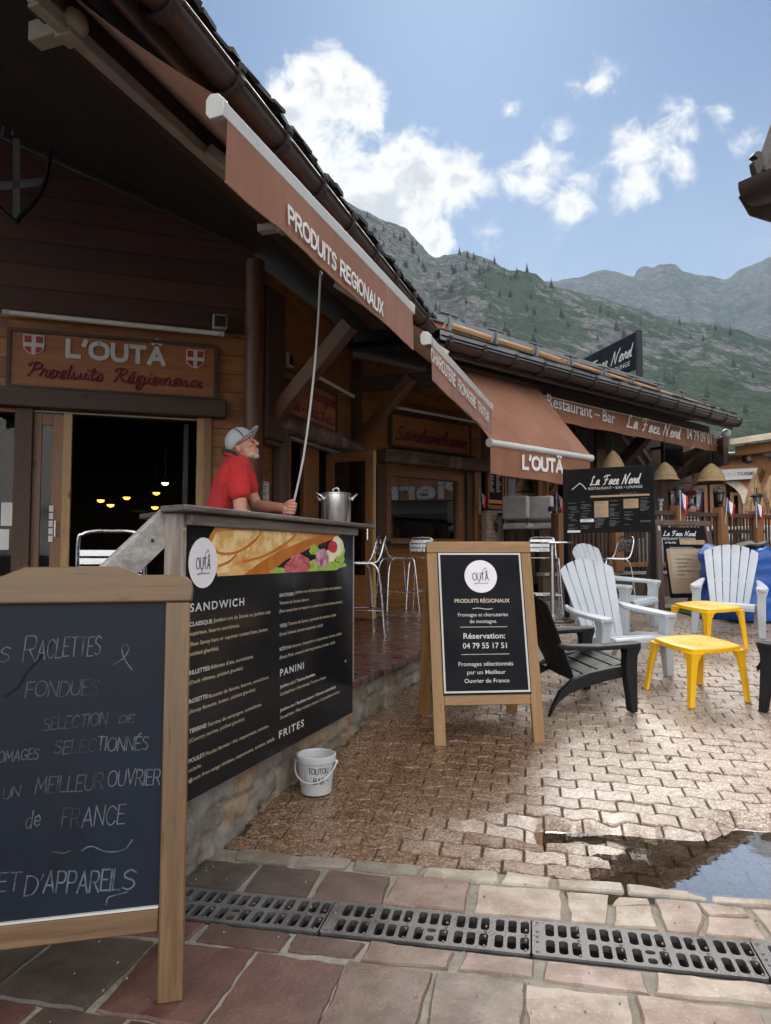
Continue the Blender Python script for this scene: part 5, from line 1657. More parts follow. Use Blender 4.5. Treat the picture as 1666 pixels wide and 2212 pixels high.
mb.box(-.03, LB + .05, -.03, .035, -.05, .0); mb.box(-.03, LB + .05, -.035, .03, -.075, -.056); mb.box(-.03, LB + .05, -.015, .015, -.058, -.048)
tb = attach(mb.build('torsion_bar', M['beige_metal'], bevel=.004), aw1, fb.M)
for x in (.2, LB - .2):
    mb = MB(); mb.box(x - .05, x + .05, -.05, .05, -.088, -.05); mb.ell((x, -.03, .0), (.075, .055, .065), 10, 8); mb.box(x - .045, x + .045, .03, .22, -.06, .04)
    mb.build('bracket', M['beige_metal'], tb, bevel=.008)
for x, x2 in ((LB * .5, LB * .72), (LB - .1, LB * .78)):
    arm(aw1, fb.pt(x, -.03, -.04), fr1.pt(x2, .02, .06))
# crank eye
def _px(p):
    q = p - EYE; f_ = q.y * cos(TH) + q.z * sin(TH)
    return 833 + F * q.x / f_
eye = P(693, 592, 4.75)
# --- second awning
pa, pb = P(922, 728, 5.75), P(1058, 880, 8.45)
pb.z = pa.z = (pa.z + pb.z) / 2
aw2 = thing('awning', 'narrow brown awning in the inner corner, lettered CHARCUTERIE FROMAGERIE TRAITEUR', 'awning', pa, group='brown shop awnings')
fr2, LA2, b2 = awning_bar(aw2, pa, pb, .9, 'white_alu')
v2, vf2 = valance(aw2, fr2, LA2, .285, .30, 2)
let_on(fr2, v2, yv(vf2, LA2), 'CHARCUTERIE  FROMAGERIE  TRAITEUR', 927, 777, 1053, 911, .095, .0155, CAPS, gap=.2)
n2_ = V((-cos(R(17.6)), sin(R(17.6)), 0))
fabric_roof(aw2, pa + n2_ * .95 + Z * .78, pb + n2_ * .95 + Z * .78, pa + Z * .045, pb + Z * .045)
arm(aw2, pa + n2_ * .9 + Z * .66 + (pb - pa) * .1, pa + Z * .05 + (pb - pa) * .25)
# --- third awning, let down, facing the square
dir2 = V((sin(R(48.3)), cos(R(48.3)), 0)); n3 = V((cos(R(48.3)), -sin(R(48.3)), 0))
ba, bb = P(1058, 956, 8.82), P(1276, 990, 10.28)
bb.z = ba.z = (ba.z + bb.z) / 2
bb = ba + (bb - ba).normalized() * ((bb - ba).length)
d3 = (bb - ba).normalized(); n3 = V((d3.y, -d3.x, 0))
aw3 = thing('awning', "sloping brown awning let down in front of the windows, lettered L'OUTÂ", 'awning', ba, group='brown shop awnings')
fr3 = PL(ba, d3); L3A = (bb - ba).length
mb = MB(); mb.tube([(0, 0, 0), (L3A, 0, 0)], .045, 14); fbar = attach(mb.build('front_bar', M['white_alu']), aw3, fr3.M)
for x in (-.012, L3A - .01):
    mb = MB(); mb.tube([(x, 0, 0), (x + .022, 0, 0)], .054, 14); mb.build('end_cap', M['white_alu'], fbar)
v3, vf3 = valance(aw3, fr3, L3A, .33, .375, 3, x0=-.0, x1=L3A - .03, y=-.01)
xa, za = fr3.hit(1127, 1013, -.01); xb, zb = fr3.hit(1216, 1022, -.01)
mb = MB(); mb.strokes("L'OUTÄ", xa + .02, za + .012, .15, xb - xa - .05, 0, .044, CAPS, slope=(zb - za) / (xb - xa), gap=.22)
mb.v = [(x, yv(vf3, L3A)(x, z) - .016, z) for x, y, z in mb.v]; mb.build('lettering', M['awn_print'], v3)
rr_ = P(1166, 832, 11.0); rr_z = 4.2
ta, tb_ = ba - n3 * .88 + Z * 1.16 + d3 * .02, bb - n3 * .88 + Z * 1.16 - d3 * .02
fabric_roof(aw3, ta, tb_, ba + Z * .045, bb + Z * .045, sag=.015)
mb = MB(); mb.tube([ta + Z * .02, tb_ + Z * .02], .05, 10); attach(mb.build('roller', M['dark_h']), aw3, Matrix())
arm(aw3, tb_ - Z * .30 - d3 * .1, bb - d3 * .35 - Z * .02 - n3 * .06); arm(aw3, ta - Z * .30 + d3 * .1, ba + d3 * .35 - Z * .02 - n3 * .06)

# ------------------------------------------------------------------ the restaurant next door
rest = thing('restaurant_building', 'dark timber restaurant with long gutter, snow log on the roof and deep porch', 'restaurant', (g2a.x, g2a.y, .84))
ER2, EL2, roof2, gut2 = eave(rest, g2a, g2b, 9, 4.6, 12, .64, .06, slates=False)
# zinc strip, slate edge, log with snow brackets, parapet
def e2(px, py, y): return ER2.hit(px, py, y)
mb = MB(); mb.box(0, EL2 - .05, .0, .012, .03, .15); attach(mb.build('flashing', M['flash'], bevel=.003), rest, ER2.M)
sm = MB(); rr = random.Random(5)
x = .0
while x < EL2 - .05:
    w = rr.uniform(.14, .32)
    for crs in range(2):
        z0 = .152 + crs * .018 + rr.uniform(0, .008); y0 = -.02 + crs * .07 + rr.uniform(-.02, .03)
        sm.add([(x + .003, y0, z0), (x + w - .003, y0, z0), (x + w - .003, y0 + 1.0, z0 + .15), (x + .003, y0 + 1.0, z0 + .15), (x + .003, y0, z0 + .018), (x + w - .003, y0, z0 + .018), (x + w - .003, y0 + 1.0, z0 + .168), (x + .003, y0 + 1.0, z0 + .168)],
               [(0, 3, 2, 1), (4, 5, 6, 7), (0, 1, 5, 4), (1, 2, 6, 5), (2, 3, 7, 6), (3, 0, 4, 7)])
    x += w
attach(sm.build('slates', M['slate'], smooth=False), rest, ER2.M)
lx0, lz0 = e2(973, 706, .34); lx1, lz1 = e2(1550, 886, .34)
lz = (lz0 + lz1) / 2
mb = MB(); pts = [(lx0 + (lx1 - lx0) * k / 20, .34, lz0 + (lz1 - lz0) * k / 20 + .008 * noise.noise(V((k * .7, 0, 0)))) for k in range(21)]
mb.tube(pts, .052, 9); attach(mb.build('snow_log', M['pine_log']), rest, ER2.M)
for px, py in ((397, 178), (785, 308), (1118, 418), (1410, 515)):
    X, Y = 867.7 + .2604 * px, 650.8 + .2604 * py
    x, z = e2(X, Y, .26)
    mb = MB(); mb.box(x - .018, x + .018, .24, .275, z - .14, z + .10); mb.box(x - .17, x + .17, .23, .285, z + .10, z + .113); mb.bar((x - .12, .26, z - .1), (x - .01, .26, z + .1), .02, .02)
    attach(mb.build('snow_bracket', M['flash'], smooth=False), rest, ER2.M)
for px, py in ((235, 408), (477, 486), (705, 548), (908, 612), (1096, 675)):
    X, Y = 1247.3 + .2513 * px, 705 + .2513 * py
    x, z = e2(X, Y, .26)
    mb = MB(); mb.box(x - .018, x + .018, .24, .275, z - .14, z + .10); mb.box(x - .17, x + .17, .23, .285, z + .10, z + .113); mb.bar((x - .12, .26, z - .1), (x - .01, .26, z + .1), .02, .02)
    attach(mb.build('snow_bracket', M['flash'], smooth=False), rest, ER2.M)
ax, az = e2(928, 690, .8); bx_, bz_ = e2(1428, 840, .8)
mb = MB(); mb.box(ax - .3, bx_, .8, 1.1, .3, (az + bz_) / 2); attach(mb.build('parapet', M['red_band'], smooth=False), rest, ER2.M)
zt = (az + bz_) / 2
mb = MB(); mb.box(ax - .34, bx_ + .03, .75, 1.16, zt + .001, zt + .085); attach(mb.build('parapet_cap', M['flash'], bevel=.006), rest, ER2.M)
# long retracted awning under the eave
f0, f1 = P(1150, 839, 10.85), P(1562, 942, 15.0)
f1.z = f0.z = (f0.z + f1.z) / 2
aw4 = thing('awning', 'long brown awning of the restaurant, folded up under the gutter, with phone number', 'awning', f0, group='brown shop awnings')
fr4 = PL(f0, f1 - f0); L4 = (f1 - f0).length
v4, vf4 = valance(aw4, fr4, L4, .36, .33, 4, x0=0, x1=L4, y=0)
mb = MB(); mb.sheet(lambda s, t: (L4 * s, .0 + .45 * t, -.045 + .17 * t + .006 * sin(s * 30) * (1 - t)), 40, 4); attach(mb.build('cloth', M['awning'], angle=180), aw4, fr4.M)
mb = MB(); mb.tube([(0, -.006, -.047), (L4, -.006, -.047)], .008, 6); attach(mb.build('piping', M['cream']), aw4, fr4.M)
def y4(x, z):
    s = min(1, max(0, x / L4)); h = -vf4(s, 1)[2] - .045
    return vf4(s, min(1, max(0, (-z - .045) / h)))[1]
mb = MB()
for s_, pxa, pya, pxb, pyb, h, font, sh, md in (('Restaurant – Bar', 1181, 877, 1328, 916, .19, None, 0, .0), ('La Face Nord', 1352, 922, 1466, 948, .22, SCR, .2, 1), ('04 79 09 01 73', 1483, 947, 1551, 964, .19, None, 0, 0)):
    xa, za = fr4.hit(pxa, pya, -.01); xb, zb = fr4.hit(pxb, pyb, -.01)
    if font: mb.strokes(s_, xa, za, h, xb - xa, 0, .028, font, slant=sh, slope=(zb - za) / (xb - xa), gap=.16)
    else: mb.text(s_, xa, za, h, xb - xa, 0, slope=(zb - za) / (xb - xa), offset=.006)
mb.v = [(x, y4(x, z) - .02, z) for x, y, z in mb.v]; mb.build('lettering', M['awn_print'], v4)
mb = MB(); mb.box(L4 - .02, L4 + .06, -.04, .12, -.1, .05); attach(mb.build('end_bracket', M['white_alu'], bevel=.006), aw4, fr4.M)

# back wall of the porch with curtained windows, deck, posts
DECK = 1.34
W4 = PL(W3.pt(L3 + .02, 0, 0), W3.r)
xw = [W4.hit(px, 1060)[0] for px in (1089, 1166, 1180, 1216)]
wz0, wz1 = W4.hit(1130, 1112)[1], 3.25
panel(W4, 'wall', M['dark_v'], -.01, 7.2, .8, 4.56, [(xw[0], xw[1], wz0, wz1), (xw[2], xw[3] + .3, wz0, wz1)], parent=rest)
for k, (a, b) in enumerate(((xw[0], xw[1]), (xw[2], xw[3] + .3))):
    mb = MB(); vs, fs = plate([(a - .02, wz0 - .02), (b + .02, wz0 - .02), (b + .02, wz1 + .02), (a - .02, wz1 + .02)], [[(a + .03, wz0 + .03), (b - .03, wz0 + .03), (b - .03, wz1 - .03), (a + .03, wz1 - .03)]], .05)
    mb.add([(v[0], -.01 - v[2], v[1]) for v in vs], fs); w_ = attach(mb.build('window', M['frame'], smooth=False), rest, W4.M)
    mb = MB(); mb.box(a, b, .03, .036, wz0, wz1); mb.build('pane', M['glass'], w_)
    def cur(s, t, a=a, b=b): return (a + .02 + (b - a) * (.02 + .46 * s) + (b - a) * (.5 if k == 0 else 0), .16 + .03 * sin(s * 40), wz0 + (wz1 - wz0) * t)
    mb = MB(); mb.sheet(cur, 60, 2); mb.build('curtain', M['white_cloth'], w_)
mb = MB(); mb.box(xw[0] - .3, xw[3] + .5, .18, 2.4, wz0 - .5, wz1 + .3); mb.f = [f for q, f in enumerate(mb.f) if q != 2]
attach(mb.build('interior', pm('pale room', (.22, .2, .16), .8), smooth=False), rest, W4.M)
mb = MB(); dk = None
# planter wall of upright boards with concrete foot under the deck edge
pf0 = P(1200, 1197, 10.75); pf1 = P(1660, 1197, 13.0)
FEN = PL((pf0.x, pf0.y, 0), (pf1.x - pf0.x, pf1.y - pf0.y, 0)); FL = (pf1 - pf0).length + 2.5
mb = MB(); mb.box(-.25, FL, -.02, .10, .98, DECK); attach(mb.build('plinth_boards', M['planter'], smooth=False), rest, FEN.M)
mb = MB(); mb.box(-.25, FL, -.06, .12, DECK, DECK + .05); attach(mb.build('plinth_cap', M['grey_h'], bevel=.008), rest, FEN.M)
mb = MB(); mb.box(-.25, FL, -.05, .10, .78, .98); attach(mb.build('plinth_foot', pm('plinth concrete', (.2, .2, .19), .8), bevel=.01), rest, FEN.M)
c4 = [W4.pt(-.03, 0, -.012), FEN.pt(-.24, 0, .0), FEN.pt(FL, 0, .0), W4.pt(9, 0, -.012)]
mb = MB(); mb.add([(p.x, p.y, DECK - .12) for p in c4] + [(p.x, p.y, DECK - .002) for p in c4], [(0, 1, 2, 3)[::-1], (4, 5, 6, 7), (0, 1, 5, 4), (1, 2, 6, 5), (2, 3, 7, 6), (3, 0, 4, 7)])
attach(mb.build('deck', M['fence'], smooth=False), rest, Matrix())
# porch braces, beams, end gable
mb = MB(); mb.box(.4, EL2 - .1, .5, .66, -.25, -.03); attach(mb.build('purlin', M['dark_h'], bevel=.01), rest, ER2.M)
def rbrace(a, b, w, h, mat='dark_h', name='brace'):
    x = (b - a).normalized(); up = (Z - x * Z.dot(x)).normalized(); into = up.cross(x); L = (b - a).length
    Mx = Matrix(((x.x, into.x, up.x, a.x), (x.y, into.y, up.y, a.y), (x.z, into.z, up.z, a.z), (0, 0, 0, 1)))
    mb = MB(); mb.box(0, L, -w / 2, w / 2, -h / 2, h / 2); return attach(mb.build(name, M[mat], bevel=.008), rest, Mx)
rbrace(P(1342, 1002, 14.6), P(1408, 928, 13.9), .16, .22)
rbrace(P(1462, 1012, 16.2), P(1522, 962, 15.3), .12, .15, 'brace')
rbrace(P(1440, 1040, 17.0), P(1512, 988, 16.2), .14, .3)
for px, dd in ((1298, 13.9), (1432, 16.2)):
    p = P(px, 1100, dd); mb = MB(); mb.box(-.09, .09, -.09, .09, DECK, 4.4); attach(mb.build('porch_post', M['dark_v'], bevel=.01), rest, Matrix.Translation((p.x, p.y, 0)))
ga, gb = P(1565, 1000, 14.6), P(1480, 1000, 16.8)
gpl = PL((ga.x, ga.y, 0), (gb.x - ga.x, gb.y - ga.y, 0)); gl = (gb - ga).length
z0, z1 = gpl.hit(1565, 1005)[1], gpl.hit(1565, 955)[1]
mb = MB(); mb.box(-.1, gl + 2, -.05, .05, z0, z1 + .1); attach(mb.build('end_beam', M['dark_h'], bevel=.01), rest, gpl.M)
# skis crossed on the wall, picture, screen
for (a, b), lab in ((((1343, 939), (1393, 1004)), 'pale old ski on the porch wall, left of the pair'), (((1362, 930), (1408, 996)), 'pale old ski on the porch wall, right of the pair')):
    x0_, z0_ = W4.hit(*a, -.05); x1_, z1_ = W4.hit(*b, -.05)
    p0, p1 = W4.pt(x0_, z0_, -.04), W4.pt(x1_, z1_, -.04)
    t = thing('ski', lab, 'ski', p1, group='skis hung on the porch wall')
    mb = MB(); d = p0 - p1; mb.bar((0, 0, 0), d * .93, .075, .018, up=W4.w); mb.bar(d * .93, d + W4.w * -.05, .075, .014, up=W4.w, w2=.03); mb.build('ski_body', M['frame_pale'], t)
    mb = MB(); mb.box(-.03, .03, -.05, .0, -.06, .06); bnd = mb.build('binding', M['black_metal'], t); bnd.location = d * .5
x, z = W4.hit(1257, 952, -.04)
t = thing('picture_frame', 'framed brown picture high on the porch wall above the black menu board', 'picture', PL(W4.pt(x, z, -.04), W4.r).M)
mb = MB(); mb.box(-.24, .24, 0, .03, -.27, .27); mb.build('frame', M['dark_h'], t, bevel=.01)
mb = MB(); mb.box(-.19, .19, -.004, .0, -.22, .22); mb.build('print', pm('sepia print', (.16, .09, .04), .5, col2=(.05, .03, .015), scale=14), t)
x, z = W4.hit(1455, 982, -.5)
t = thing('screen', 'black television hung under the restaurant porch', 'screen', PL(W4.pt(x, z, -.5), W4.r).M)
mb = MB(); mb.box(-.42, .42, 0, .06, -.24, .24); mb.build('casing', M['black_metal'], t, bevel=.006)
mb = MB(); mb.box(-.4, .4, -.003, 0, -.22, .22); mb.build('glass', M['blackpaint'], t)
mb = MB(); mb.box(-.03, .03, .06, .5, .15, .2); mb.build('arm', M['black_metal'], t)
# straw lamp shades under the porch
for k, (px, top, bot, hw, dd, lab) in enumerate(((1325, 976, 1030, 28, 12.4, 'straw beehive lampshade above the middle of the black menu board'), (1437, 1000, 1038, 27, 13.2, 'straw lampshade right beside the edge of the black menu board'), (1537, 1003, 1041, 29, 13.2, 'bell shaped straw lampshade hanging in front of the tourist office'))):
    p = P(px, bot, dd); s_ = dd / 1580; h = (bot - top) * s_; w = hw * s_
    t = thing('straw_lampshade', lab, 'lampshade', p, group='straw lampshades under the porch')
    mb = MB(); n = 14; prof = []
    for q in range(n + 1):
        f = q / n
        r0 = w * (1 - .25 * f - .58 * f ** 2.6) * (1 + .12 * max(0, .14 - f) / .14)
        prof += [(r0, h * f), (r0 * .975 + .0, h * (f + .6 / n))]
    mb.lathe(prof, 22); mb.lathe([(w * .93, .0), (w * .5, h * .6), (.02, h * .95)], 22)
    mb.build('shade', M['wicker'], t, angle=20)
    mb = MB(); mb.ell((0, 0, h * .25), (w * .16, w * .16, w * .2), 10, 8); mb.build('bulb', M['white_alu'], t)
    mb = MB(); mb.tube([(0, 0, h), (0, 0, h + .5)], .006, 6); mb.build('cord', M['black_metal'], t)
# white floodlight at the roof corner
p = P(1569, 940, 14.7)
t = thing('floodlight', 'white round spotlight on the outer corner of the restaurant eave', 'floodlight', p, group='floodlights under the eaves')
mb = MB(); mb.ell((0, 0, .04), (.09, .1, .085), 12, 8); mb.build('head', M['white_alu'], t)
mb = MB(); mb.tube([(-.02, .05, 0), (-.06, .06, -.12), (-.05, .05, -.24)], .035, 8); mb.build('arm', M['white_alu'], t)
# sign standing above the roof
rp = P(1384, 822, 15.2)
rr2 = V((sin(R(-14)), cos(R(-14)), 0)) * -1
s_o = P(1381, 800, 15.2)
RS = PL(s_o, rr2)
t = thing('roof_sign', 'black Face Nord sign on a post above the restaurant roof', 'sign', RS.M)
xt, ztp = RS.hit(1379, 717); _, zb = RS.hit(1380, 794)
mb = MB(); mb.box(-2.9, -.03, -.05, .05, zb, ztp); mb.build('board', M['blackmatt'], t, bevel=.006)
mb = MB(); mb.box(-.03, .05, -.06, .06, zb - 1.3, ztp + .03); mb.build('post', M['black_metal'], t, bevel=.006)
mb = MB(); mb.box(-2.9, -.03, -.056, .056, ztp + .001, ztp + .012); mb.build('edge_trim', M['flash'], t)
mb = MB(); H_ = ztp - zb
mb.strokes('La Face Nord', -2.55, zb + H_ * .38, H_ * .34, 2.3, -.054, .03, SCR, slant=.25, gap=.16)
mb.text('RESTAURANT • BAR • LOUNGE', -2.75, zb + H_ * .14, H_ * .13, 2.5, -.054)
mb.build('lettering', M['white_print'], t)
# ------------------------------------------------------------------ the sandwich counter
def c2d(x, y): return (352.5 + x * .33090, 1057.5 + y * .33090)     # reading marks of the menu panel
cx0, cx1 = CL.hit(391, 1300)[0], CL.hit(748.5, 1300)[0]
ctz = CL.hit(402, 1108)[1]
cnt = thing('sandwich_counter', 'weathered wooden counter on the terrace wall, faced with a black menu panel', 'counter', CL.M)
topx0, topx1 = cx0 - .13, CL.hit(812, 1134, -.10)[0]
_fl = CL.hit(400, 1108, -.10)[0]
_bl = CL.hit(346, 1104, .06)[0]
_plan = [(_fl, -.10), (topx1, -.10), (topx1, .55), (_fl + .55, .55), (_bl + .25, .2), (_bl, .06)]
mb = MB(); n__ = len(_plan); mb.add([(a, b, ctz) for a, b in _plan] + [(a, b, ctz + .026) for a, b in _plan], [tuple(range(n__))[::-1], tuple(range(n__, 2 * n__))] + [(k, (k + 1) % n__, n__ + (k + 1) % n__, n__ + k) for k in range(n__)]); mb.build('counter_top', M['counter'], cnt, bevel=.006)
ebx1 = CL.hit(773, 1145, -.06)[0]
mb = MB(); mb.box(cx0 - .02, ebx1, -.065, -.018, ctz - .054, ctz - .006); mb.build('edge_board', M['counter'], cnt, bevel=.005)
for x, w__ in ((cx0 - .04, .034), (cx1 + .005, .06)):
    mb = MB(); mb.box(x, x + w__, -.03, .06, TZ - (.02 if x > 0 else .0), ctz - .003); mb.build('post', M['grey_v'], cnt, bevel=.006)
for x in (cx0 + .75, cx1 - .02):
    mb = MB(); mb.box(x, x + .07, .5, .57, TZ, ctz - .003); mb.build('post', M['grey_v'], cnt, bevel=.006)
pz1 = ctz - .0535
pz0 = CL.hit(402, 1734, -.045)[1]
mb = MB(); mb.box(cx0, cx1, -.045, -.034, pz0, pz1)
pan = mb.build('menu_panel', M['blackpaint'], cnt)
YP = -.0465
def h2(x, y): return CL.hit(*c2d(x, y), -.045)
pzs = h2(560, 556)[1]
# sandwich picture
a = [h2(318, 320), h2(300, 300), h2(305, 285), h2(335, 262), h2(360, 250)]
loaf = [(cx0 + .20, pzs + .001)] + [h2(290, 325), h2(310, 285), h2(345, 258)]
loaf = [h2(355, 553), h2(300, 400), h2(292, 330), h2(310, 290), h2(340, 262)]
tp_ = pz1 - .001
loaf[-1] = (loaf[-1][0], tp_)
lower = [h2(1150, 262), h2(1150, 300), h2(1090, 330), h2(1000, 365), h2(900, 410), h2(800, 460), h2(750, 500), h2(690, 550)]
lower[0] = (lower[0][0], tp_); lower[-1] = (lower[-1][0], pzs)
loaf[0] = (loaf[0][0], pzs)
up = spline([V((p[0], p[1])) for p in lower[1:]], 4)
poly = [(p[0], p[1]) for p in loaf] + [lower[0]] + [(p.x, p.y) for p in up]
pic = MB(); pic.prism(poly, -.0462, -.0452); pc = pic.build('sandwich_picture', M['bread'], pan)
crust = [h2(640, 470), h2(760, 400), h2(900, 340), h2(1040, 292), h2(1145, 268)] + [(p.x, p.y) for p in up]
crust[-1] = (crust[-1][0] - .0, pzs)
crust += [h2(520, 552)]; crust[-1] = (crust[-1][0], pzs)
mb = MB(); mb.prism(crust, -.0470, -.0463); mb.build('crust', M['bread_dark'], pc)
top_ = [h2(352, 545), h2(322, 430), h2(318, 340), h2(345, 285), h2(420, 262), h2(900, 268), h2(820, 330), h2(700, 400), h2(560, 430), h2(470, 480), h2(420, 540)]
mb = MB(); mb.prism([(p[0], min(p[1], tp_)) for p in top_], -.0467, -.0463); mb.build('floured_top', M['flour'], pc)
for q_ in ([(330, 400), (400, 420), (500, 400), (600, 330), (640, 270)], [(520, 470), (640, 440), (760, 380), (860, 300)], [(360, 500), (430, 470), (470, 430)]):
    mb = MB(); mb.ribbon(spline([V(h2(*p)) for p in q_], 4), .012, -.0472); mb.build('score', M['bread_dark'], pc)
def blob(name, mat, cx, cy, rx, ry, y, seed, n=22, rough=.25):
    r2 = random.Random(seed); x, z = h2(cx, cy)
    x2, _ = h2(cx + rx, cy); _, z2 = h2(cx, cy + ry)
    pts = []
    for k in range(n):
        a_ = 2 * pi * k / n; q = 1 + r2.uniform(-rough, rough)
        pts.append((x + (x2 - x) * cos(a_) * q, min(tp_, max(pzs + .0005, z + (z - z2) * sin(a_) * q))))
    mb = MB(); mb.prism(pts, y - .0005, y); return mb.build(name, M[mat], pc)
blob('lettuce', 'lettuce', 755, 535, 55, 26, -.0472, 1); blob('lettuce', 'lettuce', 1060, 505, 110, 62, -.0472, 2); blob('lettuce', 'lettuce', 1152, 415, 34, 70, -.0472, 3); blob('lettuce', 'lettuce', 985, 395, 32, 36, -.0472, 9)
blob('ham', 'ham', 890, 490, 75, 68, -.0478, 4, rough=.15); blob('ham', 'ham', 835, 515, 45, 48, -.0480, 5, rough=.12)
blob('cheese', 'cheese', 1135, 370, 38, 66, -.0478, 6, rough=.1); blob('cheese', 'cheese', 1090, 430, 40, 40, -.0479, 16, rough=.1)
blob('onion', 'onion', 1035, 445, 45, 62, -.0482, 7, rough=.12); blob('radish', 'radish', 1105, 375, 30, 40, -.0484, 8, rough=.06); blob('lettuce', 'lettuce', 975, 535, 40, 26, -.0484, 19)
# round logo
lx, lz_ = h2(258, 478); lr = (h2(258, 313)[1] - h2(258, 643)[1]) / 2
def logo(parent, x, z, r, y, big=True):
    mb = MB(); mb.prism([(x + r * cos(2 * pi * k / 48), z + r * sin(2 * pi * k / 48)) for k in range(48)], y - .001, y); d = mb.build('logo_disc', M['logo_grey'], parent)
    mb = MB(); mb.strokes('OUTÂ', x - r * .50, z - r * .24, r * .44, r * .96, y - .0018, r * .045, CAPS, gap=.22); mb.build('lettering', M['print_dark'], d)
    mb = MB(); mb.ribbon(spline([(x + r * .36, z + r * .42), (x + r * .3, z + r * .52), (x + r * .12, z + r * .3), (x - .0 * r, z - r * .1), (x - r * .18, z - r * .42), (x - r * .42, z - r * .44), (x - r * .1, z - r * .42), (x + r * .42, z - r * .42)], 5), r * .05, y - .0014)
    mb.build('flourish', M['logo_shade'], d)
logo(pan, lx, lz_, lr, -.0485)
rows = [('W', 'SANDWICH', 173, 800, 527, 60), ('B', 'CLASSIQUE:', 172, 895, 322, 32), ('T', 'Jambon cru de Savoie ou Jambon cuit', 328, 867, 698, 30), ('T', 'supérieur, beurre cornichons.', 170, 955, 497, 30),
        ('T', '(Raw Savoy ham or superior cooked ham, butter,', 170, 1025, 682, 30), ('T', 'pickled gherkin).', 170, 1088, 362, 30), ('B', 'RILLETTES:', 168, 1212, 305, 32), ('T', "Rillettes d'oie, cornichons.", 312, 1172, 587, 28),
        ('T', '(Duck rillettes, pickled gherkin).', 168, 1275, 520, 28), ('B', 'ROSETTE:', 168, 1400, 292, 32), ('T', 'Rosette de Savoie, beurre, cornichons.', 298, 1362, 690, 28), ('T', '(Savoy Rosette, butter, pickled gherkin).', 168, 1465, 602, 28),
        ('B', 'TERRINE:', 168, 1595, 282, 32), ('T', 'Terrine de campagne, cornichons.', 288, 1550, 640, 28), ('T', '(Country terrine, pickled gherkin).', 168, 1655, 530, 28), ('B', 'POULET:', 165, 1790, 272, 32),
        ('T', 'Poulet fermier rôti, mayonnaise, tomate,', 278, 1738, 685, 28), ('T', 'salade.', 165, 1848, 250, 28), ('T', '(Roast free-range chicken, mayonnaise, tomato, salad).', 165, 1915, 725, 28),
        ('B', 'SAVOYARD:', 758, 702, 855, 26), ('T', 'Jambon cru de Savoie ou jambon cuit supérieur,', 860, 680, 1165, 24), ('T', 'Tomme de Savoie, beurre', 758, 752, 950, 24), ('T', '(Raw savoy ham or superior cooked ham, local cheese, butter).', 758, 805, 1170, 24),
        ('B', 'VEGE:', 760, 902, 810, 26), ('T', 'Tomme de Savoie, tapenade de tomate, salade', 815, 887, 1127, 24), ('T', '(Local cheese, tomato tapenade, salad)', 760, 955, 1040, 24), ('B', 'RÔTI:', 760, 1055, 805, 26),
        ('T', 'Rôti de porc, moutarde ou mayonnaise, tomate, salade.', 810, 1040, 1165, 24), ('T', '(Roast Pork, mustard and mayonnaise, tomato, salad)', 760, 1108, 1120, 24), ('W', 'PANINI', 762, 1220, 917, 50),
        ('B', 'Jambon cuit / Tomme fermière', 762, 1298, 990, 24), ('T', 'Cooked ham / Farmhouse Tomme cheese', 762, 1348, 1060, 24), ('B', 'Jambon cru / Raclette nature / Oignons caramélisés', 762, 1452, 1125, 24),
        ('T', 'Cured ham / Plain raclette cheese / Caramelized onions', 762, 1502, 1148, 24), ('W', 'FRITES', 755, 1625, 917, 52)]
mbs = {'W': MB(), 'B': MB(), 'T': MB()}
def serif_text(mb, s, x, z, h, w, y):
    """condensed capitals with little feet"""
    mb.text(s, x, z, h, w, y, offset=.02, space=1.25)
    return mb
lasty = {}
for k, s, xl_, yb, xr, hh in rows:
    x, z = h2(xl_, yb); x1_, _ = h2(xr, yb); _, zt_ = h2(xl_, yb - hh)
    if k == 'W': serif_text(mbs['W'], s, x, z, (zt_ - z) * .9, x1_ - x, YP)
    elif k == 'B': mbs['B'].text(s, x, z, (zt_ - z) * .86, x1_ - x, YP, offset=.018)
    else: mbs['T'].text(s, x, z, (zt_ - z) * .86, x1_ - x, YP, offset=.004)
mbs['W'].build('heading', M['white_print'], pan); mbs['B'].build('dish_names', M['white_print'], pan); mbs['T'].build('lettering', M['tan_print'], pan)
for q in ((138, 262), (800, 298), (1190, 1120), (178, 1905)):
    x, z = h2(*q); mb = MB(); mb.ell((x, -.046, z), (.008, .004, .008), 8, 6); mb.build('screw', M['kraft'], pan)
# stair rail leaning from the counter corner
ra_, rb_ = P(372, 1121, 3.10), P(100, 1382, 2.72)
rl = thing('handrail', 'pale weathered plank handrail sloping down from the counter corner', 'handrail', rb_)
mb = MB(); mb.bar(rb_ - rb_, ra_ - rb_, .042, .125); mb.build('plank', M['grey_h'], rl, bevel=.005)
d_ = (ra_ - rb_)
mb = MB(); q = d_ * .35; mb.bar(q + V((0, 0, -.02)), q + V((0, 0, -.9)), .06, .06); mb.build('post', M['grey_v'], rl, bevel=.005)
for k in (.93, .8):
    mb = MB(); q = d_ * k; n_ = d_.cross(d_.cross(Z)).normalized() * -1; mb.ell(q + d_.cross(Z).normalized() * (.022 if d_.cross(Z).y < 0 else -.022), (.008, .006, .008), 8, 5); mb.build('screw_head', M['black_metal'], rl)

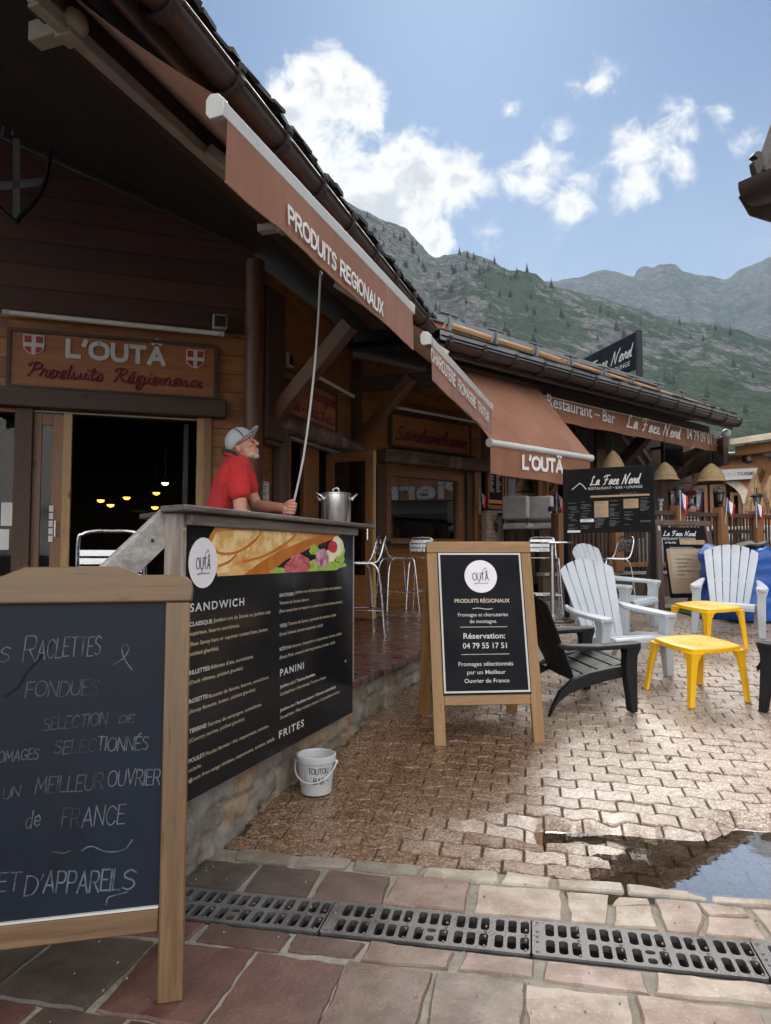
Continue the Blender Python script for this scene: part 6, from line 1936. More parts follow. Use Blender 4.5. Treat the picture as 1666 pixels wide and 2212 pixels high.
# ------------------------------------------------------------------ stock pot
x, _ = CL.hit(726, 1110, .26)
pp = CL.pt(x, ctz + .034, .26)
pd = pp.y
pr = 32 * pd / F
phh = (1126 - 1060) * pd / F
pot = thing('stock_pot', 'tall shiny steel stock pot with lid and two loop handles on the counter', 'pot', pp)
mb = MB(); mb.lathe([(.0001, .0), (pr * .97, 0), (pr, .006), (pr, phh), (pr * 1.03, phh + .003), (pr * 1.03, phh + .009), (pr * .98, phh + .009), (pr * .97, .01), (.0001, .008)], 40); mb.build('body', M['steel'], pot, angle=30)
mb = MB(); mb.lathe([(pr * .99, phh + .010), (pr * .6, phh + .018), (.0001, phh + .021)], 32)
ld = mb.build('lid', M['steel'], pot)
mb = MB(); mb.tube(spline([(-.022, 0, phh + .018), (-.016, 0, phh + .042), (0, 0, phh + .050), (.016, 0, phh + .042), (.022, 0, phh + .018)], 4), .006, 8); mb.build('lid_handle', M['alu'], ld)
for sx in (-1, 1):
    a0 = R(200 if sx < 0 else 15)
    u = V((cos(a0), sin(a0), 0)); v_ = V((-sin(a0), cos(a0), 0))
    base = u * pr + V((0, 0, phh - .035))
    mb = MB(); mb.tube(spline([base - v_ * .05, base - v_ * .046 + u * .03 + V((0, 0, .03)), base + u * .048 + V((0, 0, .045)), base + v_ * .046 + u * .03 + V((0, 0, .03)), base + v_ * .05], 5), .0065, 8)
    for s in (-1, 1): mb.ell(base + v_ * .05 * s, (.012, .012, .016), 8, 6)
    mb.build('handle', M['alu'], pot)
# ------------------------------------------------------------------ bucket
bp_ = G(683, 1712)
bk = thing('bucket', 'white plastic bucket marked TOUTOU BAR on the wet paving', 'bucket', bp_, R(-10))
bh, rb0, rt0 = .205, .083, .102
mb = MB(); mb.lathe([(.0001, .004), (rb0 - .004, .004), (rb0, .008)] + [(rb0 + (rt0 - rb0) * t, .008 + (bh - .01) * t) for t in (.2, .4, .6, .8, 1)] + [(rt0 - .004, bh), (rb0 - .004, .012), (.0001, .01)], 36); mb.build('body', M['bucket'], bk)
mb = MB(); mb.lathe([(rt0, bh - .03), (rt0 + .004, bh - .03), (rt0 + .007, bh - .005), (rt0 + .006, bh + .004), (rt0 - .002, bh + .006), (rt0 - .005, bh - .002)], 36); mb.build('rim', M['bucket'], bk)
hd = []
for k in range(15):
    a_ = pi * k / 14
    hd.append((-(rt0 + .012) * cos(a_) , -sin(a_) * (rt0 + .022), bh - .035 - .085 * sin(a_)))
mb = MB(); mb.tube(hd, .0042, 7)
for s in (0, -1): mb.ell(hd[s], (.01, .012, .012), 8, 6)
mb.build('handle', M['bucket'], bk)
mb = MB()
def wrap(s, ang0, z, h, wd_, lw):
    m2 = MB(); m2.strokes(s, 0, z, h, wd_, 0, lw, CAPS, slant=.1, gap=.16, jit=.05)
    vs = []
    for x, y, z_ in m2.v:
        rr_ = rb0 + (rt0 - rb0) * (z_ / bh) + .0012; a_ = ang0 + x / rr_
        vs.append((rr_ * cos(a_), rr_ * sin(a_), z_))
    mb.add(vs, m2.f)
wrap('TOUTOU', R(-100), .125, .028, .11, .0042); wrap('BAR -', R(-84), .07, .03, .085, .0042)
mb.build('lettering', M['print_dark'], bk)
m2 = MB(); m2.box(0, .055, 0, .001, .05, .15); 
vs = [((rb0 + (rt0 - rb0) * z / bh + .0008 + y) * cos(R(215) + x / .09), (rb0 + (rt0 - rb0) * z / bh + .0008 + y) * sin(R(215) + x / .09), z) for x, y, z in m2.v]
mb = MB(); mb.add(vs, m2.f); mb.build('label', M['pad'], bk)

# ------------------------------------------------------------------ A-frame boards
def hits(pl, cx, cy): return pl.hit(cx, cy)
# sandwich board in the middle
fL, fR = G(951, 1612), G(1164, 1604)
tilt = .30 / 1.30
r2v = (fR - fL); r2v.z = 0; r2v.normalize()
into = Z.cross(r2v)
ub = (Z * 1.28 + into * .29).normalized()
SB = PL(fL, r2v, ub)
sbx0, sbx1 = SB.hit(939, 1608)[0], SB.hit(1177, 1600)[0]
sbx0t, sbx1t = SB.hit(921, 1180)[0], SB.hit(1147, 1178)[0]
sbz1 = SB.hit(1030, 1170)[1]
sbx0 = (sbx0 + sbx0t) / 2; sbx1 = (sbx1 + sbx1t) / 2
sb = thing('sandwich_board', 'pine A-frame sandwich board with black poster standing in the middle of the square', 'sandwich board', SB.M)
sw_ = .078
for xa in (sbx0, sbx1 - sw_):
    mb = MB(); mb.box(xa, xa + sw_, 0, .03, 0.0, sbz1 - .082); mb.build('leg', M['pine_v'], sb, bevel=.004)
mb = MB(); mb.box(sbx0, sbx1, -.002, .03, sbz1 - .08, sbz1); mb.build('top_rail', M['pine_h'], sb, bevel=.004)
zb0, zb1 = SB.hit(1050, 1523)[1], SB.hit(1050, 1499)[1]
mb = MB(); mb.box(sbx0 + sw_, sbx1 - sw_, .001, .03, zb0, zb1 - .002); mb.build('bottom_rail', M['pine_h'], sb, bevel=.004)
pzt = SB.hit(1035, 1194)[1]; pzb = zb1 - .006
px0, px1 = sbx0 + sw_ - .006, sbx1 - sw_ + .006
mb = MB(); mb.box(px0, px1, -.006, .012, pzb, pzt); po = mb.build('poster', M['blackmatt'], sb)
vs, fs = plate([(px0 + .006, pzb + .014), (px1 - .006, pzb + .014), (px1 - .006, pzt - .004), (px0 + .006, pzt - .004)], [[(px0 + .018, pzb + .026), (px1 - .018, pzb + .026), (px1 - .018, pzt - .016), (px0 + .018, pzt - .016)]], .001)
mb = MB(); mb.add([(v[0], -.0068 - v[2], v[1]) for v in vs], fs); mb.build('border', M['white_print'], po)
def c3d(x, y): return (705 + .32550 * x, 1084.6 + .32550 * y)
pcx = (px0 + px1) / 2
def s3(y): return SB.hit(*c3d(1030, y))[1]
logo(po, pcx, (s3(384) + s3(606)) / 2, (s3(384) - s3(606)) / 2 * .97, -.0065)
W_ = px1 - px0
mw = MB(); mt = MB()
for s, yb, hh, wd_, m_ in (('PRODUITS RÉGIONAUX', 668, 25, 394, mt), ('Fromages et charcuteries', 759, 24, 356, mw), ('de montagne.', 803, 24, 195, mw), ('Réservation:', 906, 36, 295, mw), ('04 79 55 17 51', 971, 36, 310, mw),
                          ('Fromages sélectionnés', 1087, 27, 382, mw), ('par un Meilleur', 1142, 27, 268, mw), ('Ouvrier de France', 1199, 27, 312, mw)):
    k = W_ / 610
    m_.text(s, pcx, s3(yb), s3(yb - hh) - s3(yb), wd_ * k, -.0075, align='c', offset=.014 if hh > 30 else .006)
for yb, w_ in ((831, 335), (1012, 338)):
    mt.box(pcx - w_ * W_ / 1220, pcx + w_ * W_ / 1220, -.0075, -.0068, s3(yb), s3(yb - 3))
mt.ribbon([(pcx + (t - .5) * 140 * W_ / 610, s3(708) + .004 * sin(t * 6.28)) for t in [k / 12 for k in range(13)]], .004, -.0074)
mw.build('lettering', M['white_print'], po); mt.build('subtitle', M['cream'], po)
# rear leaf
rl_, rr__ = G(926, 1543), G(1110, 1536)
topc = SB.pt((sbx0 + sbx1) / 2, sbz1 - .02, .035)
rear = (rl_ + rr__) / 2
yb_ = (rear - SB.o).dot(into)
rb_base = SB.o + into * (yb_ + .0); rb_base.z = gz(rb_base.x, rb_base.y)
urear = (topc - rb_base); urear = (urear - r2v * urear.dot(r2v)); ulen = urear.length
RB = PL(rb_base, r2v, urear)
for xa in (sbx0, sbx1 - sw_):
    mb = MB(); mb.box(xa, xa + sw_, -.015, .015, 0.0, ulen - .02); attach(mb.build('leg', M['pine_v'], bevel=.004), sb, RB.M)
mb = MB(); mb.box(sbx0 + sw_, sbx1 - sw_, -.01, .01, .18, ulen - .04); attach(mb.build('back_panel', M['blackmatt']), sb, RB.M)

# chalkboard close to the viewer
g0 = G(397, 2158)
r1v = V((sin(R(76)), cos(R(76)), 0)); in1 = Z.cross(r1v)
CB = PL(g0, r1v, (Z * 1.0 + in1 * .12).normalized())
cb = thing('chalkboard', 'large worn A-frame chalkboard with faded chalk writing at the left edge', 'chalkboard', CB.M)
st0 = CB.hit(350, 1700)[0]
zt = CB.hit(404, 1262)[1]; zpk = CB.hit(160, 1225)[1]; zs = CB.hit(320, 1244)[1]
zbt = CB.hit(357, 1301)[1]
xc = (CB.hit(55, 1225)[0] + CB.hit(258, 1225)[0]) / 2
xl_ = 2 * xc
bt, bb_ = CB.hit(346, 1958)[1], CB.hit(346, 2010)[1]
mb = MB(); mb.box(st0, 0, -.018, .018, 0, zbt - .001); mb.build('leg', M['oak_v'], cb, bevel=.006)
mb = MB(); mb.box(xl_, xl_ - st0, -.018, .018, 0, zbt - .001); mb.build('leg', M['oak_v'], cb, bevel=.006)
half = [(0.006, zbt), (.010, zt - .02), (.004, zt + .008), (-.012, zs - .006), (-.04, zs + .002), (CB.hit(300, 1244)[0], zs + .002), (CB.hit(285, 1238)[0], zs + .012), (CB.hit(258, 1226)[0], zpk)]
mirror = [(2 * xc - p[0], p[1]) for p in half[::-1]]
mb = MB(); mb.prism(half + mirror, -.021, .021); mb.build('top_rail', M['oak_h'], cb, bevel=.007, seg=3)
mb = MB(); mb.box(xl_ - st0 + .001, st0 - .001, -.014, .016, bb_, bt); mb.build('bottom_rail', M['oak_h'], cb, bevel=.005)
mb = MB(); mb.box(xl_ - st0 + .002, st0 - .002, -.017, -.004, bt + .001, bt + .007); mb.build('chalk_ledge', M['white_alu'], cb)
mb = MB(); mb.box(xl_ - st0, st0, -.004, .006, bt, zbt); bd = mb.build('board', M['chalkboard'], cb)
def k1(x, y): return CB.hit(.4610 * x, 1193 + .4610 * y)
mc, mf = MB(), MB()
def chalk(mb_, s, xa, ya, xb, yb, hh, wd_=.0036, slant=.12):
    x0_, z0_ = k1(xa, ya); x1_, z1_ = k1(xb, yb); zz = k1(xa, ya - hh)[1] - z0_
    mb_.strokes(s, x0_, z0_, zz, x1_ - x0_, -.0052, wd_, CAPS, slant=slant, slope=(z1_ - z0_) / (x1_ - x0_), gap=.16, jit=.06)
chalk(mc, 'S', -2, 520, 42, 515, 70); chalk(mc, 'R', 108, 508, 165, 505, 122); chalk(mc, 'ACLETTES', 175, 502, 470, 478, 90)
x0_, z0_ = k1(530, 525)
mc.ribbon(spline([k1(530, 525), k1(575, 500), k1(605, 455), k1(590, 430), k1(572, 450), k1(585, 500), k1(620, 550)], 4), .0035, -.0052)
chalk(mf, 'FONDUES', 120, 680, 460, 668, 72); chalk(mf, 'SELECTION', 205, 835, 500, 805, 58); chalk(mf, 'DE', 560, 800, 628, 795, 36)
chalk(mf, 'OMAGES', -10, 985, 180, 965, 50); chalk(mf, 'SELEC', 255, 945, 450, 930, 60); chalk(mc, 'TIONNÉS', 455, 928, 692, 922, 62)
chalk(mf, 'UN', 15, 1152, 92, 1142, 50); chalk(mf, 'MEILLEUR', 165, 1132, 480, 1105, 75); chalk(mc, 'OUVRIER', 505, 1092, 748, 1085, 72)
chalk(mc, 'de', 120, 1288, 188, 1284, 80); chalk(mf, 'FR', 290, 1285, 370, 1280, 85); chalk(mc, 'ANCE', 385, 1282, 582, 1268, 90)
mc.ribbon(spline([k1(385, 1395), k1(430, 1375), k1(500, 1400), k1(580, 1392), k1(622, 1345)], 4), .0038, -.0052)
mf.ribbon(spline([k1(245, 1400), k1(300, 1408), k1(330, 1395)], 3), .003, -.0052)
chalk(mc, 'ET', -12, 1590, 90, 1582, 85); chalk(mc, "D'", 115, 1612, 190, 1606, 92); chalk(mc, 'APPAREIL', 205, 1592, 560, 1582, 98, .005); chalk(mc, 'S', 572, 1582, 628, 1578, 90, .005)
mc.ribbon(spline([k1(595, 1590), k1(560, 1600), k1(510, 1615), k1(498, 1650)], 4), .004, -.0052)
mc.build('chalk_lettering', M['chalk'], bd); mf.build('faded_lettering', M['chalk2'], bd)
mb = MB()                                            # dent in the sheet, flaked corner
mb.ribbon(spline([k1(30, 672), k1(90, 630), k1(130, 560), k1(185, 500), k1(240, 430)], 4), .010, -.0046)
mb.build('scratch', M['blackmatt'], bd)
ycb = .40
cbr = g0 + in1 * ycb; cbr.z = gz(cbr.x, cbr.y)
ur = CB.pt(0, zbt + .03, .03) - cbr; ur = ur - r1v * ur.dot(r1v)
RC = PL(cbr, r1v, ur)
for xa in (-.075, xl_):
    mb = MB(); mb.box(xa, xa + .07, -.018, .018, 0, ur.length); attach(mb.build('leg', M['oak_v'], bevel=.005), cb, RC.M)
mb = MB(); mb.box(xl_ + .07, -.075, -.012, .012, .16, .24); attach(mb.build('rear_rail', M['oak_h'], bevel=.005), cb, RC.M)
mb = MB(); mb.box(xl_ + .07, -.075, -.004, .006, .24, ur.length - .05); attach(mb.build('rear_board', M['blackmatt']), cb, RC.M)

# ------------------------------------------------------------------ the man with the crank pole
def mp(cx, cy, d): return P(444.7 + .1400 * cx, 911 + .1400 * cy, d)
def remesh(o, vox, smooth=2):
    m = o.modifiers.new('one skin', 'REMESH'); m.mode = 'VOXEL'; m.voxel_size = vox; m.use_smooth_shade = True
    if smooth:
        s_ = o.modifiers.new('soften', 'SMOOTH'); s_.factor = .5; s_.iterations = smooth
    return o
DM = 4.95
man = thing('person', 'man in red polo shirt, pale cap and glasses winding a long pole', 'person', V((P(470, 1140, DM).x, DM, TZ)))
mo_ = man.location.copy()
lv = [(474, 1165, .10, .175), (478, 1135, .108, .18), (484, 1105, .112, .185), (491, 1075, .112, .19), (498, 1045, .108, .20), (504, 1022, .098, .20), (508, 1006, .080, .18), (510, 995, .066, .12), (512, 988, .058, .075)]
def ring_(px, py, ht, hw, sc=1.0, a0=0, a1=360, n=20):
    c = P(px, py, DM) - mo_
    return [tuple(c + V((ht * sc * cos(R(a0 + (a1 - a0) * k / n)), hw * sc * sin(R(a0 + (a1 - a0) * k / n)), 0))) for k in range(n if a1 - a0 == 360 else n + 1)]
def L_(p): return p - mo_
body, shirt = MB(), MB()
body.loft([ring_(*l, sc=.86) for l in lv])
shirt.loft([ring_(*l, sc=1.0) for l in lv])
nsh, fsh = L_(mp(500, 720, 4.80)), L_(mp(540, 720, 5.12))
nel, fel = L_(mp(540, 1430, 4.74)), L_(mp(780, 1300, 5.14))
fwr = L_(mp(1195, 1325, 4.96))
hand = L_(mp(1330, 1345, 4.93))
nwr = L_(mp(850, 1520, 4.80))
body.cap2(nsh, nel, .050, .044); body.cap2(fsh, fel, .050, .044); body.cap2(fel, fwr, .047, .030); body.cap2(nel, nwr, .046, .03)
body.ell(L_(mp(930, 1545, 4.82)), (.05, .035, .022)); 
for k in range(4): body.cap2(L_(mp(960, 1545, 4.80 + .018 * k)), L_(mp(1060 - 14 * abs(k - 1.5), 1560, 4.80 + .02 * k)), .0095, .008, 8)
shirt.cap2(nsh + V((0, .02, .01)), nsh + (nel - nsh) * .5, .079, .072); shirt.cap2(fsh + V((0, -.02, .01)), fsh + (fel - fsh) * .5, .077, .070)
# collar
nk0 = L_(mp(480, 545, DM)); hc = L_(mp(545, 365, DM))
tlt = R(20)
fx = V((cos(tlt), -.12, sin(tlt))).normalized(); fz = V((-sin(tlt), 0, cos(tlt))); fy = fz.cross(fx).normalized(); fz = fx.cross(fy)
RH = Matrix((fx, fy, fz)).transposed()
def hp(a, b, c): return hc + fx * a + fy * b + fz * c
body.cap2(L_(mp(440, 640, DM)), hp(-.02, 0, -.07), .062, .056)
HS = .93
def he(c, r): body.ell(hp(*[q * HS for q in c]), tuple(q * HS for q in r), 16, 12, RH)
he((0, 0, .02), (.102, .076, .104)); he((.03, 0, -.06), (.070, .060, .072)); he((.072, 0, -.112), (.028, .032, .024)); he((.055, 0, -.1), (.04, .045, .03))
he((.088, 0, .03), (.020, .046, .014)); he((.10, 0, -.076), (.012, .024, .008)); he((.098, 0, -.090), (.012, .022, .008)); he((.066, .034, -.03), (.03, .024, .024)); he((.066, -.034, -.03), (.03, .024, .024))
body.cap2(hp(.092 * HS, 0, .015 * HS), hp(.118 * HS, 0, -.032 * HS), .009, .0145, 10); he((.105, .012, -.038), (.012, .008, .009)); he((.105, -.012, -.038), (.012, .008, .009))
for s in (-1, 1): he((-.008, s * .077, -.028), (.020, .009, .032)); he((-.012, s * .081, -.018), (.016, .008, .018))
# hand closed round the pole
dh, de = 4.93, eye.y
ptop = L_(eye)
pole_pts = spline([hand + V((-.014, 0, -.10)), hand + V((.002, 0, .0))] + [L_(P(px, py, dh + (de - dh) * f)) for px, py, f in ((644, 1045, .1), (656, 985, .22), (668, 900, .38), (679, 800, .56), (687, 700, .75), (691, 620, .9))] + [ptop], 6)
ax_ = V((.22, -.06, .97)).normalized()
for k in range(4):
    c = hand + ax_ * (.033 - .0215 * k)
    rr_ = .020 + .0015 * (k in (1, 2))
    seg = [c + V((-.034, .004, .004)), c + V((-.022, -.020, .003))] + [c + V((rr_ * 1.08 * cos(R(a_)), rr_ * sin(R(a_)), 0)) for a_ in (250, 285, 320, 355, 30, 62)]
    body.tube(seg, [.0105, .0105, .0100, .0096, .0098, .0090, .0085, .0072], 8)
body.ell(hand + V((-.040, .004, -.002)), (.034, .020, .043), 12, 10)
body.cap2(fwr, hand + V((-.045, .003, -.002)), .029, .026)
body.tube([hand + V((-.045, -.004, .028)), hand + V((-.018, -.020, .047)) , hand + V((.006, -.022, .055)), hand + V((.022, -.012, .052))], [.014, .0125, .011, .008], 8)
# legs inside trousers
bo = body.build('body', M['skin'], man); remesh(bo, .0042, 2)
so = shirt.build('shirt', M['shirt'], man); remesh(so, .006, 3)
fold = bpy.data.textures.new('cloth folds', 'CLOUDS'); fold.noise_scale = .11; fold.noise_depth = 2
dm = so.modifiers.new('folds', 'DISPLACE'); dm.texture = fold; dm.strength = .022; dm.mid_level = .42
mb = MB(); mb.tube([L_(mp(400, 545, DM + .0)) + V((0, 0, 0))] + [L_(mp(455, 555, DM)) + V((.075 * cos(R(a_)), .082 * sin(R(a_)), .03 * cos(R(a_)) * -1 + .012)) for a_ in (170, 130, 90, 50, 15)], [.016] * 6, 8)
mb = MB()
def colr(s, t):
    a_ = R(20 + 320 * s); rr_ = 1 + .12 * t
    c = L_(mp(462, 560, DM)); 
    return tuple(c + V((.070 * rr_ * cos(a_), .076 * rr_ * sin(a_), -.028 * cos(a_) + .035 - .045 * t)))
mb.sheet(colr, 28, 3); co_ = mb.build('collar', M['shirt'], so); sd = co_.modifiers.new('thick', 'SOLIDIFY'); sd.thickness = .006
mb = MB(); rings = []
for l in lv[1:6]: rings.append(ring_(*l, sc=1.075, a0=-50, a1=62, n=14))
n_ = 15; vs = [p for r0 in rings for p in r0]
mb.add(vs, [(j * n_ + k, j * n_ + k + 1, (j + 1) * n_ + k + 1, (j + 1) * n_ + k) for j in range(len(rings) - 1) for k in range(n_ - 1)])
ap = mb.build('apron', M['apron'], man); sd = ap.modifiers.new('thick', 'SOLIDIFY'); sd.thickness = .006
mb = MB(); c = L_(mp(462, 560, DM))
st_ = [rings[-1][2], tuple(c + V((.085, -.09, -.055))), tuple(c + V((.03, -.098, .012))), tuple(c + V((-.04, -.085, .04))), tuple(c + V((-.085, -.03, .045))), tuple(c + V((-.088, .03, .045))), tuple(c + V((-.02, .098, .02))), rings[-1][12]]
st_ = spline([V(p) for p in st_], 5)
for q in range(len(st_) - 1): mb.bar(st_[q], st_[q + 1], .010, .026, up=V((0, -.8, .6)))
mb.build('apron_strap', M['apron'], ap, angle=60)
# cap, glasses, stubble
mb = MB(); vs = []
NA, NB = 28, 9
cm = Matrix.Rotation(R(16), 3, 'Y')
def cp(a_, e): 
    q = V((.1105 * HS * cos(e) * cos(a_), .0865 * HS * cos(e) * sin(a_), .108 * HS * sin(e) + .004))
    return hc + fz * .022 + RH @ (cm.inverted() @ q)
grid = [[cp(2 * pi * k / NA, R(-9 - 15 * max(0, -cos(2 * pi * k / NA)) ) * (1 - j / NB) + R(89.9) * (j / NB)) for k in range(NA)] for j in range(NB + 1)]
mb.loft(grid, cap=False); ca_ = mb.build('cap', M['cap'], man); sd = ca_.modifiers.new('thick', 'SOLIDIFY'); sd.thickness = .004
mb = MB()
def brim(s, t):
    a_ = R(-62 + 124 * s); q = V(((.108 + .070 * t * max(.0, cos(a_)) ** .6) * HS * cos(a_ * (1 - .15 * t)), .088 * HS * sin(a_) * (1 - .05 * t), -.012 + .012 * t - .018 * t * (abs(s - .5) * 2) ** 2))
    return tuple(hc + fz * .026 + RH @ (Matrix.Rotation(R(-20), 3, 'Y') @ q))
mb.sheet(brim, 20, 6); br = mb.build('peak', M['cap'], ca_); sd = br.modifiers.new('thick', 'SOLIDIFY'); sd.thickness = .005
mb = MB(); mb.tube([cp(2 * pi * .16, R(-8))] + [cp(2 * pi * .16 + .0, R(10 + 16 * k)) for k in range(5)] + [cp(2 * pi * .84, R(74 - 16 * k)) for k in range(5)] + [cp(2 * pi * .84, R(-8))], .0045, 6)
mb.build('trim', M['cap_trim'], ca_)
gl = MB()
for s in (-1, 1):
    ring = [hp((.101 - .010 * abs(cos(a_)) * (1 if cos(a_) * s > 0 else .2)) * HS, s * .034 * HS + .026 * cos(a_), .008 + .020 * sin(a_)) for a_ in [2 * pi * k / 14 for k in range(14)]]
    gl.tube(ring, .0028, 6, True)
    gl.tube([hp(.090 * HS, s * .064, .014), hp(.03, s * .077, .006), hp(-.012, s * .078, -.004)], .0026, 6)
gl.tube([hp(.104 * HS, -.009, .012), hp(.108 * HS, 0, .015), hp(.104 * HS, .009, .012)], .0026, 6)
gl.build('glasses', M['black_metal'], man)
for s in (-1, 1):
    mb = MB(); mb.ell(hp(.080 * HS, s * .031, .008), (.0125, .0125, .0115), 10, 8); ey = mb.build('eye', M['white_print'], man)
    mb = MB(); mb.ell(hp(.0905 * HS, s * .031, .010), (.0045, .005, .005), 8, 6); mb.build('iris', M['print_dark'], ey)
mb = MB()
for (c_, r_e) in (((.072, 0, -.114), (.031, .036, .024)), ((.05, .036, -.095), (.036, .022, .026)), ((.05, -.036, -.095), (.036, .022, .026)), ((.104, 0, -.063), (.009, .024, .007))):
    mb.ell(hp(*[q * HS for q in c_]), tuple(q * HS for q in r_e), 12, 8, RH)
bd_ = mb.build('beard', M['beard'], man); remesh(bd_, .005, 2)
tr = MB(); hip = L_(P(470, 1165, DM))
for s in (-1, 1):
    h_ = hip + V((.0, s * .09, -.02)); kn = V((.04, s * .10, .50)); an = V((-.03, s * .11, .09))
    tr.cap2(h_, kn, .10, .07); tr.cap2(kn, an, .07, .055)
tr.ell(hip, (.13, .185, .13))
to = tr.build('trousers', M['trousers'], man); remesh(to, .012, 2)
for s in (-1, 1):
    mb = MB(); mb.ell((.03, s * .11, .045), (.13, .05, .045), 14, 8); mb.build('shoe', M['shoe'], man)
# crank pole
pl_ = thing('crank_pole', 'long white bendy crank pole reaching from his hand up to the awning', 'pole', hand + mo_ + V((-.012, 0, -.10)))
o_ = pl_.location
mb = MB(); mb.tube([p + mo_ - o_ for p in pole_pts], .0075, 8); mb.build('rod', M['white_alu'], pl_)
mb = MB(); e_ = ptop + mo_ - o_; mb.tube(spline([e_ + V((0, 0, -.03)), e_ + V((.012, 0, .0)), e_ + V((0, 0, .02)), e_ + V((-.012, 0, .0))], 4), .005, 6); mb.build('hook', M['alu'], pl_)
# ------------------------------------------------------------------ resin garden armchairs
def armchair(mat):
    t = thing('garden_armchair', '', 'armchair', (0, 0, 0), group='resin garden armchairs')
    m = M[mat]
    th = .014
    # fan back of six slats joined by a low band
    mb = MB()
    def bp(s, tt):
        top = 1 - .13 * s * s
        q = tt * top
        return V((s * (.205 + .115 * q), -.13 - .33 * q + .03 * s * s, .27 + .70 * q))
    nsl, ga = 6, .026
    wS = 2 / nsl
    def slab(s0, s1, t0, t1, n=8, off=0.0, round_top=False):
        rings = []
        for k in range(n + 1):
            tt = t0 + (t1 - t0) * k / n
            if round_top and k == n: tt -= .0
            e = .14 if (round_top and k == n) else 0
            a0, a1 = s0 + (s1 - s0) * e * .5, s1 - (s1 - s0) * e * .5
            r0 = []
            for ss, o in ((a0, 0), ((a0 + a1) / 2, .0), (a1, 0)):
                r0.append(bp(ss, tt) + V((0, off + .008 * (0 if ss in (a0, a1) else 1), 0)))
            nrm = V((0, -.9, -.42))
            back = [p + nrm * th for p in r0[::-1]]
            rings.append(r0 + back)
        mb.loft(rings)
    for k in range(nsl):
        slab(-1 + wS * k + ga / 2, -1 + wS * (k + 1) - ga / 2, .0, 1.0, 9, 0, True)
    for q_ in range(12):
        a_, b_ = -.98 + q_ * 1.96 / 12, -.98 + (q_ + 1) * 1.96 / 12
        slab(a_, b_, -.02, .07, 2, -.006); slab(a_, b_, .41, .445, 2, -.006)
    mb.build('backrest', m, t, bevel=.003, angle=30)
    # dished seat of cross slats
    mb = MB()
    prof = [(.40, .30), (.405, .345), (.385, .372), (.30, .372), (.20, .352), (.10, .328), (0, .302), (-.10, .28), (-.15, .272)]
    pc = spline([V((p[0], p[1])) for p in prof], 5)
    def seat(i0, i1, x0=-.265, x1=.265):
        rings = []
        for k in range(i0, i1 + 1):
            p = pc[k]; tg = (pc[min(len(pc) - 1, k + 1)] - pc[max(0, k - 1)]).normalized(); n_ = V((tg.y, -tg.x)) * -1
            if n_.y > 0: n_ = -n_
            q = p + n_ * .014
            rings.append([(x0, p.x, p.y), (x1, p.x, p.y), (x1, q.x, q.y), (x0, q.x, q.y)])
        mb.loft(rings)
    N_ = len(pc) - 1
    seat(0, 13)
    for a_, b_ in ((14, 19), (20, 25), (26, 31), (32, N_)): seat(a_, b_, -.25, .25)
    for s in (-1, 1): seat(10, N_, s * .255 - .012, s * .255 + .012)
    mb.build('seat', m, t, bevel=.003, angle=30)
    for s in (-1, 1):
        # arm: broad paddle
        mb = MB()
        out = [(.27, .36), (.30, .395), (.36, .40), (.395, .37), (.40, .25), (.385, .0), (.345, -.22), (.31, -.30), (.275, -.30), (.285, -.2), (.285, .0), (.275, .2)]
        def az(y): return .555 - .02 * (.4 - y) + (.03 * max(0, -.18 - y) / .12)
        n = len(out)
        vs = [(s * x, y, az(y)) for x, y in out] + [(s * (x * .97 + .335 * .03), y, az(y) - .035) for x, y in out]
        fs = [tuple(range(n)), tuple(range(2 * n - 1, n - 1, -1))] + [(i, n + i, n + (i + 1) % n, (i + 1) % n) for i in range(n)]
        if s > 0: pass
        else: fs = [f[::-1] for f in fs]
        mb.add(vs, fs); mb.build('arm', m, t, bevel=.008)
        # front leg: tapered, slightly splayed
        mb = MB(); rings = []
        for z, w, d, xo, yo in ((0, .075, .06, .345, .335), (.15, .08, .075, .338, .325), (.34, .09, .10, .33, .31), (.45, .085, .10, .33, .315), (.53, .12, .13, .335, .32)):
            rings.append([(s * xo - w / 2, yo - d / 2, z), (s * xo + w / 2, yo - d / 2, z), (s * xo + w / 2, yo + d / 2, z), (s * xo - w / 2, yo + d / 2, z)])
        mb.loft(rings); mb.build('leg', m, t, bevel=.008)
        # side rail sweeping down to the rear foot
        mb = MB(); rings = []
        for y, z, h in ((.33, .325, .085), (.15, .305, .095), (-.04, .275, .105), (-.18, .225, .11), (-.29, .145, .10), (-.355, .03, .075)):
            tw = .05
            dy = .35 if y < -.1 else .1
            x = s * (.30 - .02 * (y < -.1))
            rings.append([(x - tw / 2, y - dy * h / 2, z - h / 2 if y > -.4 else 0.0), (x + tw / 2, y - dy * h / 2, z - h / 2 if y > -.4 else 0.0), (x + tw / 2, y + dy * h / 2, z + h / 2), (x - tw / 2, y + dy * h / 2, z + h / 2)])
        mb.loft(rings); mb.build('leg', m, t, bevel=.008)
    return t
aw = armchair('white_pl'); ab = armchair('black_pl')
def on_ground(o, x, y, rot, lab, tilt=True, dz=0.004):
    z = gz(x, y)
    o.rotation_mode = 'XYZ'
    M_ = Matrix.Translation((x, y, z + dz))
    if tilt:
        gxs, gys = (gz(x + .3, y) - gz(x - .3, y)) / .6, (gz(x, y + .3) - gz(x, y - .3)) / .6
        n = V((-gxs, -gys, 1)).normalized()
        M_ = M_ @ Z.rotation_difference(n).to_matrix().to_4x4()
    o.matrix_basis = M_ @ Matrix.Rotation(R(rot), 4, 'Z')
    if lab: o['label'] = lab
    return o
def facing(mid, f):
    """place by the middle of the front feet and the direction the seat faces"""
    f = V((f[0], f[1])).normalized()
    rot = math.degrees(math.atan2(-f.x, f.y))
    return mid[0] - f.x * .335, mid[1] - f.y * .335, rot
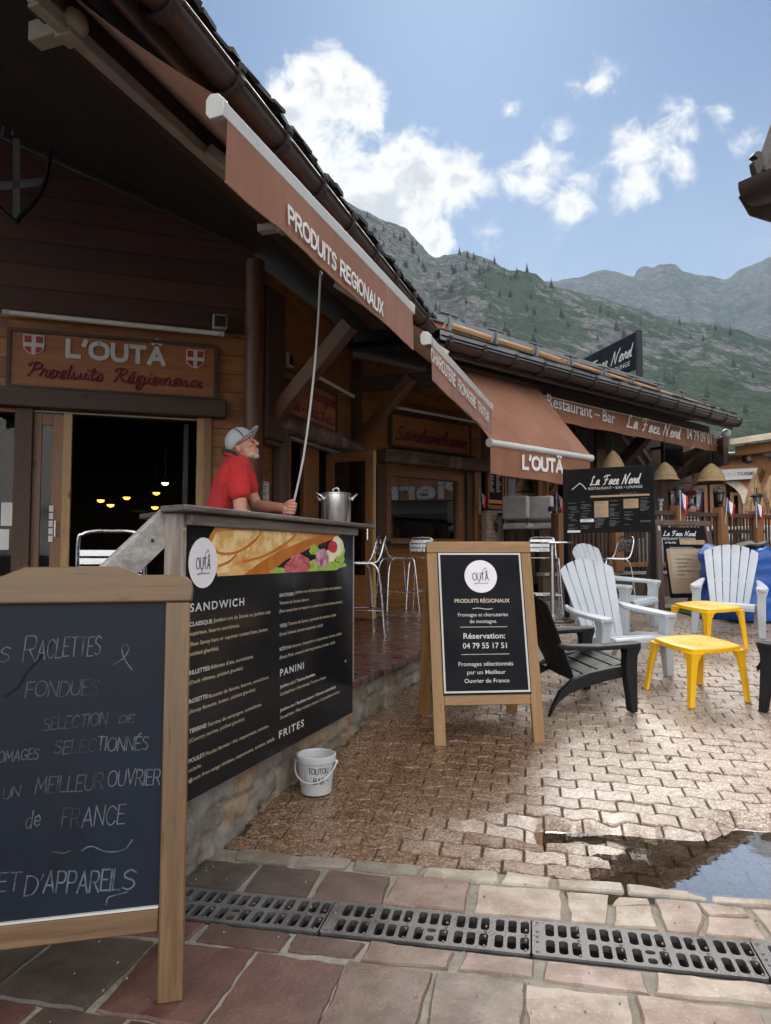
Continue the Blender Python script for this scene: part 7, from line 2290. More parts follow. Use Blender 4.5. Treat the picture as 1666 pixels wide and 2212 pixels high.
for o, mid, f, lab in ((aw, (2.17, 6.40), (.34, -.94), 'white fan backed garden armchair nearest the yellow tables, facing the viewer'), (dup(aw), (2.97, 8.58), (.68, -.73), 'white garden armchair half hidden behind another white one'),
                       (dup(aw), (3.83, 8.25), (-.45, -.89), 'white garden armchair in front of the blue tarpaulin'), (ab, (1.76, 5.80), (.96, .27), 'black garden armchair seen from the side behind the sandwich board'),
                       (dup(ab), (3.00, 5.74), (-.73, .68), 'black garden armchair cut off by the right edge of the photo')):
    on_ground(o, *facing(mid, f), lab)
    if 'black' in lab: o.scale = (.93,) * 3; o.matrix_basis = o.matrix_basis @ Matrix.Diagonal((.93, .93, .93, 1)) if False else o.matrix_basis

# ------------------------------------------------------------------ yellow tables
def side_table():
    t = thing('side_table', '', 'table', (0, 0, 0), group='yellow resin tables')
    H, a = .435, .225
    rim = []
    for k in range(4):
        c0 = R(45 + 90 * k); c1 = R(135 + 90 * k)
        p0, p1 = V((cos(c0), sin(c0))) * a * 1.414, V((cos(c1), sin(c1))) * a * 1.414
        nrm = ((p0 + p1) / 2).normalized()
        for q in range(10):
            u = q / 10
            rim.append(p0 + (p1 - p0) * u + nrm * .034 * (1 - (2 * u - 1) ** 2))
    n = len(rim)
    mb = MB()
    def rg(sc, z): return [(p.x * sc, p.y * sc, z) for p in rim]
    mb.loft([rg(.965, H - .04), rg(1.0, H - .036), rg(1.0, H - .010), rg(.985, H - .002), rg(.95, H), rg(.5, H - .001), rg(.02, H - .001)], cap=True)
    mb.build('table_top', M['yellow_pl'], t, angle=18)
    for k in range(4):
        c = R(45 + 90 * k); d = V((cos(c), sin(c), 0)); s_ = V((-sin(c), cos(c), 0))
        mb = MB(); rings = []
        for z, r, w, dp in ((0, .375, .030, .022), (.012, .372, .034, .026), (.02, .371, .028, .022), (.2, .345, .034, .026), (.33, .322, .042, .032), (.385, .308, .062, .045), (.405, .298, .085, .055)):
            p = d * r + V((0, 0, z))
            rings.append([tuple(p - s_ * w - d * dp * .2), tuple(p + d * dp), tuple(p + s_ * w - d * dp * .2), tuple(p + s_ * w * .8 - d * dp), tuple(p - s_ * w * .8 - d * dp)])
        mb.loft(rings); mb.build('leg', M['yellow_pl'], t, bevel=.003, angle=50)
    return t
st = side_table()
on_ground(st, 2.47, 5.90, 17, 'nearer yellow plastic table, the larger one in view')
on_ground(dup(st), 3.36, 7.72, 22, 'farther yellow plastic table in front of the brown menu stand')

# ------------------------------------------------------------------ aluminium bar stools, table, chair
def bar_stool():
    t = thing('bar_stool', '', 'bar stool', (0, 0, 0), group='aluminium bar stools')
    m = M['alu']; r = .0125
    for s in (-1, 1):
        mb = MB(); mb.tube(spline([(s * .235, .25, 0), (s * .20, .20, .62), (s * .185, .17, .735), (s * .18, .12, .75)], 5), r, 8); mb.ell((s * .235, .25, .008), (.016, .016, .01), 8, 4); mb.build('leg', m, t)
        mb = MB(); mb.tube(spline([(s * .235, -.24, 0), (s * .20, -.19, .62), (s * .18, -.10, .75)], 5), r, 8); mb.ell((s * .235, -.24, .008), (.016, .016, .01), 8, 4); mb.build('leg', m, t)
    mb = MB(); mb.tube(spline([(-.18, .12, .75), (-.18, -.12, .745), (-.178, -.20, .80), (-.172, -.25, .96), (-.15, -.265, 1.02), (-.09, -.27, 1.04), (.09, -.27, 1.04), (.15, -.265, 1.02), (.172, -.25, .96), (.178, -.20, .80), (.18, -.12, .745), (.18, .12, .75)], 4), r, 8); mb.build('back_frame', m, t)
    mb = MB()
    for z, y in ((.985, -.258), (.925, -.246), (.865, -.230)): mb.box(-.168, .168, y - .004, y + .004, z - .026, z + .026)
    mb.box(-.012, .012, -.262, -.252, .84, 1.0)
    mb.build('backrest', m, t, bevel=.003)
    mb = MB()
    for k in range(6): mb.box(-.178, .178, -.17 + k * .058, -.17 + k * .058 + .05, .752, .762)
    mb.box(-.02, .02, -.17, .17, .742, .752); mb.build('seat', m, t, bevel=.003)
    mb = MB(); mb.tube([(-.222, .225, .27), (.222, .225, .27), (.222, -.215, .27), (-.222, -.215, .27)], .010, 8, True); mb.build('footrest', m, t)
    return t
bs = bar_stool()
def stool_at(o, x, y, z, f, lab):
    o.matrix_basis = Matrix.Translation((x, y, z)) @ Matrix.Rotation(math.atan2(-f[0], f[1]), 4, 'Z')
    o['label'] = lab
stool_at(bs, -.30, 7.68, TZ, (-.95, -.25), 'aluminium bar stool right beside the end of the menu panel')
stool_at(dup(bs), .16, 10.45, tz(V((0, 10.45, 0))), (.93, .36), 'aluminium bar stool standing alone in front of the orange boards')
stool_at(dup(bs), .58, 10.75, tz(V((0, 10.75, 0))), (.25, .97), 'aluminium bar stool partly behind the left edge of the sandwich board')
stool_at(dup(bs), 2.12, 9.85, gz(2.1, 9.85), (-.15, -1), 'aluminium bar stool behind the round high table')
stool_at(dup(bs), 2.98, 9.75, gz(3, 9.75), (-.93, -.30), 'aluminium bar stool behind the white armchairs')
p = P(1195, 1340, 9.25)
ht = thing('high_table', 'round metal high table on one column behind the sandwich board', 'high table', (p.x, p.y, gz(p.x, p.y)))
hz_ = P(1195, 1171, 9.25).z - gz(p.x, p.y)
mb = MB(); mb.lathe([(.0001, hz_ - .02), (.27, hz_ - .02), (.275, hz_ - .012), (.272, hz_), (.0001, hz_ + .001)], 36); mb.build('table_top', M['alu'], ht)
mb = MB(); mb.tube([(0, 0, .03), (0, 0, hz_ - .02)], .032, 14); mb.build('column', M['steel'], ht)
mb = MB(); mb.lathe([(.27, 0), (.27, .012), (.2, .022), (.05, .05), (.033, .07)], 32); mb.build('base', M['steel'], ht)
# low chair on the terrace behind the handrail
xq = P(236, 1160, 5.0)
ch_ = thing('cafe_chair', 'aluminium cafe chair with slatted back behind the handrail', 'chair', (xq.x, xq.y + .2, TZ), R(8))
bt_ = P(236, 1148, 5.0).z - TZ
for s in (-1, 1):
    mb = MB(); mb.tube(spline([(s * .22, -.2, 0), (s * .22, -.22, .42), (s * .215, -.25, bt_ - .09), (s * .18, -.26, bt_ - .02), (s * .10, -.262, bt_), (0, -.262, bt_)], 5), .0135, 8); mb.build('leg', M['alu'], ch_)
    mb = MB(); mb.tube([(s * .22, .22, 0), (s * .22, .2, .44)], .0135, 8); mb.build('leg', M['alu'], ch_)
mb = MB()
for k in range(4): mb.box(-.205, .205, -.255, -.245, bt_ - .17 - .055 * k, bt_ - .125 - .055 * k)
mb.build('backrest', M['alu'], ch_, bevel=.003)
mb = MB()
for k in range(6): mb.box(-.22, .22, -.22 + k * .075, -.155 + k * .075, .44, .452)
mb.build('seat', M['alu'], ch_, bevel=.003)

# ------------------------------------------------------------------ small fittings right of the counter window
mx0, mz0 = W3.hit(1055, 1098, -.2); mx1, mz1 = W3.hit(1088, 1008, -.2)
mbx = thing('menu_case', 'narrow wooden case with a printed menu on the corner post', 'menu case', PL(W3.pt(mx0, mz0, -.2), W3.r).M)
w_, h_ = mx1 - mx0, mz1 - mz0
vs, fs = plate([(0, 0), (w_, 0), (w_, h_), (0, h_)], [[(.03, .06), (w_ - .03, .06), (w_ - .03, h_ - .02), (.03, h_ - .02)]], .06)
mb = MB(); mb.add([(v[0], .03 - v[2], v[1]) for v in vs], fs); mb.build('case', M['frame'], mbx, bevel=.004, smooth=False)
mb = MB(); mb.box(.03, w_ - .03, .01, .16, .06, h_ - .02); sh_ = mb.build('sheet', M['blackmatt'], mbx)
mb = MB()
r_ = random.Random(9)
for c_ in (.05, w_ * .55):
    for k in range(22): mb.box(c_, c_ + w_ * r_.uniform(.12, .34), .0085, .0095, h_ - .09 - k * .017, h_ - .083 - k * .017)
mb.build('lettering', M['tan_print'], sh_)
mb = MB(); mb.box(.03, w_ - .03, .008, .0095, .09, .15); mb.build('orange_band', M['orange'], sh_)
p = W3.pt(*W3.hit(1067, 1170, -.25), -.25)
so_ = thing('stone_house', 'small pale stone model of a house front below the menu case', 'ornament', PL(p, W3.r).M)
hs_ = W3.hit(1067, 1104, -.25)[1] - p.z; ws_ = (W3.hit(1088, 1130, -.25)[0] - W3.hit(1047, 1130, -.25)[0])
mb = MB(); r_ = random.Random(4)
z = 0
while z < hs_ - .02:
    hh = min(r_.uniform(.05, .085), hs_ - z); x = -ws_ / 2 + r_.uniform(-.01, .01); 
    while x < ws_ / 2 - .02:
        ww = r_.uniform(.07, .14)
        if not (abs(x + ww / 2) < .06 and .12 < z < hs_ * .7):
            mb.box(x + .003, min(x + ww, ws_ / 2) - .003, -.06 - r_.uniform(0, .015), .06, z + .002, z + hh - .002)
        x += ww
    z += hh
mb.build('stones', M['cream'] if False else pm('pale pinkish stone', (.42, .33, .27), .85, bump=.5, bscale=40), so_, bevel=.01)
mb = MB(); mb.box(-ws_ / 2 + .01, ws_ / 2 - .01, -.04, .05, 0, hs_ - .01); mb.build('mortar', M['mortar'], so_)
mb = MB(); mb.box(-.035, .035, -.062, -.05, .15, hs_ * .62); mb.build('door', M['dark_v'], so_, bevel=.004)
mb = MB(); q = hs_ + .002; mb.box(-.02, .02, -.02, .02, q - .02, q + .0); mb.build('cap_stone', M['mortar'], so_)

# ------------------------------------------------------------------ menu boards of the restaurant
b0 = P(1415, 1197, 8.95); b1v = V((-sin(R(60)), cos(R(60)), 0)) * -1
BB = PL((b0.x, b0.y, 0), b1v)
bxL = BB.hit(1217, 1100)[0]
bz1 = BB.hit(1408, 1004)[1]; bz0 = BB.hit(1408, 1149)[1]
mbo = thing('menu_board', 'large black menu board of the restaurant on posts, with paper sheets', 'menu board', Matrix.Translation((b0.x, b0.y, gz(b0.x, b0.y))) @ BB.M.to_3x3().to_4x4())
gz_ = gz(b0.x, b0.y)
bz0 -= gz_; bz1 -= gz_
mb = MB(); mb.box(bxL, -.03, .0, .04, bz0, bz1); brd = mb.build('board', M['board_black'], mbo, bevel=.003)
for x in (-.05, bxL + .0):
    mb = MB(); mb.box(x, x + .055, -.006, .05, .0, bz1 + .006); mb.build('post', M['board_black'], mbo, bevel=.004)
def hb(x, y): a = BB.hit(877.9 + .24412 * (x + 738), 0) if False else BB.hit((1950 + x / 2.2213) / 1.844, (1700 + y / 2.2213) / 1.844); return a[0], a[1] - gz_
mb = MB()
x0_, z0_ = hb(890, 518); x1_, _ = hb(1345, 430); mb.strokes('La Face Nord', x0_, z0_, hb(890, 440)[1] - z0_, x1_ - x0_ - .04, -.008, .013, SCR, slant=.28, gap=.14)
x0_, z0_ = hb(876, 560); x1_, _ = hb(1355, 510); mb.text('RESTAURANT • BAR • LOUNGE', x0_, z0_, .033, x1_ - x0_, -.008)
mb.build('lettering', M['white_print'], brd)
mb = MB(); q = [hb(735, 555), hb(800, 500), hb(830, 520), hb(855, 552)]; mb.ribbon(q, .012, -.007); mb.build('mountain_emblem', M['pad'], brd)
def flatb(name, mat, x0, y0, x1, y1, parent, y=-.004):
    a, b = hb(x0, y0), hb(x1, y1); mb = MB(); mb.box(min(a[0], b[0]), max(a[0], b[0]), y - .0015, y, min(a[1], b[1]), max(a[1], b[1])); return mb.build(name, M[mat], parent)
flatb('banner', 'kraft', 895, 628, 1435, 590, brd); 
fx_ = [(928, 660, 1055, 800), (1187, 640, 1320, 718)]
for q in fx_: flatb('kraft_sheet', 'kraft', *q, brd)
flatb('strip', 'paper', 805, 818, 925, 842, brd); flatb('strip', 'paper', 692, 918, 805, 935, brd)
mb = MB(); r_ = random.Random(12)
for cx_ in (700, 810, 935, 1065, 1195, 1335):
    for k in range(22):
        yy = 680 - (cx_ - 700) * .09 + k * 11
        if r_.random() < .25: continue
        a = hb(cx_ + (r_.random() < .2) * 20, yy); ln = r_.uniform(.04, .11) * 1.15
        mb.box(a[0], a[0] + ln, -.0072, -.0062, a[1], a[1] + .0045)
a = hb(1160, 600); mb.text('04 79 09 01 73', a[0], a[1], .022, None, -.0072)
mb.build('menu_lines', M['dim_print'], brd)
# brown easel
e0 = G(1427, 1324)
dE = P(1530, 1197, e0.y + .30)
EV = V((dE.x - e0.x, dE.y - e0.y, 0)).normalized(); EI = Z.cross(EV)
ES = PL(e0, EV, (Z + EI * .16).normalized())
es = thing('menu_stand', 'brown wooden A-frame menu stand with black and kraft menu, beside the white armchairs', 'menu stand', ES.M)
ex0 = ES.hit(1414, 1150)[0]; ex1 = ES.hit(1536, 1150)[0]; ez1 = ES.hit(1470, 1125)[1]
fwid = .085
for xa, xb, xc_, xd in ((ex0 + .03, ex0 + .03 + fwid, -.02, -.02 + fwid), (ex1 - fwid - .03, ex1 - .03, ex1 - fwid + .05, ex1 + .05)):
    mb = MB(); mb.prism([(xc_, 0), (xd, 0), (xb, ez1 - .07), (xa, ez1 - .07)], -.02, .02); mb.build('leg', M['menu_wood'], es, bevel=.004)
mb = MB(); mb.box(ex0, ex1, -.025, .025, ez1 - .075, ez1); mb.build('top_rail', M['menu_wood'], es, bevel=.004)
def he_(x, y): return ES.hit((2550 + x / 3.1916) / 1.844, (1650 + y / 3.1916) / 1.844)
pa_ = [he_(250, 2080 + 580), he_(790, 2080 + 580)]
xL, xR = he_(262, 1500)[0], he_(785, 1500)[0]
zB = ES.hit(1470, 1292)[1]; zT = ES.hit(1470, 1140)[1]
mb = MB(); mb.box(xL, xR + .02, -.026, -.018, zB, zT); pn = mb.build('menu_panel', M['blackmatt'], es)
mb = MB(); a, b = ES.hit(1438, 1283), ES.hit(1524, 1186); mb.prism([(p[0], p[1]) for p in rrect((xL + xR) / 2 + .01, (a[1] + b[1]) / 2, (xR - xL) * .94, b[1] - a[1], .02)], -.029, -.0265); kp = mb.build('kraft_sheet', M['kraft'], pn)
mb = MB(); x_, z_ = he_(275, 1548); mb.strokes('La Face Nord', x_, z_, he_(275, 1490)[1] - z_, (xR - xL) * .76, -.028, .011, SCR, slant=.28, gap=.14)
x_, z_ = he_(273, 1600); mb.text('RESTAURANT TRADITIONNEL', x_, z_, .032, (xR - xL) * .8, -.028, offset=.01)
x_, z_ = he_(300, 1645); mb.strokes('La Face Nord', x_, z_, .025, (xR - xL) * .25, -.028, .005, SCR, slant=.25, gap=.14); mb.build('lettering', M['white_print'], pn)
mb = MB(); a, b = he_(490, 1660), he_(785, 1605); mb.box(a[0], xR, -.0285, -.0265, a[1], b[1]); kb = mb.build('phone_band', M['kraft'], pn)
mb = MB(); x_, z_ = he_(560, 1640); mb.text('04 79 09 01 73', x_, z_, .018, (xR - xL) * .24, -.0292); mb.build('lettering', M['white_print'], kb)
mb = MB(); md = MB(); r_ = random.Random(5)
wK = (xR - xL) * .94
for k in range(24):
    z = b[1] - .11 - k * .0185
    if z < zB + .08: break
    mb.box((xL + xR) / 2 - wK * .40, (xL + xR) / 2 - wK * .40 + wK * r_.uniform(.3, .8), -.0302, -.0292, z, z + .005)
    if k > 6 and k % 3 == 0: md.box((xL + xR) / 2 - wK * .28, (xL + xR) / 2 + wK * r_.uniform(-.1, .15), -.0306, -.0303, z, z + .007)
mb.build('menu_lines', M['white_print'], kp); md.build('dish_names', M['print_dark'], kp)
for x in (ex0 + .05, ex1 - .09):
    mb = MB(); mb.box(x, x + .035, -.0285, -.0255, ez1 - .15, ez1 - .085); mb.build('clip', M['white_alu'], es, bevel=.002)
rE = PL(ES.pt(0, ez1 - .05, .03) + EI * .35 - Z * 0, EV)
for x in (ex0 + .06, ex1 - .12):
    tp_r = ES.pt(x + .03, ez1 - .04, .03); bt_r = V((tp_r.x, tp_r.y, 0)) + EI * .33; bt_r.z = gz(bt_r.x, bt_r.y)
    mb = MB(); mb.bar(bt_r, tp_r, .06, .035); attach(mb.build('rear_leg', M['menu_wood'], bevel=.004), es, Matrix())
# ------------------------------------------------------------------ restaurant terrace: fence, lanterns, flags
fence = thing('terrace_fence', 'dark slatted wooden fence along the raised restaurant terrace', 'fence', FEN.M)
ftop = FEN.hit(1500, 1106)[1]
def fx(px): return FEN.hit(px, 1150)[0]
posts = [1208, 1330, 1465, 1557, 1634]
ptop = [1108, 1150, 1092, 1097, 1104]
mb = MB(); mb.box(-.1, FL, -.035, .035, ftop - .075, ftop); mb.build('top_rail', M['fence'], fence, bevel=.004)
mb = MB(); mb.box(-.1, FL, -.03, .03, DECK + .12, DECK + .19); mb.build('lower_rail', M['post'], fence, bevel=.004)
x = -.05
while x < FL:
    mb = MB(); mb.box(x, x + .028, -.012, .012, DECK + .05, ftop - .07); mb.build('baluster', M['fence'], fence, bevel=.002)
    x += .085
for k, (px, pt) in enumerate(zip(posts, ptop)):
    x = fx(px); zt_ = FEN.hit(px, pt)[1] if k != 1 else ftop + .02
    mb = MB(); mb.box(x - .085, x + .085, -.09, .085, DECK + .051, zt_); mb.build('post', M['post'], fence, bevel=.006)
def lantern(px, pyb, pyt, lab):
    x, z = FEN.hit(px, pyb); t = thing('lantern', lab, 'lantern', FEN.pt(x, z, 0), group='black lanterns on the fence posts')
    h = FEN.hit(px, pyt)[1] - z; s = h / .36
    mb = MB(); mb.lathe([(.07 * s, 0), (.07 * s, .012 * s), (.03 * s, .03 * s), (.02 * s, .06 * s), (.035 * s, .075 * s), (.02 * s, .09 * s), (.05 * s, .105 * s), (.052 * s, .115 * s)], 12); mb.build('stem', M['black_metal'], t)
    mb = MB(); mb.lathe([(.048 * s, .117 * s), (.072 * s, .255 * s)], 6); mb.build('glass', M['glass_lamp'], t, smooth=False)
    for k in range(6):
        a = 2 * pi * k / 6; mb = MB(); mb.bar((.049 * s * cos(a), .049 * s * sin(a), .117 * s), (.074 * s * cos(a), .074 * s * sin(a), .257 * s), .008 * s, .008 * s); mb.build('glazing_bar', M['black_metal'], t)
    mb = MB(); mb.lathe([(.11 * s, .255 * s), (.112 * s, .265 * s), (.085 * s, .29 * s), (.04 * s, .315 * s), (.012 * s, .325 * s), (.012 * s, .345 * s), (.0001, .36 * s)], 16); mb.build('hood', M['black_metal'], t)
    mb = MB(); mb.lathe([(.03 * s, .12 * s), (.05 * s, .25 * s)], 10); mb.build('diffuser', M['paper'], t)
lantern(1467, 1092, 1045, 'black lantern on the fence post right beside the flag and the black menu board'); lantern(1556, 1097, 1053, 'black lantern on the middle fence post before the tourist office doors'); lantern(1636, 1104, 1060, 'black lantern on the fence post before the straw parasols')
def flag(px, pyb, pyt, w, lean, lab, droop=.35, pl=None):
    pl = pl or FEN
    x, z = pl.hit(px, pyb, -.13); t = thing('flag', lab, 'flag', PL(pl.pt(x, z, -.13), (1, .25, 0)).M, group='small French flags')
    h = pl.hit(px, pyt, -.13)[1] - z
    mb = MB(); mb.tube([(0, 0, 0), (lean * h, 0, h)], .006, 6); mb.build('staff', M['white_alu'], t)
    fh = h * .46
    for k, m in enumerate(('blue', 'white_cloth', 'red')):
        def fn(s, tt, k=k):
            u = (k + s) / 3
            return (lean * h * (1 - tt * fh / h) + u * w * .8 + .01 * sin(u * 7), .03 * sin(u * 6.0 + tt * 2), h - tt * fh - u * w * droop * (1.5 + .3 * tt))
        mb = MB(); mb.sheet(fn, 6, 6); mb.build('stripe', M[m], t, angle=180)
flag(1470, 1128, 1058, .17, .02, 'French flag on the post nearest the black menu board', .55); flag(1567, 1132, 1075, .18, .12, 'French flag leaning right beside the middle fence post', .5); flag(1635, 1140, 1083, .18, .0, 'French flag on the last fence post at the right', .4)
flag(1203, 1110, 1062, .14, .0, 'French flag at the corner post left of the black menu board', .6)
flag(1037, 1110, 1058, .12, .0, 'French flag at the door corner below the narrow menu case', .6, PL(W3.pt(0, 0, -.12), W3.r))

# padded bar chairs at the window ledge
def pad_chair():
    t = thing('padded_chair', '', 'bar chair', (0, 0, 0), group='grey padded bar chairs')
    mb = MB(); mb.box(-.23, .23, -.06, .05, .42, .80); mb.build('backrest', M['pad'], t, bevel=.04, seg=4)
    mb = MB(); mb.box(-.23, .23, -.05, .42, .26, .36); mb.build('seat', M['pad'], t, bevel=.035, seg=4)
    for sx in (-.19, .19):
        for sy in (.0, .36):
            mb = MB(); mb.box(sx - .018, sx + .018, sy - .018, sy + .018, -.45, .27); mb.build('leg', M['black_metal'], t)
    mb = MB(); mb.tube([(-.21, -.03, .5), (-.21, -.03, .3)], .015, 6); mb.tube([(.21, -.03, .5), (.21, -.03, .3)], .015, 6); mb.build('bracket', M['black_metal'], t)
    return t
pc_ = pad_chair()
for o, px, lab in ((pc_, 1115, 'grey padded bar chair at the window, left of the pair'), (dup(pc_), 1167, 'grey padded bar chair at the window, partly behind the flag')):
    p = P(px, 1138, 11.9); base = p.z - .30
    o.matrix_basis = Matrix.Translation((p.x, p.y, base)) @ Matrix.Rotation(R(-35), 4, 'Z'); o['label'] = lab
    for c in o.children:
        if c.name.startswith('leg'): pass
p = P(1140, 1113, 12.4)
lt = thing('window_ledge', 'narrow dark bar ledge under the curtained windows', 'ledge', (p.x, p.y, p.z))
mb = MB(); d = W3.r; mb.bar(d * -.6, d * 1.0, .32, .035); mb.build('shelf', M['dark_h'], lt, bevel=.005)
for k in (-.4, .8):
    mb = MB(); q = d * k; mb.bar(q + V((0, 0, -.02)), q + V((0, 0, -1.2)), .06, .06); mb.build('leg', M['dark_v'], lt)
mb_p = P(1122, 1108, 12.3)
t = thing('menu_card', 'white menu card standing on the window ledge', 'card', PL((mb_p.x + .25, mb_p.y + .1, mb_p.z - .05), W3.r).M)
mb = MB(); mb.bar((0, 0, 0), (0, .05, .28), .30, .006, up=V((0, 1, 0))); mb.build('sheet', M['paper'], t)

# white woven sofas behind the fence
def sofa():
    t = thing('white_sofa', '', 'sofa', (0, 0, 0), group='white woven sofas on the raised terrace')
    mb = MB(); mb.box(-.85, .85, .1, .32, .28, .88); mb.build('backrest', M['sofa'], t, bevel=.05, seg=3)
    mb = MB(); mb.box(-.85, .85, -.5, .1, .08, .42); mb.build('seat', M['sofa'], t, bevel=.04, seg=3)
    for s in (-1, 1):
        mb = MB(); mb.box(s * .95 - .11, s * .95 + .11, -.5, .3, .06, .62); mb.build('arm', M['sofa'], t, bevel=.05, seg=3)
    mb = MB(); mb.box(-.8, .8, -.48, .1, .43, .53); mb.build('cushion', M['white_cloth'], t, bevel=.04, seg=3)
    return t
sf = sofa()
dn = FEN.w
for o, px, dd, rot, lab in ((sf, 1490, 14.2, 20, 'white woven sofa behind the fence right of the black menu board'), (dup(sf), 1525, 15.0, 205, 'white woven sofa behind the fence between two lantern posts'), (dup(sf), 1600, 14.6, -60, 'white woven sofa behind the middle fence post'),
                           (dup(sf), 1660, 15.6, 200, 'white woven sofa behind the last fence post')):
    p = P(px, 1150, dd); place(o, (p.x, p.y, DECK), R(rot), lab)
for px, dd, lab in ((1487, 13.6, 'dark low table behind the fence near the first lantern'), (1590, 13.9, 'dark low table behind the fence near the middle lantern')):
    p = P(px, 1115, dd)
    t = thing('low_table', lab, 'table', (p.x, p.y, DECK), R(30), group='dark tables on the raised terrace')
    mb = MB(); mb.box(-.45, .45, -.3, .3, .72, .77); mb.build('table_top', M['fence'], t, bevel=.006)
    for sx in (-.4, .4):
        for sy in (-.25, .25):
            mb = MB(); mb.box(sx - .03, sx + .03, sy - .03, sy + .03, 0, .72); mb.build('leg', M['fence'], t)
# straw parasols, folded
for px, pt, pb, hw, dd, lab in ((1634, 1020, 1105, 26, 17.5, 'folded straw parasol, the whole one behind the last lantern'), (1668, 1028, 1106, 24, 18.5, 'folded straw parasol cut off by the right edge of the photo')):
    p = P(px, pb, dd); s_ = dd / F; h = (pb - pt) * s_; w = hw * s_
    t = thing('straw_parasol', lab, 'parasol', (p.x, p.y, DECK), group='folded straw parasols')
    z0 = p.z - DECK
    mb = MB(); mb.tube([(0, 0, 0), (0, 0, z0 + h)], .03, 8); mb.build('pole', M['frame'], t)
    mb = MB(); r_ = random.Random(px)
    for lvl, (fz0, fz1, r0, r1) in enumerate(((0, .42, 1.0, .72), (.28, .72, .80, .45), (.6, 1.0, .55, .12))):
        for k in range(90):
            a = r_.uniform(0, 2 * pi); b = a + r_.uniform(-.12, .12)
            ra, rb2 = w * r0 * r_.uniform(.86, 1.1), w * r1 * r_.uniform(.85, 1.05)
            lo = z0 + h * (fz0 + r_.uniform(-.05, .03)); hi = z0 + h * fz1
            d_ = .05
            mb.add([(ra * cos(a - d_), ra * sin(a - d_), lo), (ra * cos(a + d_), ra * sin(a + d_), lo - .02), (rb2 * cos(b + d_), rb2 * sin(b + d_), hi), (rb2 * cos(b - d_), rb2 * sin(b - d_), hi)], [(0, 1, 2, 3)])
    mb.build('straw_cover', M['straw'], t, smooth=False)
    mb = MB(); mb.lathe([(w * .16, z0 + h * .95), (w * .1, z0 + h * 1.04), (.001, z0 + h * 1.06)], 10); mb.build('tip', M['straw'], t)
# carriage lamps and white baluster stand
for px, dd, lab in ((1497, 15.8, 'burgundy lantern frame hanging before the tourist office door'), (1442, 16.4, 'burgundy lantern frame half hidden beside the black menu board')):
    p = P(px, 1105, dd); s = dd / F
    t = thing('carriage_lantern', lab, 'lantern', p, group='burgundy lanterns')
    h = 52 * s; w = 19 * s
    for k in range(4):
        a = pi / 4 + pi / 2 * k; mb = MB(); mb.bar((w * .85 * cos(a), w * .85 * sin(a), 0), (w * 1.1 * cos(a), w * 1.1 * sin(a), h * .7), .03, .03); mb.build('corner_bar', M['burgundy'], t)
    mb = MB(); mb.lathe([(w * 1.2, h * .7), (w * .9, h * .85), (w * .3, h * .95), (.01, h * 1.02)], 4); mb.build('roof', M['burgundy'], t, smooth=False)
    mb = MB(); mb.lathe([(w * .7, -.02), (w * .95, .03)], 4, cap=True); mb.build('base', M['burgundy'], t, smooth=False)
    mb = MB(); mb.lathe([(w * .82, .03), (w * 1.02, h * .7)], 4); mb.build('glass', M['glass_lamp'], t, smooth=False)
    mb = MB(); mb.tube(spline([(0, 0, h * 1.0), (.05, 0, h * 1.15), (-.2, 0, h * 1.2), (-.3, 0, h * 1.05), (-.2, 0, h * .98)], 5), .015, 6); mb.tube([(0, 0, 0), (0, 0, DECK - p.z)], .025, 6); mb.build('scroll', M['burgundy'], t)
p = P(1428, 1120, 13.6)
t = thing('white_candlestick', 'turned white candlestick behind the fence by the black menu board', 'candlestick', p)
h = 42 * 13.6 / F
mb = MB(); mb.lathe([(.07, -.05), (.07, .03), (.02, .06), (.035, .1), (.02, .14), (.03, h * .5), (.018, h * .6), (.04, h * .7), (.02, h * .8), (.055, h * .93), (.06, h), (.0001, h)], 14); mb.build('body', M['white_pl'], t)
mb = MB(); mb.box(-.1, .1, -.1, .1, DECK - p.z, -.05); mb.build('base', M['fence'], t)
# guest sitting on a sofa, seen from behind
gp = P(1490, 1125, 14.4)
gs = thing('person', 'guest in a striped top sitting on the raised terrace behind the first flag', 'person', (gp.x, gp.y, DECK))
gb = MB(); hz0 = gp.z - DECK
gb.loft([[(.15 * k * cos(2 * pi * q / 14), .10 * k * sin(2 * pi * q / 14), z) for q in range(14)] for k, z in ((1.05, .42), (1.0, .6), (1.1, .8), (1.2, .95), (.8, 1.03), (.4, 1.07))])
gb.cap2((0, 0, 1.0), (0.02, -.02, 1.13), .055, .05); gb.ell((.03, -.03, 1.2), (.085, .10, .12)); gb.ell((.045, -.12, 1.18), (.02, .03, .025))
for s in (-1, 1):
    gb.cap2((s * .17, 0, .97), (s * .22, -.06, .68), .05, .042); gb.cap2((s * .22, -.06, .68), (s * .16, -.3, .62), .042, .03); gb.ell((s * .15, -.36, .62), (.035, .06, .025))
    gb.cap2((s * .09, 0, .46), (s * .11, -.42, .48), .085, .065); gb.cap2((s * .11, -.42, .48), (s * .11, -.44, .08), .06, .045); gb.ell((s * .11, -.5, .05), (.045, .12, .045))
remesh(gb.build('body', M['skin'], gs), .014, 2)
def stripes():
    m, nt, b = newmat('black and white striped cloth')
    sp = nd(nt, 'ShaderNodeSeparateXYZ', {0: nd(nt, 'ShaderNodeTexCoord').outputs['Object']})
    f = mth(nt, 'GREATER_THAN', mth(nt, 'FRACT', mth(nt, 'MULTIPLY', sp.outputs[2], 16.0)), .5)
    nt.links.new(mixc(nt, f, (.03, .03, .035), (.6, .6, .6)), b.inputs['Base Color']); b.inputs['Roughness'].default_value = .85
    return m
mb = MB(); mb.loft([[(.158 * k * cos(2 * pi * q / 16), .108 * k * sin(2 * pi * q / 16), z) for q in range(16)] for k, z in ((1.1, .42), (1.05, .6), (1.15, .8), (1.24, .94), (.9, 1.03), (.5, 1.06))])
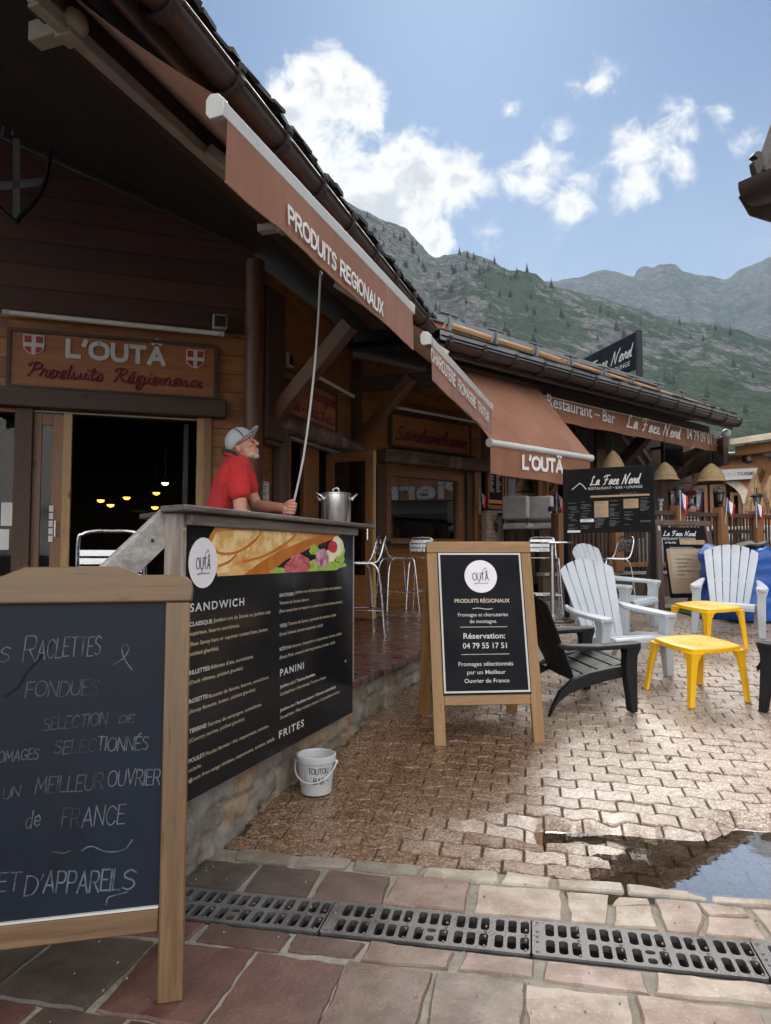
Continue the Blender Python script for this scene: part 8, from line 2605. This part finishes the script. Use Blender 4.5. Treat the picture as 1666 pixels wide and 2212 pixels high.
for s in (-1, 1): mb.cap2((s * .165, 0, .96), (s * .215, -.05, .74), .062, .055)
remesh(mb.build('top', stripes(), gs), .016, 1)
mb = MB(); mb.ell((.03, -.015, 1.225), (.093, .105, .115)); mb.ell((.03, .05, 1.16), (.08, .06, .1)); remesh(mb.build('hair', M['print_dark'], gs), .015, 1)

# ------------------------------------------------------------------ tourist office across the square
od = 27.0
o0 = P(1400, 1197, od + 2); o1 = P(1760, 1197, od - 1)
OF = PL((o0.x, o0.y, 0), (o1.x - o0.x, o1.y - o0.y, 0))
off = thing('tourist_office', 'salmon coloured tourist office with arched doorway and grey stone roof', 'building', OF.pt(0, .8))
OFM = OF.M
ze = OF.hit(1590, 988)[1]; x0, x1 = 0, OF.hit(1720, 1000)[0] + 3
ax_c = OF.hit(1530, 1100)[0]; ar = (OF.hit(1605, 1100)[0] - ax_c)
zspr = OF.hit(1530, 1090)[1]; ztop_a = OF.hit(1540, 1037)[1]
arch = [(ax_c - ar, .75), (ax_c + ar, .75)] + [(ax_c + ar * cos(R(a)), zspr + (ztop_a - zspr) * sin(R(a))) for a in range(0, 181, 12)]
vs, fs = plate([(x0, .7), (x1, .7), (x1, ze), (x0, ze)], [arch], .3)
mb = MB(); mb.add([(v[0], .15 - v[2], v[1]) for v in vs], fs); attach(mb.build('wall', M['salmon'], smooth=False), off, OFM)
a1 = [(ax_c + (ar + .3) * cos(R(a)), zspr + (ztop_a - zspr + .3) * sin(R(a))) for a in range(0, 181, 9)]
a2 = [(ax_c + (ar + .0) * cos(R(a)), zspr + (ztop_a - zspr) * sin(R(a))) for a in range(180, -1, -9)]
mb = MB(); vs, fs = plate(a1 + a2, [], .06); mb.add([(v[0], -.03 - v[2], v[1]) for v in vs], fs); attach(mb.build('arch_trim', M['cream'], smooth=False), off, OFM)
mb = MB(); mb.box(ax_c - ar - .05, ax_c + ar + .05, .5, 2.5, .8, ztop_a + .3); mb.f = [f for k, f in enumerate(mb.f) if k != 2]; attach(mb.build('interior', pm('office room', (.3, .26, .2), .8), smooth=False), off, OFM)
for k, (pxa, pxb) in enumerate(((1465, 1485), (1489, 1528), (1533, 1568), (1577, 1602))):
    xa, xb = OF.hit(pxa, 1100)[0], OF.hit(pxb, 1100)[0]
    zt_ = zspr + (ztop_a - zspr) * max(0, 1 - min(1, abs((xa + xb) / 2 - ax_c) / ar) ** 2) ** .5 - .12
    vs, fs = plate([(xa, .85), (xb, .85), (xb, zt_), (xa, zt_)], [[(xa + .12, .95), (xb - .12, .95), (xb - .12, zt_ - .12), (xa + .12, zt_ - .12)]], .08)
    mb = MB(); mb.add([(v[0], .2 - v[2], v[1]) for v in vs], fs); d_ = attach(mb.build('door', M['post'], smooth=False), off, OFM)
    mb = MB(); mb.box(xa + .12, xb - .12, .2, .21, .95, zt_ - .12); mb.build('pane', M['glass'], d_)
    if k in (1, 2): mb = MB(); mb.box(xa + .3, xb - .3, .185, .19, 1.9, 2.4); mb.build('poster', M['paper'], d_)
mb = MB(); mb.box(x0 - .4, x1, -.5, -.2, ze - .12, ze + .02); attach(mb.build('eave_beam', M['post'], smooth=False), off, OFM)
zr = OF.hit(1640, 968)[1]
mb = MB(); n_ = 9
for k in range(n_):
    t0 = k / n_; mb.box(x0 - .5, x1, -.75 + 4.0 * t0, -.75 + 4.0 * (t0 + 1.25 / n_), ze + .03 + (zr - ze) * 1.4 * t0, ze + .09 + (zr - ze) * 1.4 * t0)
attach(mb.build('roof', M['slate_far'], smooth=False), off, OFM)
mb = MB(); mb.tube([(x0 - .5, -.8, ze + .02), (x1, -.8, ze + .02)], .09, 8); attach(mb.build('gutter', M['gutter']), off, OFM)
for (a, b) in (((1498, 1042), (1520, 1003)), ((1634, 1045), (1655, 1008)), ((1476, 1050), (1500, 1015))):
    xa, za = OF.hit(*a); xb, zb = OF.hit(*b); mb = MB(); mb.bar((xa, -.05, za), (xb, -.7, zb), .2, .25); attach(mb.build('brace', M['post']), off, OFM)
xa, zb = OF.hit(1548, 1038, -.4); xb, zt_ = OF.hit(1643, 1010, -.4)
t = thing('office_sign', 'white sign reading OFFICE DE TOURISME over the arched doors', 'sign', PL(OF.pt(xa, zb, -.4), OF.r).M)
w_, h_ = xb - xa, zt_ - zb
mb = MB(); mb.box(0, w_, 0, .06, 0, h_); mb.build('board', M['white_print'], t)
mb = MB(); mb.text('OFFICE DE', w_ * .03, h_ * .36, h_ * .3, w_ * .42, -.01, offset=-.015); mb.build('thin_lettering', M['logo_shade'], t)
mb = MB(); mb.text('TOURISME', w_ * .48, h_ * .36, h_ * .3, w_ * .38, -.01, offset=.02); mb.build('lettering', M['print_dark'], t)
mb = MB(); mb.ell((w_ * .93, -.01, h_ * .58), (h_ * .09, .01, h_ * .14), 10, 6); mb.ribbon([(w_ * .93, h_ * .5), (w_ * .915, h_ * .3)], .03, -.012); mb.build('flower_emblem', M['logo_shade'], t)
for k in (.25, .75):
    mb = MB(); mb.box(w_ * k - .03, w_ * k + .03, .06, .4, h_ * .4, h_ * .5); mb.build('bracket', M['black_metal'], t)

# pale awning on a timber frame at the right
c0, c1 = P(1580, 960, 14.0), P(1760, 944, 12.6)
c1.z = c0.z
ca2 = thing('terrace_awning', 'pale tan awning on a brown beam reaching in from the right edge', 'awning', c0)
dc = (c1 - c0).normalized(); nc = Z.cross(dc)
fr5 = PL(c0, dc); LC = (c1 - c0).length
mb = MB(); mb.box(0, LC, -.05, .05, -.02, .10); attach(mb.build('front_bar', M['cream'], bevel=.01), ca2, fr5.M)
mb = MB(); mb.sheet(lambda s, t: (LC * s, .05 + 2.0 * t, .11 + .22 * t), 10, 4); attach(mb.build('cloth', M['canvas_tan']), ca2, fr5.M)
mb = MB(); mb.box(.0, LC, .1, .28, -.22, -.03); attach(mb.build('beam', M['post'], bevel=.01), ca2, fr5.M)
p0, p1 = P(1608, 966, 14.1), P(1690, 1030, 13.6)
mb = MB(); mb.bar(p0, p1, .16, .2); attach(mb.build('brace', M['post'], bevel=.01), ca2, Matrix())
p = P(1700, 1000, 13.5); mb = MB(); mb.box(-.1, .1, -.1, .1, 0, c0.z - .85); attach(mb.build('post', M['post']), ca2, Matrix.Translation((p.x, p.y, .85)))
p = P(1576, 1000, 14.2)
p = P(1617, 990, 14.0)
t = thing('hanging_barrel', 'small dark barrel end with pale emblem hanging from the brown beam', 'hanging sign', p)
mb = MB(); mb.tube([(0, -.06, 0), (0, -.02, 0), (0, .04, 0), (0, .1, 0)], [.09, .11, .11, .09], 14); mb.build('body', M['black_metal'], t)
mb = MB(); mb.lathe([(.0001, 0), (.055, .0)], 12); o = mb.build('emblem', M['kraft'], t); o.rotation_euler = (R(90), 0, 0); o.location = (0, -.066, 0)
mb = MB(); mb.tube([(0, .02, .1), (0, .02, .27)], .006, 5); mb.build('chain', M['black_metal'], t)
# black canopy edge at the far right
p = P(1660, 985, 16.0)
t = thing('black_canopy', 'corner of a black canopy at the right edge above the parasols', 'canopy', p)
mb = MB(); mb.add([(-.3, 0, 0), (1.8, -.6, .9), (1.8, -.6, .55), (.2, -.2, -.05), (1.8, 1.5, .9)], [(0, 3, 2, 1), (0, 1, 4)]); mb.build('cloth', M['canvas_black'], t)
mb = MB(); mb.tube([(1.7, -.5, .5), (1.7, -.5, -3.0)], .03, 8); mb.build('pole', M['black_metal'], t)

# blue tarpaulin over furniture, olive sheet, strip of turf
tpx = P(1640, 1300, 9.6)
t = thing('tarpaulin', 'crumpled blue tarpaulin draped over stacked furniture behind the white armchair', 'tarpaulin', (tpx.x, tpx.y, gz(tpx.x, tpx.y)))
tw_, th_ = 1.15, P(1640, 1180, 9.6).z - gz(tpx.x, tpx.y)
def tarp(s, q):
    a = 2 * pi * s
    sq = lambda c: math.copysign(abs(c) ** .45, c)
    k = 1.0 if q < .55 else max(.02, 1 - ((q - .55) / .45) ** 1.4)
    zf = min(1, q / .55) if q < .55 else 1 + .05 * (q - .55)
    x, y = sq(cos(a)) * tw_ / 2 * k, sq(sin(a)) * .55 * k
    z = th_ * (zf * (.86 + .12 * noise.noise(V((x * 2.1 + 3, y * 2, 0)))))
    f = noise.fractal(V((x * 2.6, y * 2.6, z * 2.2)), .8, 2, 5) * .13 + noise.ridged_multi_fractal(V((x * 2, y * 2 + 4, z * 2)), 1, 2, 3, 1, 2) * .025
    fl_ = 1 + .10 * max(0, 1 - z / .4)
    return ((x + f * cos(a)) * fl_, (y + f * sin(a)) * fl_, max(0.0, z + f * .9 * (q > .3)))
mb = MB(); mb.sheet(tarp, 72, 40); mb.build('sheet', M['tarp'], t, angle=60)
mb = MB()
for k in range(7):
    s = k / 7; q = tarp(s, .06); mb.lathe([(.012, 0), (.018, .004)], 8, (q[0], q[1], q[2]))
mb.build('eyelet', M['alu'], t)
p = P(1575, 1188, 9.5)
t = thing('olive_cover', 'dark olive sheet folded over the left corner of the blue tarpaulin', 'cover', p)
def ol(s, q):
    x = -.17 + .50 * s; y = -.35 + .6 * q
    return (x, y, .045 * noise.noise(V((x * 6, y * 6, 2))) + .09 * s - .10 * max(0, .25 - s) * 4 * .6 + .01)
mb = MB(); mb.sheet(ol, 16, 14); o = mb.build('sheet', M['green_tarp'], t); sd = o.modifiers.new('thick', 'SOLIDIFY'); sd.thickness = .02
tf = MB(); q0 = P(1540, 1330, 9.2)
tf.sheet(lambda s, q: (4.0 + 3.2 * s, 9.35 + 1.3 * q - .3 * s, gz(0, 9.35 + 1.3 * q) + .016), 20, 10)
prop(tf.build('artificial_turf', M['turf']), kind='structure')

# dark gutter end of the neighbouring roof, high on the right
q0, q1 = P(1644, 395, 2.6), P(1800, 330, 2.2)
ng = thing('roof_gutter', 'dark curled gutter end of a neighbouring roof at the top right edge', 'gutter', q0)
dg = (q1 - q0).normalized(); fr6 = PL(q0, dg, (Z - dg * dg.z).normalized())
mb = MB(); r0, r1 = .085, .079
prof = [(r0 * cos(R(t)), r0 * sin(R(t))) for t in range(180, 361, 15)] + [(r1 * cos(R(t)), r1 * sin(R(t))) for t in range(360, 179, -15)]
mb.loft([[(x, p[0], p[1]) for p in prof] for x in (0, .3, .6)]); attach(mb.build('trough', M['gutter'], angle=50), ng, fr6.M)
mb = MB(); mb.loft([[(x, r1 * cos(R(t)), r1 * sin(R(t))) for t in range(180, 361, 15)] for x in (-.004, .004)]); attach(mb.build('end_cap', M['gutter']), ng, fr6.M)
def outl(pts, th, name):
    mb = MB(); mb.prism([(p[0], p[1]) for p in pts], -th / 2, th / 2); return attach(mb.build(name, M['hook'], bevel=.003), ng, PL(q0, (1, .15, 0)).M)
s_ = 2.6 / F
def px2(x, y): return ((2700 + x / 4.4247) / 1.844 - 1644) * s_, (395 - (450 + y / 4.4247) / 1.844) * s_
hk = spline([V(px2(*p)) for p in ((1285, 770), (1330, 700), (1410, 680), (1470, 720), (1478, 860), (1490, 960), (1560, 1180), (1700, 1420), (1560, 1420), (1420, 1240), (1330, 1080), (1296, 940), (1296, 860), (1350, 845), (1365, 820), (1330, 795))], 3, True)
outl([(p.x, p.y) for p in hk], .03, 'hook')
mb = MB(); a, b = px2(1640, 430), px2(1505, 850); mb.bar((a[0] + .1, .05, a[1] + .13), (b[0], .0, b[1] - .05), .045, .045); attach(mb.build('strut', M['hook']), ng, PL(q0, (1, .15, 0)).M)
a, b = px2(1330, 1330), px2(1720, 1620)
mb = MB(); mb.tube([(a[0] + .012, .06, a[1] + .02), (a[0] + .05, .05, a[1] - .03), (b[0], .0, b[1]), (b[0] + .35, -.1, b[1] - .05)], [.035, .05, .06, .06], 14); attach(mb.build('downpipe', M['gutter']), ng, PL(q0, (1, .15, 0)).M)
mb = MB(); mb.add([(1.62, 2.62, 3.05), (4.2, 1.5, 3.05), (4.6, 2.6, 3.45), (2.1, 3.7, 3.45)], [(0, 1, 2, 3)]); mb.add([(x, y, z + .1) for x, y, z in mb.v[:4]], [(3, 2, 1, 0)]); mb.f += [(k, 4 + k, 4 + (k + 1) % 4, (k + 1) % 4) for k in range(4)]
mb.v = [(x + .55, y - .3, z) for x, y, z in mb.v]; attach(mb.build('roof', M['soffit'], smooth=False), ng, Matrix())
for x, y in ((4.45, 2.0), (4.9, 3.0)):
    mb = MB(); mb.box(x - .07, x + .07, y - .07, y + .07, gz(x, y), 3.25); attach(mb.build('post', M['dark_v'], bevel=.01), ng, Matrix())
mb = MB(); a_, b_ = fr6.pt(.3, .0, .04), V((2.4, 2.35, 3.1)); mb.bar(a_, b_, .05, .05); mb.bar(fr6.pt(.05, 0, .05), V((2.45, 2.6, 3.15)), .05, .05); attach(mb.build('eave_rafter', M['dark_h']), ng, Matrix())

# chalet opposite, seen only in the window reflections
oc = thing('opposite_chalet', 'red brown chalet across the square, seen mirrored in the shop window', 'building', (14, 8, .8))
OC = PL((14, 18, 0), (0, -1, 0))
mb = MB(); mb.box(0, 20, 0, 6, .3, 6.4); attach(mb.build('wall', M['chalet'], smooth=False), oc, OC.M)
mb = MB(); mb.add([(-.8, -1.4, 6.0), (20.8, -1.4, 6.0), (20.8, 3.2, 8.3), (-.8, 3.2, 8.3), (20.8, 7, 6.2), (-.8, 7, 6.2)], [(0, 1, 2, 3), (3, 2, 4, 5)]); attach(mb.build('roof', M['slate'], smooth=False), oc, OC.M)
mb = MB(); mb.text('La Pierre', 5.0, 3.55, .62, 5.2, -.06, offset=.03); attach(mb.build('lettering', M['white_print']), oc, OC.M)
for k in range(5):
    mb = MB(); mb.box(2 + 3.5 * k, 3.6 + 3.5 * k, -.04, .02, 1.2, 2.6); w_ = attach(mb.build('window', M['cream'], smooth=False), oc, OC.M)
    mb = MB(); mb.box(2.1 + 3.5 * k, 3.5 + 3.5 * k, -.06, -.045, 1.3, 2.5); mb.build('pane', M['blackpaint'], w_)
mb = MB(); mb.add([(3.0, -2.6, 2.9), (12, -2.6, 2.9), (12, -.05, 3.5), (3, -.05, 3.5), (3.0, -2.6, 2.6), (12, -2.6, 2.6)], [(0, 1, 2, 3), (0, 4, 5, 1)]); attach(mb.build('canopy', M['canvas_black'], smooth=False), oc, OC.M)
# ------------------------------------------------------------------ mountain air
hz_m = bpy.data.materials.new('mountain haze'); hz_m.use_nodes = True
_nt = hz_m.node_tree; _nt.nodes.remove(_nt.nodes['Principled BSDF'])
_v = _nt.nodes.new('ShaderNodeVolumePrincipled')
_v.inputs['Color'].default_value = (.62, .80, 1.0, 1)
_v.inputs['Density'].default_value = .00012
_v.inputs['Anisotropy'].default_value = .2
_nt.links.new(_v.outputs[0], _nt.nodes['Material Output'].inputs['Volume'])
_mb = MB(); _mb.box(-3400, 3400, -1300, 3900, -120, 1250)
prop(_mb.build('haze', hz_m, smooth=False), kind='stuff')
bpy.context.view_layer.update()
